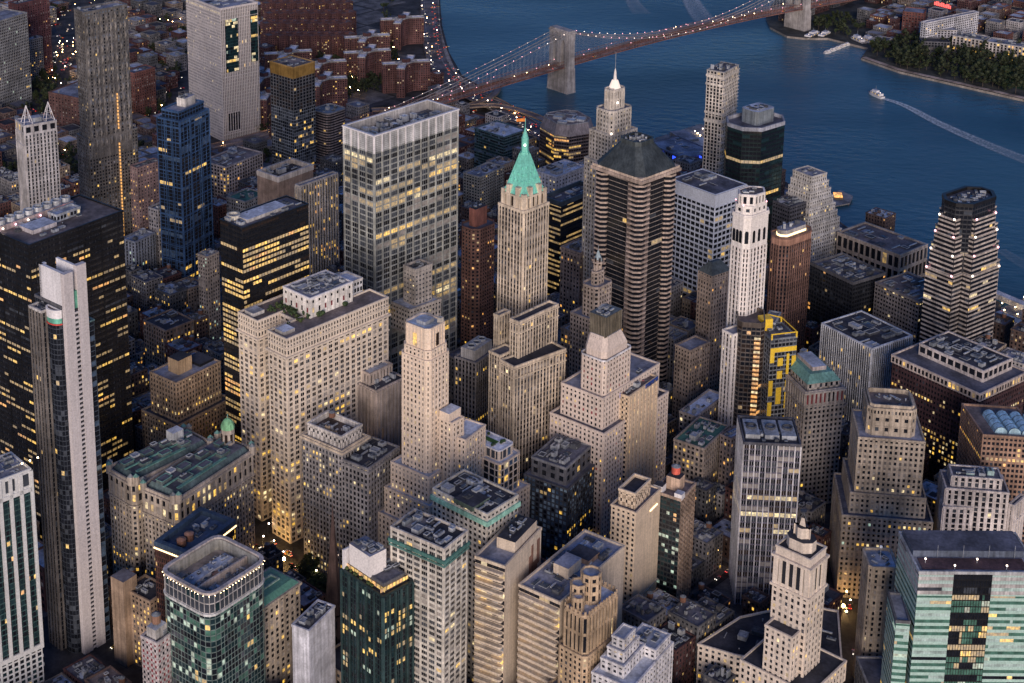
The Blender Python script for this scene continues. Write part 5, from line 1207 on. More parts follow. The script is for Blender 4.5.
b, _ = quick('office_building', 'small gabled grey building with green roof in front of the gridded grey office block', (231, 196), (245, 203), (261, 193), 70, ST(GREY, 3.8, 3, .4, .4), RG, None, 2); b.done()
# curved dark apartment + gold-crowned tower
poly = rect((315, 108.5), (328, 115), (342.5, 107.5), 82); b = Bld('apartment_building', 'dark rounded apartment slab with stacked balcony bands, right of the gold-crowned tower', poly)
rp = rounded(poly, 7, 4); b.tier(rp, GZ, 82, ST(W((.22, .18, .18)), 3.0, 3.2, 0, .42, 0, .7, mix={'gd': 5, 'gm': 1}, lit={'lw': 1}, lp=.02, core=DARK)); b.roof(rp, 82, ROOF((.12, .16, .22)), GREY, 1); b.clutter(rp, 82, 4, 1, hmax=3); b.done()
poly = rect((276.5, 62), (293, 70), (308.5, 62.5), 146); b = Bld('residential_tower', 'grey glass tower topped by a gold-brown screen crown, upper left of centre', poly)
b.tier(poly, GZ, 100, ST(W((.22, .24, .27), .4), 3.6, 3.0, .1, .2, .15, .1, mix={'gm': 4, 'gd': 2, 'gs': .4}, lit={'lw': 1}, lp=.03, core=GREY)); b.tier(poly, 100, 136, ST(W((.12, .12, .13)), 3.6, 4.4, .25, .25, .2, .1, mix={'gd': 4, 'bz': 2}, lp=.01)); b.block(inset(poly, -.3), 136, 148, W((.36, .21, .06), .5, .3), 'gold_crown', top=R5); b.roof(poly, 148, R5, W((.36, .22, .08), .5), 1); b.clutter(poly, 148, 5, 3, hmax=2)
b.done()
# ribbed white telephone tower
l, f, r = P(189, -4, 165), P(219, 11, 165), P(256, 3, 165); poly = rect((192, -4), (220, 10), (253, 2), 165); TW_ = W((.64, .58, .56), .7, 0, .08, .1); d = unit(sub(poly[1], poly[0])); Lr = ln(sub(poly[1], poly[0])); n_ = (d[1], -d[0])
b = Bld('telephone_exchange_tower', 'tall pale pink ribbed slab with two recessed green glass strips, top left', poly)
b.tier(poly, GZ, 165, ST(TW_, 4.2, 2.3, .44, .12, 1.0, .1, mix={'gd': 1, 'gm': 3}, lp=.0, core=TW_, span=TW_), edges={3: ST(TW_, 3.6, 2.0, .5, .4, .15, .12, mix={'gm': 4, 'bl': 3}, lit={'lb': 1}, lp=.02, zones=[(.96, .98, .9)])}); b.roof(poly, 165, R2, TW_, 2)
for (t0, t1, z0, z1) in ((.12, .45, 88, 152), (.80, .98, 95, 158), (.12, .45, 14, 38)):
    q0 = add(add(poly[0], d, Lr*t0), n_, 1.15); q = [q0, add(q0, d, Lr*(t1-t0)), add(add(q0, d, Lr*(t1-t0)), n_, -1.1), add(q0, n_, -1.1)]
    b.tier(q, z0, z1, ST(W((.02, .06, .06), .3), 3.8, 2.0, .08, .14, .1, .06, mix={'gt': 5, 'gd': 2}, lit={'lb': 2, 'lw': 2, 'lc': 1}, lp=.15, lf=.3, run=2, core=DARK, nocap=True) if z0 > 50 else ST(TW_, 24, 3.2, .25, .05, .3, .2, mix={'gd': 1}, lp=0), name='glazed_strip')
b.clutter(poly, 165, 6, 3, big=2); b.done()
# rippled steel tower
l, f, r = P(79, 12, 262), P(84, 14, 262), P(127, 6, 262); poly = rect((79, 12), (84, 14), (127, 6), 262); d = unit(sub(poly[1], poly[0])); nv = unit(sub(poly[3], poly[0])); Lr = ln(sub(poly[1], poly[0])); n_ = (d[1], -d[0])
poly = [poly[0], poly[1], add(poly[1], nv, 18), add(poly[0], nv, 18)]
b = Bld('residential_tower', 'very tall rippled grey steel apartment tower with a vertical line of orange lights, upper left', poly); RS = W((.22, .205, .20), .45, .4, .35, .35)
st = ST(RS, 3.3, 3.0, .42, .38, .45, .3, mix={'gd': 4, 'gs': 1, 'gm': 3}, lit={'lw': 2, 'ld': 2}, lp=.035); b.tier(poly, 120, 262, st); b.roof(poly, 262, R2, RS, 2); b.clutter(poly, 262, 4, 3, hmax=3)
q = [add(poly[0], d, -2), add(poly[1], d, 5), add(add(poly[1], d, 5), nv, 22), add(add(poly[0], d, -2), nv, 22)]; b.tier(q, GZ, 140, st); b.roof(q, 140, R1, RS)
m = MB(); rn = random.Random(3)       # folded steel bays
for k in range(9):
    for z_ in range(13):
        o_ = rn.uniform(.2, 2.0); q0 = add(poly[0], d, Lr*(k+.2)/9); a, c = q0, add(q0, d, Lr*.07); t = add(add(q0, d, Lr*.035), n_, o_+.4)
        m.face([(*a, 130+z_*10), (*t, 135+z_*10), (*a, 140+z_*10)], RS); m.face([(*t, 135+z_*10), (*c, 130+z_*10), (*c, 140+z_*10)], RS); m.face([(*a, 130+z_*10), (*c, 130+z_*10), (*t, 135+z_*10)], RS); m.face([(*a, 140+z_*10), (*t, 135+z_*10), (*c, 140+z_*10)], RS)
m.build('folded_bay', b.o); OR = LIT('lamp_line_orange', (1, .45, .08), 1.0, vary=False)
m = MB()
for z0, z1 in ((20, 132), (145, 180)):
    k = z0
    while k < z1: m.prism(boxc(add(add(poly[0], d, Lr*.66), n_, 1.2), d, 1.0, 1.0), k, k+2, OR, bottom=True); k += 3.3
m.build('lamp_line', b.o); b.done()
# twin wire pyramid tower
poly = rect((19, 122), (24, 127), (56, 121), 190); d = unit(sub(poly[1], poly[0])); nv = unit(sub(poly[3], poly[0])); Lr = ln(sub(poly[1], poly[0])); poly = [poly[0], poly[1], add(poly[1], nv, 22), add(poly[0], nv, 22)]
b = Bld('residential_tower', 'pale ribbed tower topped by two open wire pyramids, left edge', poly); PW = W((.44, .42, .43), .6)
b.tier(poly, GZ, 182, ST(PW, 3.4, 3.4, .5, .2, .8, .1, mix={'gd': 2, 'gm': 3}, lit={'ld': 1}, lp=.02)); b.tier(poly, 182, 190, ST(PW, 8, 8, .4, .25, .4, .2, mix={'gd': 1}, lp=0)); b.roof(poly, 190, R2, PW)
for t in (.16, .84):
    m = MB(); q = boxc(add(add(poly[0], d, Lr*t), nv, 6), d, 8.4, 8.4); ap = (*cen(q), 207)
    for i in range(4): m.tube((*q[i], 190), ap, .35, W((.8, .76, .78), .4), 4); m.tube((*q[i], 190.5), (*q[(i+1) % 4], 190.5), .3, W((.8, .76, .78), .4), 4)
    m2 = inset(q, 2.1)
    for i in range(4): m.tube((*m2[i], 198), (*m2[(i+1) % 4], 198), .2, W((.8, .76, .78), .4), 4)
    m.build('wire_pyramid', b.o)
b.block(boxc(add(cen(poly), d, 0), d, 8, 8), 190.1, 194, UNIT3, 'bulkhead', top=R3); b.done()
b, _ = quick('office_tower', 'plain grey concrete slab tower cut by the left edge of the picture', (-20, 18), (-8, 24), (18, 12), 120, ST(W((.24, .24, .25)), 3.8, 3, .3, .4, .3, .2, mix={'gm': 3, 'gd': 3}, lit={'lw': 1, 'lc': 1}, lp=.02), R2, None, 3); b.done()
b, _ = quick('apartment_building', 'lower grey slab beside the plain concrete tower, top left', (19, 40), (22, 42), (41, 37), 62, ST(W((.24, .23, .24)), 3.1, 3, .4, .4, .3, .2, mix={'gm': 3, 'gd': 3}, lit={'lo': 1, 'lw': 1}, lp=.03), R3, None, 3); b.done()
b, _ = quick('brick_office_building', 'dark maroon brick block with few windows, left of the rippled steel tower', (57, 90), (89, 101), (110, 88), 48, ST(W((.12, .065, .06)), 4, 5, .6, .6, .4, .3, lit={'ld': 1}, lp=.03), R2, None, 3); b.done()
b, _ = quick('apartment_building', 'tall maroon brick tower at the top left with blank side', (12, 2), (17, 5), (46, -3), 110, ST(W((.13, .055, .06)), 3.1, 4, .6, .5, .3, .2, lit={'lo': 1}, lp=.02), R1, None, 3); b.done()
b, _ = quick('brick_office_building', 'red-brown brick slab just right of the rippled steel tower', (130, 70), (134, 74), (150, 67), 60, ST(W((.17, .075, .065)), 3.5, 3.6, .6, .5, .2, .15, lit={'lo': 1}, lp=.01), R1, None, 2); b.done()
# blue glass tower
poly = rect((160, 108), (179, 113.5), (204.5, 100), 196); d = unit(sub(poly[1], poly[0])); BG = W((.06, .12, .25), .35, .2)
b = Bld('hotel_tower', 'blue-black glass tower with thin blue frame lines and a white roof box', poly)
b.tier(poly, GZ, 188, ST(BG, 3.4, 5.2, .08, .13, .5, .12, mix={'gd': 8, 'gb': 1.5}, lit={'lw': 1}, lp=.02, core=NAVY, run=2)); b.roof(poly, 188, R1, BG, 1)
q = inset(poly, 3); b.tier(q, 188, 195, ST(BG, 3.4, 4, .1, .2, .2, .1, mix={'gd': 3}, lp=0)); b.roof(q, 195, R2, BG, 1.4)
b.block(boxc(add(cen(poly), d, 5), d, 15, 9), 195.1, 203, W((.62, .58, .54)), 'penthouse', top=R2); b.clutter(boxc(add(cen(poly), d, 5), d, 15, 9), 203, 3, 3, big=.7, hmax=1.5, inner=.5)
m = MB()
for (a, c) in ((poly[0], poly[1]), (poly[3], poly[0])):
    dd = unit(sub(c, a)); n2 = (dd[1], -dd[0]); L_ = ln(sub(c, a))
    for t in (.0, .33, .68, 1): m.prism(boxc(add(add(a, dd, L_*t), n2, .6), dd, .7, .9), GZ, 188, BG)
    for z_ in range(14, 188, 14): m.prism(boxc(add(add(a, dd, L_*.5), n2, .55), dd, L_, .5), z_, z_+1.0, BG, bottom=True)
m.build('frame_line', b.o)
b.done()
b, _ = quick('apartment_building', 'pinkish brown apartment tower with scattered amber windows, left of the blue glass tower', (131, 166), (137, 169), (160, 161), 110, ST(W((.26, .18, .18)), 3.2, 3.4, .6, .5, .25, .2, lit={'lo': 3, 'lw': 2}, lp=.14), R1, None, 3); b.done()
b, _ = quick('office_building', 'grey gridded building with blank end wall beside the blue glass tower', (152, 207), (158, 211), (167, 205), 92, ST(W((.36, .34, .36)), 3.6, 2.8, .4, .4, .3, .2, lit={'lw': 1, 'lb': 1}, lp=.06), R1, None, 2); b.done()
b, _ = quick('apartment_building', 'blue-grey apartment block with dark balcony columns, right of the big black tower', (125, 238), (135, 243), (152, 233), 72, ST(W((.24, .26, .32)), 3.1, 3.6, .5, .2, .5, .1, mix={'gd': 5}, lit={'lw': 1, 'lc': 1}, lp=.05), R3, None, 3); b.done()

# ================= deco block behind the cream skyscraper
poly = rect((403.5, 267), (415, 272), (432, 266), 140); DC = W((.42, .38, .35)); st = ST(DC, 3.7, 3.2, .45, .45, .3, .4, mix={'gd': 4, 'gm': 2}, lit={'lw': 1, 'lb': 1}, lp=.05)
b = Bld('stepped_office_building', 'grey stepped office tower with a tall square top box, right of the cream H-shaped block', poly); b.tier(poly, 100, 140, var(st, mix={'gm': 1}, sh=.6)); b.roof(poly, 140, R4, DC, 2); b.clutter(poly, 140, 5, 2, hmax=3, big=.9)
q = inset(poly, -5); q = [add(q[0], (-2, 3)), q[1], q[2], add(q[3], (-2, 5))]; b.tier(q, 92, 112, st); b.roof(q, 112, R3, DC); q = rect((391, 300), (403, 307), (436, 292), 92); b.tier(q, GZ, 92, st); b.roof(q, 92, R2, DC); FOOT.append(q); b.done()
# fluted block
FL = W((.44, .37, .33)); b, poly = quick('stone_office_building', 'fluted tan stone block with cylindrical buttresses below the cream H-shaped block', (348, 376), (376, 392), (402, 377), 100, ST(FL, 10, 3.6, .72, .15, 1.3, .1, mix={'gd': 1, 'gm': 1}, lp=.02, core=FL), R4, FL, 9, 1, big=1.3)
q = boxc(cen(poly), unit(sub(poly[1], poly[0])), 22, 12); b.tier(q, 100, 108, ST(FL, 8, 3, .6, .2, .6, .1, lp=0)); b.roof(q, 108, R3, FL); b.done()
# courtyard block
P5 = rect((301, 436), (342, 452), (369, 437), 98); st = ST(W((.33, .31, .31)), 3.8, 3.0, .42, .40, .4, .2, mix={'gd': 5, 'gm': 2}, lit={'lb': 2, 'lw': 2}, lp=.04, lf=.12, lk=6, zones=[(.89, .92, .5), (.60, .63, .7), (.66, .68, .4), (.02, .12, .7)])
b = Bld('stone_office_block', 'grey stone block with a white U-shaped attic round a brown roof well', P5); b.tier(P5, GZ, 98, st); b.belt(P5, 96.5, 1.6, 1.6, LIME); b.roof(P5, 98.1, R1, LIME, .8)
q = inset(P5, 2.5); b.tier(q, 98.1, 106, ST(W((.60, .56, .53)), 8, 3.6, .6, .5, .2, .2, mix={'gd': 1}, lp=0), name='attic'); b.roof(q, 106, ROOF((.12, .09, .08)), W((.6, .56, .53)), 1.2, .9, sink=3)
b.clutter(q, 103.2, 10, 3, big=1.2, hmax=4, mats=[BUFF, CREAM, UNIT1], inner=4); b.tank(add(cen(q), (10, 4)), 104, 2.2); b.done()
b, _ = quick('stone_office_block', 'grey stone annex with black stepped roofs, right of the block with the U-shaped attic', (343, 459), (368, 470), (397, 447), 92, var(st, zones=None, lp=.02), R4, GREYST, 9, 1.2, big=1.6, cor=2); b.done()

# ================= green-corniced pair
b, poly = quick('office_tower', 'cream ribbed tower with a green copper cornice and black speckled roof, bottom centre-left', (390, 529), (444, 551), (468.5, 533), 132,
   ST(W((.60, .56, .50)), 3.6, 5.6, .22, .40, .4, .3, mix={'gd': 4, 'gm': 3, 'bl': 1}, lit={'lw': 2, 'lb': 2}, lp=.02, lf=.05, split=3, lk=8, end=1.8), R4, W((.55, .50, .45)), 14, 1.6, big=1.4)
b.belt(poly, 122, 1.2, .9, W((.10, .22, .20))); m = MB(); m.ring(inset(poly, -1.2), inset(poly, .2), 124.2, 126.4, W((.08, .20, .18))); m.build('copper_cornice', b.o); b.done()
b, poly = quick('office_tower', 'cream tower with brighter green copper cornice and notched black roof, behind its copper-corniced twin', (438, 487), (487, 516), (512, 494), 120,
   ST(W((.58, .54, .49)), 3.6, 3.6, .4, .42, .4, .3, mix={'gd': 4, 'gm': 2}, lit={'lb': 3, 'lw': 1}, lp=.06, lf=.12), R4, W((.58, .54, .48)), 14, 1.4, big=1.5)
m = MB(); m.ring(inset(poly, -1.3), inset(poly, .2), 113.6, 116.6, W((.30, .58, .48))); m.build('copper_cornice', b.o)
d = unit(sub(poly[1], poly[0])); nv = unit(sub(poly[3], poly[0])); wl = ln(sub(poly[3], poly[0])); q0 = add(add(poly[0], nv, wl*.22), d, -1.6); q = [q0, add(q0, d, 15), add(add(q0, d, 15), nv, wl*.36), add(q0, nv, wl*.36)]
m = MB(); a, c_, e, g = q
for p0, p1 in ((c_, a), (e, c_), (g, e)): pass
m.prism(q, 119.5, 122.4, W((.10, .14, .12)), top=R4); m.build('light_court', b.o); b.done()

# ================= dark glass hotel, bottom
poly = rect((335, 564), (383, 588), (418, 577), 112); d = unit(sub(poly[1], poly[0])); nv = unit(sub(poly[3], poly[0])); Lr = ln(sub(poly[1], poly[0])); wl = ln(sub(poly[3], poly[0]))
b = Bld('hotel_tower', 'black-teal glass tower with an amber-lit roof terrace and a blank white penthouse', poly); TL = W((.03, .05, .055), .4, .2)
b.tier(poly, GZ, 106, ST(TL, 3.4, 2.6, .16, .22, .5, .12, mix={'gd': 6, 'gt': 3}, lit={'lw': 5, 'lc': 2, 'lo': 1, 'ld': 3}, lp=.16, lf=.15, core=DARK, run=2, lk=3)); m = MB(); ms = MB()
for (a, c) in ((poly[0], poly[1]), (poly[3], poly[0])):
    dd = unit(sub(c, a)); n2 = (dd[1], -dd[0]); L_ = ln(sub(c, a))
    for j in range(6): m.prism(boxc(add(add(a, dd, L_*j/5), n2, .5), dd, .8, 1.2), GZ, 106.2, W((.05, .09, .095), .4, .2))
    q0 = add(add(a, dd, L_*.02), n2, -2.6)
    for j in range(9): ms.quad((*add(q0, dd, j*L_*.106), 107.2), (*add(q0, dd, (j+.85)*L_*.106), 107.2), (*add(q0, dd, (j+.85)*L_*.106), 109.6), (*add(q0, dd, j*L_*.106), 109.6), G['lw'] if j % 3 else G['lo'])
m.build('glass_pier', b.o); b.roof(poly, 106, R4, TL, 1); q = inset(poly, 3.2); b.block(q, 106.1, 111, DKGREY, 'top_storey', top=R4); ms.build('lit_terrace_window', b.o)
b.roof(q, 111, R1, DKGREY, .8)
pw = boxc(add(add(poly[0], d, Lr*.36), nv, wl*.62), nv, wl*.5, 12); b.block(pw, 111.1, 124, W((.85, .80, .78), .6, 0, .04, .05), 'white_penthouse', top=R2); b.clutter(pw, 124, 6, 3, big=.9, hmax=1.6, inner=.6); b.clutter(boxc(add(add(poly[0], d, Lr*.72), nv, wl*.4), d, 16, 16), 111.1, 5, 4, hmax=2.5)
q = add(add(poly[3], d, 2.5), nv, -1); b.block(boxc(q, d, 5, 1), 106.1, 119, WHITE, 'screen_wall')
rn = random.Random(8)
for k in range(14): q = add(add(poly[0], nv, wl*(.25+.7*rn.random())), d, 1.6); m = MB(); m.ball((*q, 107.2), .9, SHR2, 5, 4); m.ball((*add(q, d, .6), 107.5), .7, SHR, 5, 4); m.build('terrace_shrub', b.o)
b.done()

# ================= balconied buff towers
BU = W((.60, .50, .40), .8, 0, .12, .2)
def buff(lbl, L, F, R, h, blank=True):
    poly = rect(L, F, R, h); d = unit(sub(poly[1], poly[0])); nv = unit(sub(poly[3], poly[0])); Lr = ln(sub(poly[1], poly[0])); wl = ln(sub(poly[3], poly[0]))
    b = Bld('apartment_tower', lbl, poly); stl = ST(BU, 4.3, 3.6, 0, .35, 0, .1, mix={'gd': 4, 'gm': 1, 'gs': 1}, lit={'lb': 5, 'lw': 3}, lp=.6, lf=0, run=1, core=W((.2, .13, .09)))
    b.tier(poly, GZ, h, stl, edges={0: var(stl, blank=True, core=BU) if blank else stl, 1: var(stl, blank=True, core=BU)}); b.roof(poly, h, R2, BU, 1.4)
    n2 = (-nv[0], -nv[1]); off = (d[0]*-1, d[1]*-1); m = MB()
    k = int((h-8)/4.3)
    for j in range(k):
        z0 = h-4.3*(j+1)
        q = rounded([add(add(poly[3], nv, -1), d, .3), add(add(poly[3], nv, -1), d, -3.0), add(add(poly[0], nv, .5), d, -3.0), add(add(poly[0], nv, .5), d, .3)], 1.1, 2)
        mm = MB(); mm.prism(q, z0, z0+1.25, BU, bottom=True); mm.build('balcony', b.o)
    return b, poly, d, nv, Lr, wl
b, poly, d, nv, Lr, wl = buff('buff apartment tower with curved lit balcony bands and a blank sunlit side wall, bottom centre', (476, 557), (505, 568), (540, 529), 106)
b.block(boxc(add(add(poly[1], d, -Lr*.36), nv, wl*.4), d, Lr*.6, wl*.62), 106.1, 113, BU, 'penthouse', top=R4); b.clutter(boxc(add(add(poly[1], d, -Lr*.36), nv, wl*.4), d, Lr*.6, wl*.62), 113, 4, 3, big=1.1, hmax=2)
m = MB()
for z_, t0, t1 in ((86, .72, .78), (80, .66, .72), (74, .74, .9), (86, .88, .96), (68, .8, .86)): q0 = add(add(poly[0], d, Lr*t0), (d[1], -d[0]), .15); m.prism([q0, add(q0, d, Lr*(t1-t0)), add(add(q0, d, Lr*(t1-t0)), (d[1], -d[0]), -.1), add(q0, (d[1], -d[0]), -.1)], z_, z_+16, W((.22, .12, .09)))
m.build('dark_brick_pattern', b.o); b.done()
b, poly, d, nv, Lr, wl = buff('buff apartment block with lit balcony bands, directly left of the turreted tan brick tower', (529, 580), (560, 604), (612, 543), 92)
b.block(boxc(add(cen(poly), d, -6), d, 14, 10), 92.1, 99, BU, 'bulkhead', top=R2); b.block(boxc(add(cen(poly), d, 12), d, 12, 14), 92.1, 95, W((.30, .20, .15)), 'roof_well', top=R4); b.clutter(poly, 92.1, 12, 5, big=1.5, hmax=2.5); b.done()
# gothic tan tower
GT = W((.46, .34, .23)); poly = rect((565, 599), (586, 613), (616, 586), 98); d = unit(sub(poly[1], poly[0])); nv = unit(sub(poly[3], poly[0])); st = ST(GT, 3.5, 2.9, .5, .42, .45, .2, mix={'gd': 4, 'gm': 1}, lit={'lb': 2, 'lw': 1}, lp=.08, lf=.1)
b = Bld('brick_office_tower', 'tan brick gothic tower with crenellated octagonal turrets, bottom right of centre', poly)
ch = chamfer(poly, 2.5); b.tier(ch, 70, 94, ST(GT, 12, 2.9, .5, .15, .7, .3, mix={'gd': 1}, lit={'lb': 1}, lp=.02)); b.roof(ch, 94, R3, GT, 1.3)
for i in range(8):
    a, c = ch[i], ch[(i+1) % 8]; k = max(1, int(ln(sub(c, a))/2.6))
    for j in range(k): m = MB(); m.prism(boxc(add(a, sub(c, a), (j+.5)/k), unit(sub(c, a)), 1.2, .9), 95, 97.4, GT); m.build('merlon', b.o)
q = chamfer(inset(poly, -1.5), 2); b.tier(q, GZ, 70, st); b.roof(q, 70, R1, GT); q = inset(poly, -5); b.tier(q, GZ, 44, st); b.roof(q, 44, R1, GT); FOOT.append(q)
for t, u, r_, h_ in ((.30, .75, 4.5, 106), (.52, .55, 5.6, 111), (.12, .5, 3.2, 102)):
    q = circ(add(add(poly[0], d, ln(sub(poly[1], poly[0]))*t), nv, ln(sub(poly[3], poly[0]))*u), r_, 8); b.tier(q, 94, h_, ST(GT, 6, 3.0, .5, .4, .3, .2, mix={'gd': 1}, lp=0), name='turret'); b.roof(q, h_, R3, GT, 1.2, .5)
b.done()
# white stepped
poly = rect((598, 668), (632, 690), (664, 640), 64); WS2 = W((.66, .64, .66)); d = unit(sub(poly[1], poly[0])); nv = unit(sub(poly[3], poly[0])); Lr = ln(sub(poly[1], poly[0])); wl = ln(sub(poly[3], poly[0]))
st = ST(WS2, 3.4, 3.6, .5, .5, .3, .25, mix={'gd': 3, 'gm': 1}, lit={'lw': 1}, lp=.03)
b = Bld('apartment_building', 'white stepped apartment block with stacked square penthouses, bottom edge', poly); b.tier(poly, GZ, 64, st); b.roof(poly, 64, R3, WS2, 1)
for k, (s_, z0, z1) in enumerate(((.50, 64, 71), (.36, 71, 77), (.26, 77, 83))): q = boxc(add(add(poly[0], d, Lr*.36), nv, wl*.62), d, Lr*s_, wl*s_*1.15); b.tier(q, z0+.1, z1, st, name='penthouse'); b.roof(q, z1, R3, WS2, .8)
q = boxc(add(add(poly[0], d, Lr*.78), nv, wl*.4), d, Lr*.36, wl*.7); b.tier(q, 64.1, 70, st, name='penthouse'); b.roof(q, 70, R3, WS2, .8); b.clutter(q, 70, 4, 2, hmax=2); b.done()

# ================= slim sunlit tan tower and its neighbours
poly = rect((614.5, 503), (636, 514), (655.5, 488), 94); TN2 = W((.70, .56, .42), .8, 0, .1, .16); d = unit(sub(poly[1], poly[0])); nv = unit(sub(poly[3], poly[0])); Lr = ln(sub(poly[1], poly[0])); wl = ln(sub(poly[3], poly[0])); st = ST(TN2, 3.5, 3.2, .56, .45, .15, .2, mix={'gd': 4, 'gm': 1}, lit={'lb': 1}, lp=.02)
b = Bld('brick_tower', 'slim buff brick tower with a blank bright side wall and black-roofed top box', poly)
b.tier(poly, GZ, 94, st, edges={0: var(st, blank=True)}); b.roof(poly, 94, R1, TN2, 1); q = boxc(add(add(poly[0], d, Lr*.42), nv, wl*.5), d, Lr*.62, wl*.66); b.tier(q, 94.1, 104, ST(TN2, 5, 4, .7, .55, .1, .1, mix={'gd': 1}, lp=0)); b.roof(q, 104, R4, TN2, 1.2, .7, sink=1); b.belt(poly, 30, 1, .6, CREAM)
m = MB(); m.prism(boxc(add(add(poly[0], d, Lr*.72), (d[1], -d[0]), .3), d, Lr*.3, .5), 86, 86.8, FLOOD, bottom=True); m.build('lamp_strip', b.o); b.done()
poly = rect((654.5, 488), (681, 498), (693.5, 481), 92); b = Bld('office_building', 'dark teal-windowed block with tan sides and a red water tank on its roof', poly)
st = ST(W((.05, .055, .06), .4), 3.4, 2.4, .14, .35, .2, .15, mix={'gd': 4, 'gt': 3}, lit={'lc': 4, 'lo': 1}, lp=.12, core=DARK); b.tier(poly, GZ, 90, st, edges={0: ST(W((.40, .29, .22)), 3.4, 4, .7, .5, .1, .1, lp=.0)}); b.roof(poly, 90, R5, W((.42, .32, .26)), 1.4)
d = unit(sub(poly[1], poly[0])); nv = unit(sub(poly[3], poly[0])); b.block(boxc(add(cen(poly), d, 1), d, 8, 9), 90.1, 99, W((.50, .36, .27)), 'bulkhead', top=R4); b.tank(add(cen(poly), d, 1), 99, 2.8, W((.50, .10, .07)), 1.4, 4.6); b.block(boxc(add(poly[3], sub(cen(poly), poly[3]), .3), d, 6, 6), 90.1, 95, WHITE, 'bulkhead', top=R4); b.block(boxc(add(poly[0], sub(cen(poly), poly[0]), .22), d, 5, 5), 90.1, 94, WHITE, 'bulkhead', top=R3); b.done()
# dark pixel-glass hotel
poly = rect((523.5, 462), (568, 476), (600, 449), 84); d = unit(sub(poly[1], poly[0])); b = Bld('hotel_building', 'dark grey tiled block with staggered pale blue windows, right of the cream annex', poly)
st = ST(W((.06, .065, .08), .5), 3.4, 2.9, .22, .3, .5, .3, mix={'gd': 3, 'gb': 2, 'pb': 4}, lit={'lw': 2, 'lo': 1}, lp=.07, core=DARK, same=.1); b.tier(poly, GZ, 74, st); b.roof(poly, 74, R1, DKGREY, .8); q = inset(poly, 3.5); b.tier(q, 74, 86, ST(W((.14, .14, .16), .5), 6, 7, .5, .4, .2, .15, mix={'gd': 2, 'gm': 1}, lit={'lw': 1}, lp=.15)); b.roof(q, 86, R1, GREY, 1); b.clutter(q, 86, 9, 3, big=1.4, hmax=4.5); b.done()

# ================= ziggurat with dark cube + tan slab
c = rect((590, 320), (606, 326), (621.5, 317), 168); d = unit(sub(c[1], c[0])); nv = unit(sub(c[3], c[0])); c0 = cen(c); PK = W((.66, .55, .48), .8, 0, .1, .16); st = ST(PK, 3.7, 3.3, .56, .46, .3, .2, mix={'gd': 4, 'gm': 1, 'br': .4}, lit={'lw': 1}, lp=.03, end=1.4)
s1 = rect((581, 352), (605, 362), (631, 346), 146)
b = Bld('stone_skyscraper', 'pinkish stone tower with sloped shoulders capped by a dark bronze cube', s1)
b.tier(chamfer(s1, 2), GZ, 146, st); b.belt(chamfer(s1, 2), 145.4, 1.2, .5, W((.66, .64, .66)))
m = MB(); a1 = chamfer(inset(s1, 1.2), 3); a2 = chamfer(inset(c, -.8), 2.4); m.prism(a1, 146, 151, PK); m.prism(a1, 151, 160, PK, p1=a2, top=R3); m.build('sloped_shoulder', b.o); m = MB()
for j in range(5): m.quad((*add(add(c[3], sub(c[0], c[3]), .2+.13*j), d, -1.8), 155.5), (*add(add(c[3], sub(c[0], c[3]), .24+.13*j), d, -1.8), 155.5), (*add(add(c[3], sub(c[0], c[3]), .24+.13*j), d, -1.8), 158.3), (*add(add(c[3], sub(c[0], c[3]), .2+.13*j), d, -1.8), 158.3), G['gd'])
m.build('slot_window', b.o); cb = MB(); BZ = W((.10, .09, .075), .5, .3); cb.prism(c, 159, 174, BZ, top=ROOF((.16, .19, .21)))
for i in range(4):
    a, e = c[i], c[(i+1) % 4]; dd = unit(sub(e, a)); n2 = (dd[1], -dd[0]); L_ = ln(sub(e, a))
    for j in range(10): cb.prism(boxc(add(add(a, dd, L_*(j+.5)/10), n2, .25), dd, .5, .5), 159, 174, W((.16, .14, .11), .5))
cb.build('bronze_cube', b.o); b.clutter(c, 174, 5, 3, big=.9, hmax=1.5, inner=1)
s2 = rect((567, 381), (603, 400), (652, 362), 120); b.tier(s2, 90, 120, st); b.roof(s2, 120, R2, PK); b.clutter(s2, 120, 4, 4, hmax=3)
s3 = inset(s2, -5); b.tier(s3, GZ, 98, var(st, lp=.04)); b.roof(s3, 98, R1, PK); FOOT.append(s3); b.done()
poly = rect((608, 388), (629, 398), (653.5, 376), 116); TT2 = W((.68, .53, .38), .8, 0, .1, .16)
b = Bld('brick_tower', 'golden tan slab tower with a blue tarp hung from its busy roof deck', poly); st = ST(TT2, 3.7, 3.2, .6, .45, .2, .2, mix={'gd': 4, 'gm': 1}, lit={'lb': 2, 'lw': 1}, lp=.02)
b.tier(poly, GZ, 116, st, edges={0: ST(TT2, 3.7, 4.6, .74, .45, .5, .1, mix={'gd': 3, 'br': 1}, lit={'lb': 1, 'lw': 1}, lp=.13)}); b.roof(poly, 116, R5, TT2, 1.2)
d = unit(sub(poly[1], poly[0])); nv = unit(sub(poly[3], poly[0])); wl = ln(sub(poly[3], poly[0])); Lr = ln(sub(poly[1], poly[0])); m = MB(); q0 = add(add(poly[0], nv, wl*.35), d, -.45); m.prism([q0, add(q0, nv, wl*.65), add(add(q0, nv, wl*.65), d, .3), add(q0, d, .3)][::-1], 113.8, 117.6, W((.03, .12, .55), .6, 0, .1, .1)); m.build('blue_tarp', b.o)
m = MB(); q0 = add(add(poly[0], (d[1], -d[0]), .5), d, Lr*.55); m.prism([q0, add(q0, d, Lr*.45), add(add(q0, d, Lr*.45), nv, .3), add(q0, nv, .3)], 114.2, 117.2, W((.03, .08, .35), .6, 0, .1, .1)); m.build('blue_tarp', b.o)
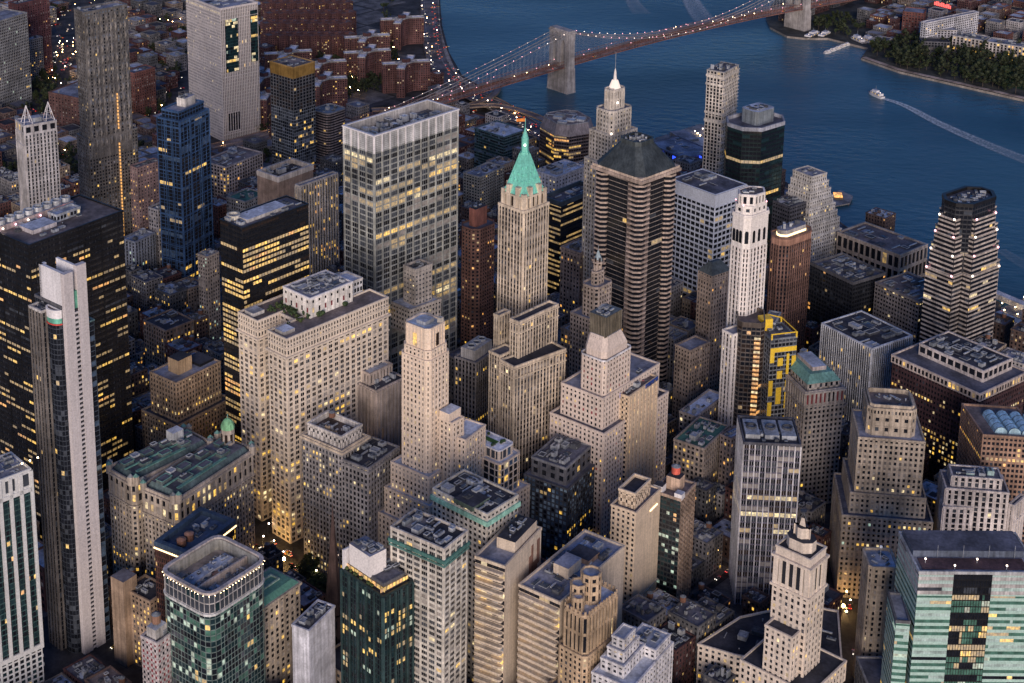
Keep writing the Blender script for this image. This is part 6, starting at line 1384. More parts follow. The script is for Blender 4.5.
b.block(boxc(add(add(poly[0], d, Lr*.45), nv, wl*.6), d, Lr*.35, wl*.3), 116.1, 120, W((.75, .76, .80), .5), 'white_cooler', top=W((.75, .76, .80), .5)); b.clutter(poly, 116, 12, 4, big=.9, hmax=3, mats=[UNIT1, W((.40, .15, .15)), UNIT3]); b.done()

# ================= small spired tower behind it
poly = rect((583, 283), (597, 290), (611, 281), 128); st = ST(W((.44, .36, .31)), 3.7, 3.0, .5, .42, .35, .2, mix={'gd': 4, 'bz': 1}, lit={'lw': 1, 'ld': 1}, lp=.05); d = unit(sub(poly[1], poly[0])); c0 = cen(poly); WL = st['wall']
b = Bld('stepped_office_building', 'small tan stepped tower with round-arched lantern and short pale blue spire', poly)
b.tier(chamfer(poly, 3), GZ, 128, st); b.roof(chamfer(poly, 3), 128, R2, WL, 1.4); q = chamfer(inset(poly, 4.5), 2.5); b.tier(q, 128, 138, st); b.roof(q, 138, R2, WL, 1.2); q = chamfer(inset(poly, 7.5), 2); b.tier(q, 138, 147, st); b.roof(q, 147, R2, WL, 1)
r_ = 4.4; m = MB(); z1 = zat(c0, 261); m.prism(circ(c0, r_, 8), 147, z1, WL)
for k in range(8): a = k*pi/4+pi/8; m.quad((c0[0]+(r_-.2)*cos(a-.17), c0[1]+(r_-.2)*sin(a-.17), 150), (c0[0]+(r_-.2)*cos(a+.17), c0[1]+(r_-.2)*sin(a+.17), 150), (c0[0]+(r_-.2)*cos(a+.17), c0[1]+(r_-.2)*sin(a+.17), z1-2), (c0[0]+(r_-.2)*cos(a-.17), c0[1]+(r_-.2)*sin(a-.17), z1-2), G['bz'])
m.build('lantern', b.o); m = MB(); m.cone(circ(c0, 3.6, 8), z1, c0, zat(c0, 249), W((.42, .52, .56))); m.ring(circ(c0, 4.9, 8), circ(c0, 3.5, 8), z1-.5, z1+.6, WL); m.tube((*c0, zat(c0, 251)), (*c0, zat(c0, 245)), .2, UNIT1, 4); m.build('spire', b.o)
q = inset(poly, -5); b.tier(q, GZ, 104, st); b.roof(q, 104, R2, WL); b.done()
b, _ = quick('stepped_office_building', 'dull brown stepped building between the green-windowed black block and the small spired tower', (565, 246), (580, 254), (594, 244), 96, ST(W((.28, .22, .20)), 3.7, 3.2, .5, .42, .35, .2, lit={'lo': 2, 'lw': 1}, lp=.06), R2, None, 7, 1.2, big=1.2, cor=2); b.done()
# black block with lit horizontal bands
b, poly = quick('office_building', 'black slab with greenish-yellow lit ribbon floors and dark roof, right of the green copper pyramid', (548, 198), (561, 206), (592, 189), 112, ST(BLACK, 4.4, 3.0, 0, .55, 0, .2, mix={'gd': 5}, lit={'ld': 9, 'lc': .4}, lp=.95, lf=0, run=6, core=DARK), R1, W((.05, .07, .10), .4), 6, 4, big=1.6); b.done()
b, poly = quick('office_building', 'pale blue-white block with a stepped plain top, behind the green copper pyramid', (538, 170), (556, 178), (582, 166), 84, ST(W((.50, .50, .56)), 3.8, 4.5, .6, .6, .2, .1, mix={'gm': 1, 'gd': 1}, lp=.02), R3, None, 6, 1.2, big=2); b.done()
poly = rect((540, 113), (560, 128), (597, 120), 62); b = Bld('office_building', 'brown faceted glass office block with amber-lit floors by the bridge ramps', poly); ch = chamfer(poly, 12)
b.tier(ch, GZ, 50, ST(W((.15, .12, .12), .4), 3.8, 3, .08, .4, .2, .15, mix={'gd': 4, 'bz': 3}, lit={'lw': 3, 'lo': 2}, lp=.22, lf=.2, run=3, core=DARK)); q = inset(ch, 4); m = MB(); m.prism(ch, 50, 62, W((.24, .21, .22), .5), p1=q, top=R5); m.build('sloped_roof_storey', b.o); b.roof(q, 62, R5, GREY, 1); b.clutter(q, 62, 6, 3, big=3, hmax=3); b.done()
b, _ = quick('office_building', 'teal glass slanted-band block among the low brick seaport houses', (486, 126), (504, 138), (514, 128), 56, ST(W((.06, .10, .12), .4), 3.4, 3, .05, .35, .1, .1, mix={'gt': 3, 'gb': 1, 'gd': 2}, lp=.01, core=DARK), R3, None, 5); b.done()
b, _ = quick('apartment_building', 'grey-green apartment block with shallow balconies below the teal glass block', (468, 172), (480, 178), (499, 166), 66, ST(W((.30, .29, .27)), 3.2, 3.2, .35, .4, .3, .3, mix={'gd': 3, 'gt': 1}, lit={'lw': 1}, lp=.04), R2, None, 7); b.done()
b, _ = quick('office_building', 'dark box building with a plain roof, between the slim white shaft and the wedding-cake tower', (773, 200), (790, 208), (813, 199), 96, ST(W((.08, .08, .10)), 3.8, 3, .3, .5, .2, .15, mix={'gd': 5}, lp=.02), R1, None, 4, 1.2, big=1.5); b.done()

# ================= round-cornered green glass tower, bottom left
P6 = rect((171, 562), (209, 595), (256, 552), 112); rp = rounded(P6, 8, 4); d = unit(sub(P6[1], P6[0])); nv = unit(sub(P6[3], P6[0])); c0 = cen(P6)
b = Bld('residential_tower', 'round-cornered green glass tower with a white lamp-lit rim around a hollow roof deck, bottom left', rp); TGm = W((.20, .26, .25), .35, .2)
b.tier(rp, GZ, 98, ST(TGm, 3.5, 2.6, .10, .16, .18, .12, mix={'gt': 4, 'gd': 3, 'gg': 2, 'gm': 1}, lit={'lc': 4, 'lw': 1}, lp=.07, core=DARK)); b.tier(rp, 98, 110, ST(W((.42, .40, .40), .5), 6, 3.2, .12, .1, .2, .12, mix={'gm': 5, 'gt': 1}, lp=0))
m = MB(); m.ring(inset(rp, -.7), inset(rp, 1.6), 110, 111.4, W((.52, .46, .44), .5)); m.ring(inset(rp, -.8), inset(rp, -.2), 96.8, 98.2, W((.5, .5, .5))); m.build('roof_rim', b.o); b.roof(inset(rp, 2), 103.5, ROOF((.34, .29, .26)))
m = MB(); ri = inset(rp, 2.4); n = len(ri)
for i in range(n): m.quad((*ri[(i+1) % n], 103.5), (*ri[i], 103.5), (*ri[i], 110.5), (*ri[(i+1) % n], 110.5), W((.30, .30, .29)))
m.build('roof_well_wall', b.o)
lp = inset(rp, -.95); tot = 0
for i in range(n):
    a, c_ = lp[i], lp[(i+1) % n]; L_ = ln(sub(c_, a)); k = max(1, int(L_/2.2))
    for j in range(k): m = MB(); m.ball((*add(a, sub(c_, a), j/k), 109.6), .20, LAMPC, 5, 3); m.build('rim_lamp', b.o)
b.block(boxc(add(c0, nv, 5), d, 34, 7), 103.6, 106, W((.62, .60, .60)), 'deck_house', top=R3); b.block(boxc(add(c0, nv, -6), d, 40, 1.2), 103.6, 108.5, W((.55, .45, .38)), 'deck_wall')
for t in (-12, 2): m = MB(); q = add(add(c0, d, t), nv, -1); m.prism(circ(q, 3.1, 14), 103.6, 104.5, WOOD, bottom=True); m.cone(circ(q, 3.2, 14), 104.5, q, 105.3, W((.42, .22, .15))); m.build('water_tank', b.o)
b.clutter(inset(rp, 5), 103.6, 14, 3, big=.9, hmax=2.5); b.clutter(boxc(add(c0, nv, 5), d, 34, 7), 106, 5, 3, big=.6, hmax=1.5, inner=.5)
for k in range(5): m = MB(); m.ball((*add(add(c0, d, -14+k*7), nv, 9), 104), .5, LAMPC); m.build('deck_lamp', b.o)
m = MB(); q0 = add(c0, nv, -9); m.prism(boxc(q0, d, 22, 3), 103.6, 100.8, SHR2); m.build('planting_bed', b.o); b.done()
# green roofed stone
poly = rect((250, 597), (260, 606), (296, 576), 78); poly = rect((232, 589), (258, 606), (296, 576), 78); ST_ = W((.44, .37, .30))
b = Bld('stone_office_building', 'stone building with a broad flat green copper roof, next to the churchyard', poly); b.tier(poly, GZ, 74, ST(ST_, 3.8, 4.2, .42, .38, .5, .3, mix={'gd': 4, 'bl': 1}, lit={'lw': 3, 'lb': 1}, lp=.12)); b.belt(poly, 73.4, 1.4, 1.2, ST_)
GR = W((.10, .25, .20), .6, 0, .12, .15); m = MB(); m.prism(inset(poly, .2), 74.8, 77.6, GR, p1=inset(poly, 3)); q = inset(poly, 6); m.ring(inset(poly, 8), inset(poly, 9), 77.6, 78.6, W((.25, .36, .32))); m.build('copper_roof', b.o); b.done()
b, _ = quick('narrow_tower', 'plain white-grey windowless slab building with black roof clutter, bottom left foreground', (294, 624), (309, 632), (332, 606), 74, ST(W((.56, .56, .62)), 4, 3, .5, .5, .3, .3, blank=True), R1, W((.56, .56, .62)), 12, 1, big=.9); b.done()
poly = rect((160, 536), (190, 553), (229, 516), 96); b = Bld('office_building', 'brown box with a dark blue roof and two round tanks, behind the lamp-rimmed tower', poly)
b.tier(poly, GZ, 92, ST(W((.10, .05, .045), .5), 3.6, 1.6, .3, .3, .4, .1, mix={'gd': 3, 'bz': 2}, lit={'lw': 1}, lp=.08)); b.roof(poly, 92, ROOF((.07, .10, .16)), W((.05, .08, .13), .5), 3, 3); d = unit(sub(poly[1], poly[0])); c0 = cen(poly)
m = MB(); m.ring(inset(poly, -.6), inset(poly, 0), 90.2, 91, FLOOD); m.build('lamp_strip', b.o)
for t in (-13, -6): m = MB(); m.prism(circ(add(c0, d, t), 2.9, 14), 92, 96, WOOD); m.cone(circ(add(c0, d, t), 3, 14), 96, add(c0, d, t), 97, W((.42, .22, .15))); m.build('water_tank', b.o)
b.clutter(boxc(add(c0, d, 8), d, 22, 14), 92, 6, 3, big=1.3, hmax=2.2, inner=.5); b.done()
b, poly = quick('narrow_tower', 'slender pale brick tower with rows of red-blinded windows and a wooden water tank, bottom left', (140, 638), (157, 645), (174, 634), 72, ST(W((.56, .50, .50)), 3.4, 3.0, .5, .45, .2, .2, mix={'br': 4, 'gd': 1}, lp=.0), R1, None, 3)
b.block(boxc(cen(poly), unit(sub(poly[1], poly[0])), 9, 7), 72.1, 79, CONC, 'bulkhead', top=R3); b.tank(cen(poly), 79, 2.6, W((.30, .17, .12)), 1.5, 5); b.done()
b, poly = quick('brick_office_building', 'squat tan brick building with rows of amber windows, left of the red-blinded tower', (127, 588), (150, 603), (168, 588), 52, ST(W((.36, .26, .19)), 3.6, 3, .5, .42, .25, .2, lit={'lw': 1}, lp=.35), R4, None, 4); b.block(boxc(poly[3], unit(sub(poly[1], poly[0])), 11, 11), GZ, 62, W((.36, .26, .19)), 'stair_tower', top=R1); b.done()
# mid-right lower blocks
b, _ = quick('stone_office_building', 'tan loft block with dark sides and blue-lit black roof, left of the white-ribbed slab', (681, 436), (704, 450), (718, 424), 64, ST(W((.36, .30, .26)), 3.7, 3.4, .45, .4, .3, .2, lit={'lw': 1}, lp=.05), RG, None, 10, 1.2, big=1.2); b.done()  # roof surface is the mottled dark green roofing
b, _ = quick('brick_office_building', 'very narrow brown building in the shadow gap beside the white-ribbed slab', (724, 434), (731, 440), (741, 430), 66, ST(W((.26, .21, .20)), 3.7, 3, .5, .42, .25, .2, lit={'lo': 1, 'lw': 1}, lp=.08), R3, None, 5); b.done()
b, _ = quick('stone_office_building', 'long grey building with a pale blue metal roof, behind the tan loft block', (684, 410), (696, 418), (719, 394), 60, ST(W((.34, .30, .29)), 3.7, 3.2, .45, .4, .3, .2, lit={'lw': 1, 'lb': 1}, lp=.05), ROOF((.50, .55, .68)), None, 3); b.done()
b, _ = quick('stone_office_building', 'small ornate lit building at the foot of the green spire tower', (566, 327), (572, 333), (580, 325), 78, ST(W((.34, .29, .27)), 4, 4, .4, .4, .3, .2, lit={'lo': 2, 'lw': 1}, lp=.3), R3, None, 2); b.done()
# ================= churches, boats, piers, cross-shaped housing, far bank landmarks
q0 = P(334.5, 664, 3); d = (cos(radians(-35)), sin(radians(-35))); b = Bld('church', 'dark brown stone church with a tall needle spire in its churchyard', boxc(q0, d, 14, 14)); BS = W((.085, .055, .05)); nv = (-d[1], d[0])
b.tier(boxc(q0, d, 12, 12), GZ, 40, ST(BS, 12, 4, .6, .4, .5, .3, mix={'gd': 1}, lp=0), name='tower'); zt = zat(q0, 503); print('spire', zt); m = MB(); m.prism(circ(q0, 5.6, 8), 40, 46, BS); m.cone(circ(q0, 5.2, 8), 46, q0, zt, BS)
for i, c in enumerate(boxc(q0, d, 9, 9)): m.prism(circ(c, 1, 6), 40, 45, BS); m.cone(circ(c, 1, 6), 45, c, 52, BS)
m.build('spire', b.o); q1 = add(q0, d, 27); nav = boxc(q1, d, 46, 15); b.tier(nav, GZ, 14, ST(BS, 11, 5, .5, .4, .6, .3, mix={'gd': 1}, lit={'lw': 1}, lp=.3)); m = MB()
a_, c_ = add(q1, d, -23), add(q1, d, 23)
m.quad((*nav[0], 14), (*nav[1], 14), (*c_, 23), (*a_, 23), W((.08, .07, .08))); m.quad((*nav[2], 14), (*nav[3], 14), (*a_, 23), (*c_, 23), W((.08, .07, .08))); m.face([(*nav[1], 14), (*nav[2], 14), (*c_, 23)], BS); m.face([(*nav[3], 14), (*nav[0], 14), (*a_, 23)], BS); m.build('pitched_roof', b.o); b.done()

BR1 = W((.15, .072, .068)); stb_ = ST(BR1, 2.9, 3.2, .55, .5, .2, .15, mix={'gd': 4, 'gm': 2}, lit={'lw': 1, 'lb': 1}, lp=.06); WR_ = ROOF((.80, .76, .80))
def cross(px, py, h=42, a=.5, s_=1.0, lbl=''):
    c = P(px, py, h); b = None; d = (cos(a), sin(a)); nv = (-d[1], d[0]); core = boxc(c, d, 26*s_, 15*s_)
    b = Bld('brick_housing_block', lbl, boxc(c, d, 50*s_, 34*s_), 'cross-roofed brick housing blocks'); b.tier(core, GZ, h, stb_); b.roof(core, h, WR_, CONC, 1)
    for sx in (-1, 1):
        for sy in (-1, 1):
            q = boxc(add(add(c, d, sx*17*s_), nv, sy*9*s_), unit((d[0]*sx*.8+nv[0]*sy*.6, d[1]*sx*.8+nv[1]*sy*.6)), 25*s_, 10*s_); b.tier(q, GZ, h-.05, stb_, name='wing'); b.roof(q, h-.05, WR_, CONC, 1)
    b.block(boxc(c, d, 8, 8), h+.1, h+5, BR1, 'bulkhead', top=R1); b.done()
CR = 'maroon brick housing block with a pale cross-shaped roof'
for px, py, e in ((367, 51, 'front one of the middle pair'), (367, 36, 'the rear one of the middle pair'), (402, 18, 'rear one beside the riverside road'), (406, 62, 'front one beside the riverside road'), (288, 52, 'behind the gold-crowned tower'), (322, 62, 'just right of the gold-crowned tower'), (322, 79, 'above the rounded dark apartment slab'), (264, 76, 'left of the gold-crowned tower'), (270, 92, 'lowest and leftmost')):
    cross(px, py, 42, -.6, 1.0, CR+', '+e)
# tight rows of brick slabs, top
rn = random.Random(4); i = 0
names = ['top row', 'second row', 'third row', 'front row']
for r_, yy in enumerate((2, 12, 22, 34)):
    for k in range(8):
        x = 270+k*10.5+(r_ % 2)*3; c = P(x, yy, 36); dd = (cos(-.75), sin(-.75)); q = boxc(c, dd, 24, 15)
        b = Bld('brick_apartment_block', 'maroon brick slab in the tight rows of flats at the top, '+names[r_], q, 'tight rows of maroon brick slabs'); b.tier(q, GZ, 36, stb_); b.roof(q, 36, R5, BR1, 1)
        q2 = boxc(add(c, dd, 3), dd, 9, 22); b.tier(q2, GZ, 35.5, stb_, name='wing'); b.roof(q2, 35.5, R5, BR1, 1); b.block(boxc(c, dd, 5, 4), 36.1, 40, BR1, 'bulkhead'); b.done()

# far bank
b, poly = quick('apartment_building', 'white terraced building under a glowing red roof sign, across the river', (923, 22), (926, 23.5), (977, 12), 44, ST(W((.55, .54, .58)), 3.4, 4.2, .4, .4, .3, .2, mix={'gd': 4, 'gm': 1}, lit={'lw': 1}, lp=.02), R2, None, 6, depth=None, zb=GZ, big=2)
l, f, r = P(924, 24, 40), P(926, 26, 40), P(977, 23, 40)
FOOT.append(rectFR((920, 34), (985, 36), 20, 60))
poly = rectFR((925, 30), (957, 31), 30, 40); d = unit(sub(poly[1], poly[0])); m = MB()
b.tier(poly, GZ, 30, ST(W((.50, .49, .54)), 3.4, 4.2, .4, .4, .3, .2, mix={'gd': 4, 'gm': 1}, lp=.02)); b.roof(poly, 30, R2, CONC)
SG = LIT('red_sign', (1.0, .05, .04), 2.2, vary=False); pS_ = [(*P(x, y, 47), 47) for x, y in ((934, 4), (951, 8.5))]
p0, p1 = pS_[0][:2], pS_[1][:2]; dd = unit(sub(p1, p0)); L_ = ln(sub(p1, p0))
for k in range(10):
    q = add(p0, dd, L_*(k+.5)/10); m.prism(boxc(q, dd, L_/10*.62, .6), 46, 52 if k % 3 else 50.5, SG, bottom=True)
m.tube((*p0, 46), (*p1, 46), .3, UNIT4, 4); m.build('roof_sign', b.o)
m = MB()
for k in (0, 5, 10): m.tube((*add(p0, dd, L_*k/10), 40), (*add(p0, dd, L_*k/10), 46), .3, UNIT4, 4)
m.build('sign_post', b.o); b.done()
for k, (x0, y0, x1, y1) in enumerate(((953, 36, 983, 41), (986, 42, 1026, 48))):
    q = rectFR((x0, y0), (x1, y1), 26, 26); b = Bld('apartment_building', 'long low building of pale upright piers with amber windows behind the far park, '+('left part' if k == 0 else 'right part'), q); b.tier(q, GZ, 26, ST(W((.50, .46, .44)), 4, 5, .4, .2, 1.2, .2, mix={'gd': 4, 'bz': 1}, lit={'lw': 3, 'lo': 2}, lp=.22)); b.roof(q, 26, R2, CONC); b.clutter(q, 26, 5, 3, big=1.6); b.done()
q = rectFR((922, 42), (950, 43), 22, 22); b = Bld('office_building', 'dark low block in front of the building with the red roof sign', q); b.tier(q, GZ, 22, ST(DKGREY, 4, 4, .3, .3, .4, .2, lit={'lw': 1}, lp=.1)); b.roof(q, 22, R4, DKGREY); b.done()
q = rectFR((903, 12), (924, 14), 34, 30); b = Bld('brick_warehouse', 'large red brick warehouse left of the building with the red roof sign', q); b.tier(q, GZ, 34, ST(W((.22, .09, .075)), 4, 4, .5, .5, .3, .2, lp=.02)); b.roof(q, 34, R2, BRICK); b.done()
# piers and boats
def boat(px, py, yaw, L_, wd, lbl, h=1.0, name='boat', group=None, sail=False, z=0):
    c = P(px, py, 0); d = (cos(yaw), sin(yaw)); nv = (-d[1], d[0]); o = empty(name, (c[0], c[1], 0), lbl, 'boat', group)
    def pl(f, hw, z): return (*add(add(c, d, f*L_), nv, hw*wd), z)
    HW = W((.74, .72, .74), .5, 0, .05, .06); secs = [(-.5, .42), (-.3, .5), (.1, .5), (.3, .38), (.42, .2), (.5, .02)]; m = MB()
    top = [add(add(c, d, f*L_), nv, -w_*wd) for f, w_ in secs]+[add(add(c, d, f*L_), nv, w_*wd) for f, w_ in reversed(secs)]
    bot = [add(add(c, d, f*L_*.93), nv, -w_*wd*.8) for f, w_ in secs]+[add(add(c, d, f*L_*.93), nv, w_*wd*.8) for f, w_ in reversed(secs)]
    m.prism(bot, -.6, 2.6*h, HW, p1=top, top=W((.34, .30, .28))); m.build('hull', o)
    m = MB(); m.prism(boxc(add(c, d, -.08*L_), d, L_*.62, wd*.78), 2.6*h, 5.2*h, HW, top=R3); 
    for s_ in (-1, 1):
        for k in range(8): q = add(add(add(c, d, -.08*L_), nv, s_*wd*.395), d, (k-3.5)*L_*.07); m.prism(boxc(q, d, L_*.045, .12), 3.4*h, 4.6*h, G['gd'] if k % 3 else G['lw'], bottom=True)
    m.build('cabin', o); m = MB(); m.prism(boxc(add(c, d, .02*L_), d, L_*.32, wd*.6), 5.2*h, 7.4*h, HW, top=R3, p1=boxc(c, d, L_*.28, wd*.55)); m.build('wheelhouse', o)
    m = MB(); m.tube((*c, 7*h), (*c, 12*h), .15*h, UNIT1, 4); m.build('mast', o)
    m = MB(); m.ball((*add(c, d, -.3*L_), 6*h), .35*h, LAMPW); m.build('boat_lamp', o)
    if sail:
        m = MB()
        for k, hh in ((-.25, 30), (.05, 34), (.3, 28)): m.tube((*add(c, d, k*L_), 2), (*add(c, d, k*L_), hh), .3, WOOD, 5, .15); m.tube((*add(add(c, d, k*L_), nv, -6), hh*.6), (*add(add(c, d, k*L_), nv, 6), hh*.6), .15, WOOD, 4)
        m.build('ship_mast', o)
    return o
bw = P(876, 96, 0); bw2 = P(1024, 160, 0); yw = atan2(bw[1]-bw2[1], bw[0]-bw2[0])
boat(875.5, 96, yw, 29, 8.5, 'white ferry boat trailing a long wake on the open river', 1.15, 'ferry_boat')
FO, n, bs = newmat('foam'); bs.inputs['Base Color'].default_value = (.55, .62, .68, 1); bs.inputs['Roughness'].default_value = .8
tc = n.nodes.new('ShaderNodeUVMap'); v = coords(n, (1, 1, 1)); f = noise(n, v, .35, 6)
at = n.nodes.new('ShaderNodeAttribute'); at.attribute_name = 'dens'
k = mathn(n, 'MULTIPLY', ramp(n, f, .30, .66, .25, 1.25), at.outputs['Fac'], True); n.links.new(k, bs.inputs['Alpha'])
def wake(pts, w0, w1, a0, a1, lbl):
    pts = smooth([(*P(x, y, 0), 0) for x, y in pts], 8); n_ = len(pts); vs, fs, dn = [], [], []; nc = 8
    c0 = pts[0]
    for i, p in enumerate(pts):
        a, c = pts[max(0, i-1)], pts[min(n_-1, i+1)]; d = unit(sub(c, a)); nr = (-d[1], d[0]); t = i/(n_-1); w_ = w0+(w1-w0)*t
        for j in range(nc+1):
            u = j/nc*2-1; q = add(p[:2], nr, u*w_/2); vs.append((q[0]-c0[0], q[1]-c0[1], .35)); e = (1-u*u)**.5*(.35+.9*abs(u)**2) if abs(u) < 1 else 0
            dn.append((a0+(a1-a0)*t)*e)
    for i in range(n_-1):
        for j in range(nc): k = i*(nc+1)+j; fs.append((k, k+1, k+nc+2, k+nc+1))
    me = bpy.data.meshes.new('wake'); me.from_pydata(vs, [], fs); me.materials.append(FO); at = me.attributes.new('dens', 'FLOAT', 'POINT'); at.data.foreach_set('value', dn)
    o = bpy.data.objects.new('wake', me); COL.objects.link(o); o.location = (c0[0], c0[1], 0); o['kind'] = 'stuff'; o['label'] = lbl; return o
wake([(881, 98), (905, 106), (940, 124), (985, 144), (1030, 162)], 7, 26, 2.6, .6, 'long foam wake behind the ferry')
wake([(688, -8), (693, 4), (702, 17), (711, 25)], 26, 44, 1.6, .5, 'foam wake at the top of the picture')
wake([(630, -6), (634, 4), (642, 14)], 18, 34, 1.0, .3, 'fainter foam wake left of the other')
wake([(1000, 250), (1030, 268)], 14, 20, .5, .2, 'faint foam streak at the right edge')
def pier(pxs, zt, lbl, name='pier', mat=None):
    q = [P(x, y, zt) for x, y in pxs]; a = sum(q[i-1][0]*q[i][1]-q[i][0]*q[i-1][1] for i in range(len(q)))
    if a < 0: q = q[::-1]
    c = cen(q); o = empty(name, (c[0], c[1], 0), lbl, 'pier'); m = MB(); m.prism(q, zt-1.4, zt, mat or W((.26, .24, .23)), top=ROOF((.22, .21, .22)), bottom=True); m.build('deck', o)
    m = MB()
    for p in inset(q, 1.5): m.tube((*p, -3), (*p, zt-1.3), .6, WOOD, 6)
    m.build('pile', o); return o, q
o, q = pier(((651, 152), (655, 138), (700, 124), (716, 128), (712, 150)), 4, 'lit pier with a dark hall and white deck, beside the slender unfinished tower')
for px, py, w_, h_, mt, nm in ((684, 139, 34, 9, W((.10, .12, .16)), 'pier_hall'), (700, 143, 30, 6, W((.6, .58, .6)), 'white_deck_house')):
    m = MB(); c = P(px, py, 8); m.prism(boxc(c, (cos(.5), sin(.5)), w_, 20), 4, 4+h_, mt, top=R2 if h_ > 6 else W((.6, .58, .6))); m.build(nm, o)
for k in range(22): m = MB(); c = P(656+k*2.6, 143-k*.8+(k % 3)*3, 6); m.ball((*c, 6), .8, LAMPC if k % 3 else LAMPW); m.build('pier_lamp', o)
FOOT.append([P(x, y, 3) for x, y in ((640, 138), (728, 126), (745, 185), (655, 200))])
BLUE = LIT('blue_sign', (.02, .07, 1.0), 2.2, vary=False)
b, poly = quick('riverside_pavilion', 'low glass pavilion with glowing blue walls between the hipped roof and the white lattice tower', (654, 142), (683, 159), (708, 150), 22, ST(W((.10, .12, .2), .4), 5, 5, .2, .2, .3, .2, mix={'gd': 2}, lp=0), ROOF((.20, .24, .33)), None, 4, big=1.5); m = MB(); a, c = poly[3], poly[0]; dd = unit(sub(c, a)); n2 = (dd[1], -dd[0]); L_ = ln(sub(c, a))
for k, t in enumerate((.02, .14, .26, .38, .72, .88)): q0 = add(add(a, dd, L_*t), n2, .6); m.quad((*q0, 7), (*add(q0, dd, L_*.09), 7), (*add(q0, dd, L_*.09), 21), (*q0, 21), BLUE)
c = add(P(700, 155, 22), n2, 1.5); q0 = c; m.quad((*q0, 8), (*add(q0, dd, 4.5), 8), (*add(q0, dd, 4.5), 22), (*q0, 22), BLUE); m.build('blue_light_panel', b.o); b.done()
o, q = pier(((828, 196), (840, 190), (853, 196), (850, 203), (834, 206)), 3, 'small dark pier with a glowing orange restaurant deck beside the wedding-cake tower')
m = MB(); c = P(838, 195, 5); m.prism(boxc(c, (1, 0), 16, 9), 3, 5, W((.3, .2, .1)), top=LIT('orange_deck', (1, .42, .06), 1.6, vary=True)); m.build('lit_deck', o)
o, q = pier(((1001, 308), (1030, 296), (1034, 322), (1004, 334)), 4, 'riverside pier with a white roofed terminal at the right edge')
for px, py, w_ in ((1016, 300, 30), (1012, 318, 20)):
    m = MB(); c = P(px, py, 9); m.prism(boxc(c, (cos(.75), sin(.75)), w_*1.6, 8), 4, 9, W((.7, .66, .64)), top=W((.7, .66, .66))); m.build('terminal_roof', o)
for k in range(14): m = MB(); c = P(1000+k*2.2, 296+(k*7 % 38), 6); m.ball((*c, 6), .6, LAMPC); m.build('pier_lamp', o)
boat(1003, 330, 1.2, 40, 9, 'moored ferry at the terminal by the right edge', 1.0, 'ferry_boat')
boat(857, 42, .5, 36, 10, 'white moored boat with a tower-like house, foot of the far park', 1.4, 'moored_boat'); boat(868, 43, .5, 34, 12, 'white round-roofed barge moored left of the far park', 1.5, 'moored_boat')
boat(813, 36, -.5, 50, 12, 'long low moored barge at the foot of the far bridge tower', 1.0, 'moored_boat'); boat(825, 36, -.5, 40, 11, 'second moored barge, right of the long one at the far bridge tower', 1.0, 'moored_boat')
for k, (x, y) in enumerate(((828, 53), (833, 51), (838, 49), (843, 47), (847, 45.5))): boat(x, y, -.9, 14, 5, 'small white yacht at the far marina, in a slanting row', .6, 'yacht', 'yachts at the far marina')

# ================= low city fabric
def fpx(p, z=3): return proj(p[0], p[1], z)
ROADS = [([p[:2] for p in fdr], 20), ([p[:2] for p in apx], 18), ([add(MT, ax, -360), add(BT, ax, 200)], 18), ([p[:2] for p in smooth(px3([(372, 110, 14), (460, 107, 13), (500, 106, 12), (575, 138, 10)]))], 12),
         ([p[:2] for p in smooth(px3([(470, 92, 5), (500, 104, 5), (540, 135, 4), (552, 160, 4)]))], 14), ([P(x, y, 3) for x, y in ((258, 535), (290, 560), (350, 600))], 17), ([P(x, y, 3) for x, y in ((822, 480), (838, 560), (850, 620), (862, 683))], 9), ([P(x, y, 3) for x, y in ((0, 655), (140, 640))], 8), ([P(x, y, 3) for x, y in ((50, 80), (75, 20), (110, -20))], 26), ([P(x, y, 3) for x, y in ((30, 60), (65, 110))], 22), ([P(x, y, 3) for x, y in ((165, 120), (195, 60), (230, 0))], 6)]
BB = [(min(p[0] for p in f), min(p[1] for p in f), max(p[0] for p in f), max(p[1] for p in f)) for f in FOOT]
def free(q, m_=3.0):
    pts = q+[cen(q)]+[add(q[i], sub(q[(i+1) % 4], q[i]), .5) for i in range(4)]
    qx = (min(p[0] for p in q)-m_, min(p[1] for p in q)-m_, max(p[0] for p in q)+m_, max(p[1] for p in q)+m_)
    for f, bb in zip(FOOT, BB):
        if bb[0] > qx[2] or bb[2] < qx[0] or bb[1] > qx[3] or bb[3] < qx[1]: continue
        if any(inside(p, f) for p in pts) or any(inside(p, q) for p in f) or any(inside(add(f[i], sub(f[(i+1) % len(f)], f[i]), t), q) for i in range(len(f)) for t in (.25, .5, .75)): return False
    for rd, w_ in ROADS:
        for i in range(len(rd)-1):
            if segd(cen(q), rd[i], rd[i+1]) < w_+ln(sub(q[0], q[2]))*.38: return False
    return True
FB = ROOF((.11, .11, .13)); frn = random.Random(21)
cols = [('brown brick', W((.14, .095, .085))), ('red brick', W((.15, .072, .065))), ('grey stone', W((.22, .21, .22))), ('tan', W((.28, .22, .18))), ('dark grey', W((.12, .12, .13))), ('pale', W((.38, .36, .37))), ('maroon brick', W((.105, .052, .052))), ('buff', W((.34, .27, .21)))]
rfs = [('black roof', R4), ('dark grey roof', R1), ('blue-grey roof', R2), ('pale roof', R3), ('brown roof', R5)]
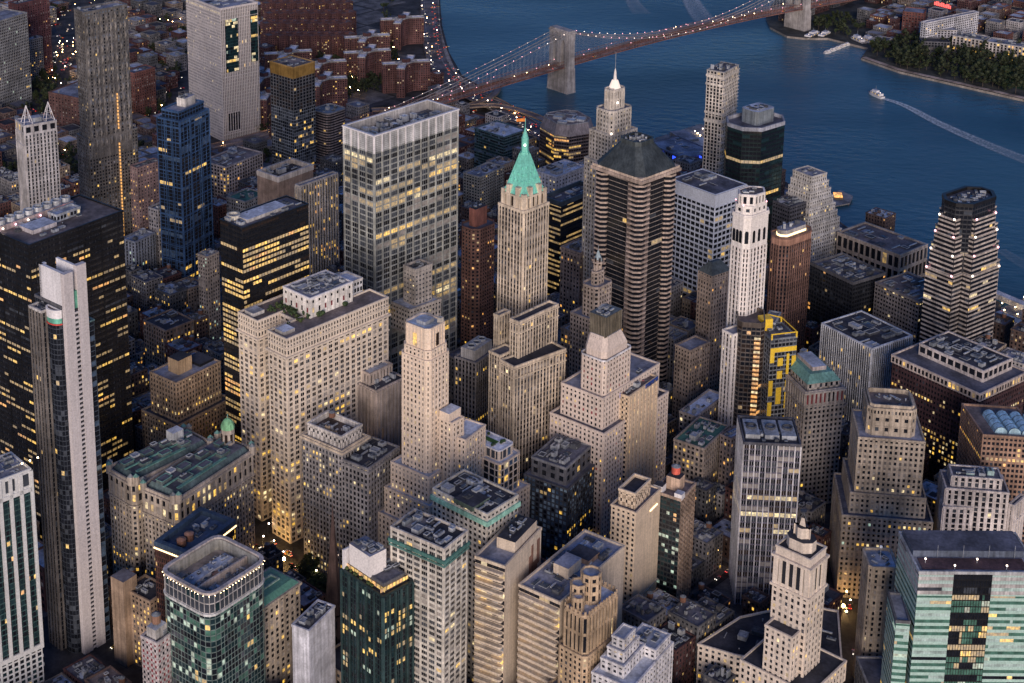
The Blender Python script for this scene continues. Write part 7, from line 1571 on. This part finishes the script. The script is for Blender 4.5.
LM = [((63, 222), 'the huge black tower'), ((75, 600), 'the white slab tower'), ((310, 305), 'the cream H-shaped block'), ((265, 210), 'the black tower with amber floors'), ((400, 120), 'the white-crowned slab'), ((523, 200), 'the green spire tower'), ((636, 170), 'the banded hip-roofed tower'), ((755, 220), 'the slim white shaft'), ((425, 450), 'the pink-cream skyscraper'), ((185, 620), 'the lamp-rimmed green tower'), ((430, 600), 'the copper-corniced tower'), ((635, 540), 'the slim buff brick tower'), ((590, 620), 'the gothic tan brick tower'), ((800, 600), 'the ziggurat-capped tower'), ((770, 500), 'the white-ribbed slab'), ((885, 480), 'the broad stepped tan tower'), ((965, 620), 'the green-striped glass building'), ((970, 260), 'the floodlit stepped tower'), ((185, 450), 'the twin gothic blocks'), ((180, 200), 'the blue glass tower'), ((105, 100), 'the rippled steel tower'), ((38, 150), 'the wire-pyramid tower'), ((225, 80), 'the telephone tower'), ((295, 100), 'the gold-crowned tower'), ((380, 50), 'the cross-roofed brick blocks'), ((561, 60), 'the near bridge tower'), ((797, 20), 'the far bridge tower'), ((950, 30), 'the red roof sign'), ((610, 320), 'the bronze cube'), ((500, 130), 'the bridge ramps'), ((720, 100), 'the unfinished river tower'), ((860, 300), 'the black glass box'), ((950, 400), 'the maroon block'), ((560, 470), 'the dark pixel-windowed hotel'), ((180, 380), 'the stepped tan brick block'), ((0, 0), 'the top left corner'), ((700, 470), 'the tan loft block')]
seen_lab = {}
def lowrise(q, h, col, rf, far=False, tank=False):
    px = fpx(cen(q), h); lm = sorted((hypot(px[0]-a[0], px[1]-a[1]), a, t) for a, t in LM)[0]
    dx, dy = px[0]-lm[1][0], px[1]-lm[1][1]; rel = ('right of' if dx > 0 else 'left of') if abs(dx) > abs(dy) else ('in front of' if dy > 0 else 'behind')
    sz = 'low' if h < 24 else ('mid-height' if h < 42 else 'tallish'); ftr = ' and tank' if tank else ''
    lb = f'{sz} {col[0]} building with {rf[0]}{ftr}, {rel} {lm[2]}'; lb = ' '.join(lb.split()[:16]); 
    if SINK[0] is None: seen_lab.setdefault(lb, []).append(1)
    b = Bld('low_building', lb, q, None, foot=False, cap=40 if not far else 0)
    st = ST(col[1], 3.6, 3.1, .5, .42, .25, .15, mix={'gd': 5, 'gm': 2, 'bl': 1}, lit={'lw': 3, 'lo': 1, 'lb': 1}, lp=frn.choice((.02, .02, .03, .06, .12))*(.55 if far else 1), lf=.05)
    if COARSE[0]: st.update(fh=5.5, bw=5.0, plain=1)
    b.tier(q, GZ, h, st); b.roof(q, h, rf[1], col[1], frn.uniform(.6, 1.5), .5)
    if far:
        if frn.random() < .6: b.block(boxc(add(cen(q), (frn.uniform(-3, 3), frn.uniform(-3, 3))), unit(sub(q[1], q[0])), frn.uniform(3, 6), frn.uniform(3, 5)), h, h+frn.uniform(2, 4), frn.choice((UNIT1, UNIT2, col[1], UNIT3)), 'bulkhead')
    else: b.clutter(q, h, frn.randint(4, 9), frn.randint(0, 9999), big=frn.uniform(.7, 1.3), tanks=1 if tank else 0, hmax=frn.uniform(2.5, 5), inner=1.2, mats=[UNIT1, UNIT2, UNIT3, UNIT4, col[1]])
    b.minpx = 3.0; b.done()
    if b.o is not None: LOW.append((b.o, lb))
    return b
COARSE = [0]; LOW = []; ang = radians(-35); gx = (cos(ang), sin(ang)); gy = (-gx[1], gx[0]); CAND = []; HID = []
import numpy as np
ZB = np.full((1024, 683), 1e9)
def occlude(poly, z):
    for i in range(len(poly)):
        a, c = poly[i], poly[(i+1) % len(poly)]; pa, pc = proj(*a, z), proj(*c, z); k = int(abs(pa[0]-pc[0])*1.3)+2
        for j in range(k+1):
            q = add(a, sub(c, a), j/k); t = proj(*q, z); u = proj(*q, 0); x = int(t[0])
            if 0 <= x < 1024:
                y0, y1 = max(0, int(t[1])), min(683, int(u[1]))
                if y1 > y0: col = ZB[x, y0:y1]; np.minimum(col, t[2]+2, out=col)
def seen(x, y, z, tol=6):
    p = proj(x, y, z)
    if not (-12 < p[0] < 1036 and -12 < p[1] < 695): return False
    xi, yi = min(1023, max(0, int(p[0]))), min(682, max(0, int(p[1]))); return p[2] < ZB[xi, yi]+tol
for f, z in OCC: occlude(f, z)
def place(region, bank):
    for bi in range(-40, 60):
        for bj in range(-40, 60):
            o_ = add(add((0, 0), gx, bi*72.0), gy, bj*56.0)
            p = fpx(add(add(o_, gx, 30), gy, 22))
            if p[2] < 300 or not (-330 < p[0] < 1350 and -70 < p[1] < 1000): continue
            if not inside(o_, region): continue
            far = p[2] > 1750; nx, ny = (3, 2); cw, chh = 60/nx, 44/ny
            for i in range(nx):
                for j in range(ny):
                    if frn.random() < .06: continue
                    c = add(add(o_, gx, (i+.5)*cw), gy, (j+.5)*chh); w_, d_ = cw-frn.uniform(.2, 2.2), chh-frn.uniform(.2, 2.5)
                    q = boxc(c, gx, w_, d_)
                    if not all(inside(add(c, sub(x, c), 2.2), region) for x in q): continue
                    if not free(q):
                        q = boxc(c, gx, w_*.62, d_*.62)
                        if not free(q, 1.5): continue
                    pp = fpx(c, 20)
                    if far:
                        h = frn.choice((9, 12, 14, 16, 18, 20, 26)) if not bank else frn.choice((9, 12, 14, 18, 24))
                        col = frn.choices(cols, (4, 4, 3, 2, 3, 2, 5, 1))[0]; rf = frn.choices(rfs, (3, 3, 5, 5, 1))[0]
                    else:
                        hi = 1.0 if pp[1] < 430 else .72
                        if pp[1] < 180: hi = .55
                        if pp[1] > 540: hi = .72 if 610 < pp[0] < 770 else .55
                        h = frn.uniform(18, 62)*hi; col = frn.choice(cols); rf = frn.choices(rfs, (3, 4, 4, 1.5, 1))[0]
                    if any(seen(*x, h) for x in q+[c]) or any(seen(*x, h*.4) for x in q):
                        CAND.append((pp[2], q, h, col, rf, far, (not far) and frn.random() < .22))
                    elif pp[2] < 2000: HID.append((pp[2], q, min(h, 40), col, rf, True, False))
place(LAND, False); place(BKL, True)
CAND.sort(key=lambda t: t[0]); KEEP = []
for t in CAND:
    n_ = sum(seen(*x, t[2]) for x in t[1])+sum(seen(*x, t[2]*.5) for x in t[1])+2*seen(*cen(t[1]), t[2])
    if n_: KEEP.append((n_*t[2]**.5/t[0]**2, t)); occlude(t[1], t[2])
KEEP.sort(key=lambda t: -t[0])
for k, (s_, t) in enumerate(KEEP):
    if k < 295: lowrise(*t[1:])
SINK[0] = MB()
for s_, t in KEEP[295:]: lowrise(*t[1:])
COARSE[0] = 1
for t in HID: lowrise(*t[1:])
COARSE[0] = 0
t = SINK[0]; SINK[0] = None
if t.f: t.build('distant_low_buildings', None, (0, 0, 0), kind='stuff', label='mass of small brick and stone buildings filling the far streets')
for o, lb in LOW:
    if len(seen_lab[lb]) > 1: o['group'] = 'low buildings: '+lb[:60]
print('lowrise', len(CAND), len(KEEP), len(HID))
# pavements under each block
mb = MB()
for bi in range(-30, 50):
    for bj in range(-30, 50):
        o_ = add(add((0, 0), gx, bi*72.0-3.5), gy, bj*56.0-3.5); c = add(add(o_, gx, 33.5), gy, 25.5)
        p = fpx(c)
        if p[2] < 300 or not (-100 < p[0] < 1120 and -60 < p[1] < 900): continue
        q = boxc(c, gx, 67, 51)
        if not all(inside(add(c, sub(x, c), 1.4), LAND) for x in q): continue
        if any(segd(c, rd[i], rd[i+1]) < w_+30 for rd, w_ in ROADS for i in range(len(rd)-1)): continue
        mb.prism(q, 2.9, 3.13, PAVE)
structure(mb, 'pavement')

# ================= street lamps, traffic
LPM = [MB(), MB()]
pole = MB(); pole.tube((0, 0, 0), (0, 0, 7.6), .12, UNIT4, 5); pole.tube((0, 0, 7.6), (1.6, 0, 8.2), .08, UNIT4, 4); POLE = pole.mesh('pole')
lh = MB(); lh.ball((1.7, 0, 8.0), .42, LIT('street_lamp_glow', (1.0, .58, .20), 120, smp='AUTO', vary=False), 6, 4); LHEAD = lh.mesh('lamp_head')
lh = MB(); lh.ball((1.7, 0, 8.0), .5, LIT('street_lamp_pale', (1.0, .72, .55), 34, smp='AUTO', vary=False), 6, 4); LHEAD2 = lh.mesh('lamp_head')
def lamp(x, y, z, lbl, grp, head=LHEAD, rot=0, sc=1.0):
    o = bpy.data.objects.new('street_lamp', None); COL.objects.link(o); o.location = (x, y, z); o.rotation_euler = (0, 0, rot); o.scale = (sc, sc, sc); o['label'] = lbl; o['category'] = 'street lamp'; o['group'] = grp
    for nm, me in (('pole', POLE), ('lamp_head', head)): q = bpy.data.objects.new(nm, me); COL.objects.link(q); q.parent = o
lr = random.Random(9); nl = 0
LOWF = [tuple(cen(f)) for f in FOOT]
for bi in range(-12, 34):
    for bj in range(-16, 34):
        for (ox, oy) in ((-6, -4), (30, -5.5)):
            c = add(add((0, 0), gx, bi*72.0+ox), gy, bj*56.0+oy); p = fpx(c)
            if p[2] < 300 or not (-10 < p[0] < 1030 and -5 < p[1] < 700) or not inside(c, LAND): continue
            if any(inside(c, f) for f in FOOT) or not (seen(*c, 9) or seen(*c, 16)): continue
            if lr.random() < .2 or nl > 150: continue
            lamp(*c, 3.1, 'street lamp with an amber head at a kerb in the street grid', 'street lamps of the street grid', rot=lr.random()*6.28); nl += 1
for i in range(2, len(fdr)-2, 3):
    for s_ in (-1,):
        a, c = fdr[i-1], fdr[i+1]; d = unit(sub(c, a)); nr_ = (-d[1], d[0]); q = add(fdr[i][:2], nr_, s_*13.5); lamp(*q, fdr[i][2], 'pale lamp standing along the riverside road', 'lamps along the riverside road', LHEAD2, atan2(-nr_[1]*s_, -nr_[0]*s_), 1.1)
for k, (x, y) in enumerate(((263, 548), (276, 552), (286, 562), (301, 575), (315, 580), (318, 568), (268, 535))): lamp(*P(x, y, 3), 3.1, 'lamp on the lit avenue between the cream block and the churchyard', 'lamps of the avenue by the church', LHEAD if k % 2 else LHEAD2, k)
for k, (x, y) in enumerate(((846, 604), (852, 612), (848, 622), (845, 590), (856, 560), (862, 640), (868, 665), (925, 484), (936, 492))): lamp(*P(x, y, 3), 3.1, 'amber lamp in the curved street beside the ziggurat-capped tower', 'lamps of the curved street, lower right', LHEAD, k)
for k, (x, y) in enumerate(((350, 62), (352, 70), (354, 84), (349, 45), (385, 66), (383, 58), (386, 50), (388, 72), (352, 95), (405, 92), (398, 66), (392, 54), (347, 20), (343, 90), (360, 98))): lamp(*P(x, y, 3), 3.1, 'amber lamp on the paths between the cross-roofed brick blocks', 'path lamps of the brick housing', LHEAD, k, 1.3)
for k in range(26): x, y = 48+lr.random()*36, 40+lr.random()*45; lamp(*P(x, y, 3), 3.1, 'bright lamp in the busy junction left of the rippled steel tower', 'lamps of the busy junction', LHEAD, k, .95)
for k in range(22): x, y = 136+lr.random()*50, 18+lr.random()*80; lamp(*P(x, y, 3), 3.1, 'amber lamp among the low houses right of the rippled steel tower', 'lamps among the low houses', LHEAD, k, .9)
for k, (x, y) in enumerate(((268, 549), (284, 561), (345, 556), (843, 608))):
    c = P(x, y, 7); o = empty('entrance_floodlight', (c[0], c[1], 3), ('bright amber floodlight at the street corner of the cream H-shaped block', 'second amber floodlight along the foot of the cream H-shaped block', 'amber floodlight beside the dark church tower', 'amber floodlight over the curved street by the ziggurat-capped tower')[k], 'floodlight')
    m = MB(); m.tube((*c, 3), (*c, 8), .2, UNIT4, 5); m.build('pole', o); m = MB(); m.ball((*c, 8.6), 1.1, LIT('flood_glow', (1, .62, .2), 220, smp='AUTO', vary=False) if k == 0 else MATS.setdefault('fg', LIT('flood_glow', (1, .6, .2), 120, smp='AUTO', vary=False)), 8, 5); m.build('lamp_head', o)
# street trees in the old quarter
tr = random.Random(12); nt_ = 0
for _ in range(9000):
    c = (tr.uniform(100, 1300), tr.uniform(250, 1100)); i = math.floor((c[0]*gx[0]+c[1]*gx[1])/72)*72; u, v = c[0]*gx[0]+c[1]*gx[1]-i, (c[0]*gy[0]+c[1]*gy[1]) % 56
    if 58 < u < 69 or 46 < v < 53:
        p = fpx(c)
        if 0 < p[0] < 440 and 0 < p[1] < 330 and inside(c, LAND) and not any(inside(c, f) for f in FOOT) and seen(*c, 14) and not any(segd(c, rd[i_], rd[i_+1]) < w_ for rd, w_ in ROADS for i_ in range(len(rd)-1)):
            tree(*c, 'dark street tree among the low brick houses, upper left', 'street trees among the low brick houses', tr); nt_ += 1
            if nt_ > 170: break
# cars
CARC = [('white', (.7, .7, .7)), ('black', (.02, .02, .02)), ('silver', (.4, .4, .42)), ('red', (.35, .02, .02)), ('yellow', (.75, .45, .03))]
HL = LIT('headlight', (1, .9, .75), 5, smp='NONE', vary=False); TLm = LIT('tail_light', (1, .05, .03), 4, smp='NONE', vary=False)
TYRE = W((.015, .015, .015)); cm = {}
for nm, c in CARC:
    mt = W(c, .3, .2, .03, .0); m = MB(); m.prism(boxc((0, 0), (1, 0), 4.5, 1.8), .35, .95, mt, bottom=True, p1=boxc((0, 0), (1, 0), 4.35, 1.7)); m.prism(boxc((-.2, 0), (1, 0), 2.7, 1.62), .95, 1.48, G['gd'], p1=boxc((-.25, 0), (1, 0), 1.7, 1.36), top=mt); body = m.mesh('body')
    cm[nm] = body
m = MB(); m.tube((0, -.1, 0), (0, .1, 0), .33, TYRE, 10); WHL = m.mesh('wheel')
m = MB(); m.ball((0, 0, 0), .26, HL, 5, 3); HDL = m.mesh('headlight'); m = MB(); m.ball((0, 0, 0), .24, TLm, 5, 3); TDL = m.mesh('tail_light')
def car(x, y, z, a, nm, lbl, grp):
    o = bpy.data.objects.new('car', None); COL.objects.link(o); o.location = (x, y, z); o.rotation_euler = (0, 0, a); o['label'] = lbl; o['category'] = 'car'; o['group'] = grp
    def ch(n_, me, loc): q = bpy.data.objects.new(n_, me); COL.objects.link(q); q.parent = o; q.location = loc
    ch('body', cm[nm], (0, 0, 0))
    for sx in (-1.35, 1.35):
        for sy in (-.85, .85): ch('wheel', WHL, (sx, sy, .33))
    for sy in (-.65, .65): ch('headlight', HDL, (2.25, sy, .7)); ch('tail_light', TDL, (-2.25, sy, .75))
cr = random.Random(6)
for i in range(2, len(fdr)-30):
    for lane in (-10.5, -6.5, 4.5, 8.5):
        if cr.random() < .62:
            a, c = fdr[i], fdr[i+1]; d = unit(sub(c, a)); nr_ = (-d[1], d[0]); t = cr.random(); q = add(add(a[:2], sub(c[:2], a[:2]), t), nr_, lane); yaw = atan2(d[1], d[0])+(0 if lane < 0 else pi)
            nm = cr.choice(CARC)[0]; car(*q, a[2]+.08+(c[2]-a[2])*t, yaw, nm, f'{nm} car with its lights on driving the riverside road', f'{nm} cars on the riverside road')
for i in range(2, 26):
    for lane in (-9, 8):
        if cr.random() < .5: s = -330+i*42+cr.random()*14; nm = cr.choice(CARC)[0]; q = bp_(s, lane, zdeck(s)+.1); car(*q, atan2(ax[1], ax[0])+(0 if lane < 0 else pi), nm, f'{nm} car crossing the suspension bridge', f'{nm} cars on the bridge')
for pts, w_, nn, tx in ((((262, 540), (292, 562), (345, 598)), 8, 10, 'on the lit avenue by the church'), (((826, 500), (838, 560), (850, 620), (862, 680)), 4, 12, 'in the curved street, lower right'), (((52, 78), (64, 52), (80, 20)), 14, 26, 'in the busy junction, upper left')):
    pp = [P(x, y, 3) for x, y in pts]
    for k in range(nn):
        i = cr.randrange(len(pp)-1); d = unit(sub(pp[i+1], pp[i])); s_ = cr.choice((-1, 1)); q = add(add(pp[i], sub(pp[i+1], pp[i]), cr.random()), (-d[1], d[0]), s_*w_*cr.uniform(.3, 1)); nm = cr.choice(CARC)[0]
        car(*q, 3.15, atan2(d[1], d[0])+(0 if s_ < 0 else pi), nm, f'{nm} car {tx}', f'{nm} cars {tx}')
plant_trees()
n_c = 0
for _ in range(20000):
    bi, bj = cr.randrange(-12, 30), cr.randrange(-16, 30)
    if cr.random() < .5: c = add(add((0, 0), gx, bi*72.0-6+cr.choice((-1.8, 1.8))), gy, bj*56.0+cr.random()*50); yaw = atan2(gy[1], gy[0])
    else: c = add(add((0, 0), gy, bj*56.0-6+cr.choice((-1.6, 1.6))), gx, bi*72.0+cr.random()*66); yaw = atan2(gx[1], gx[0])
    p = fpx(c)
    if p[2] < 300 or not (0 < p[0] < 1024 and 0 < p[1] < 683) or not inside(c, LAND) or any(inside(c, f) for f in FOOT) or not seen(*c, 4): continue
    nm = cr.choice(CARC)[0]; car(*c, 3.15, yaw+(pi if cr.random() < .5 else 0), nm, f'{nm} car in the narrow streets between the city blocks', f'{nm} cars in the street grid'); n_c += 1
    if n_c > 110: break
print('street cars', n_c)
for o in S.objects:
    if '_o' in o: del o['_o']
print('objects', len(S.objects))
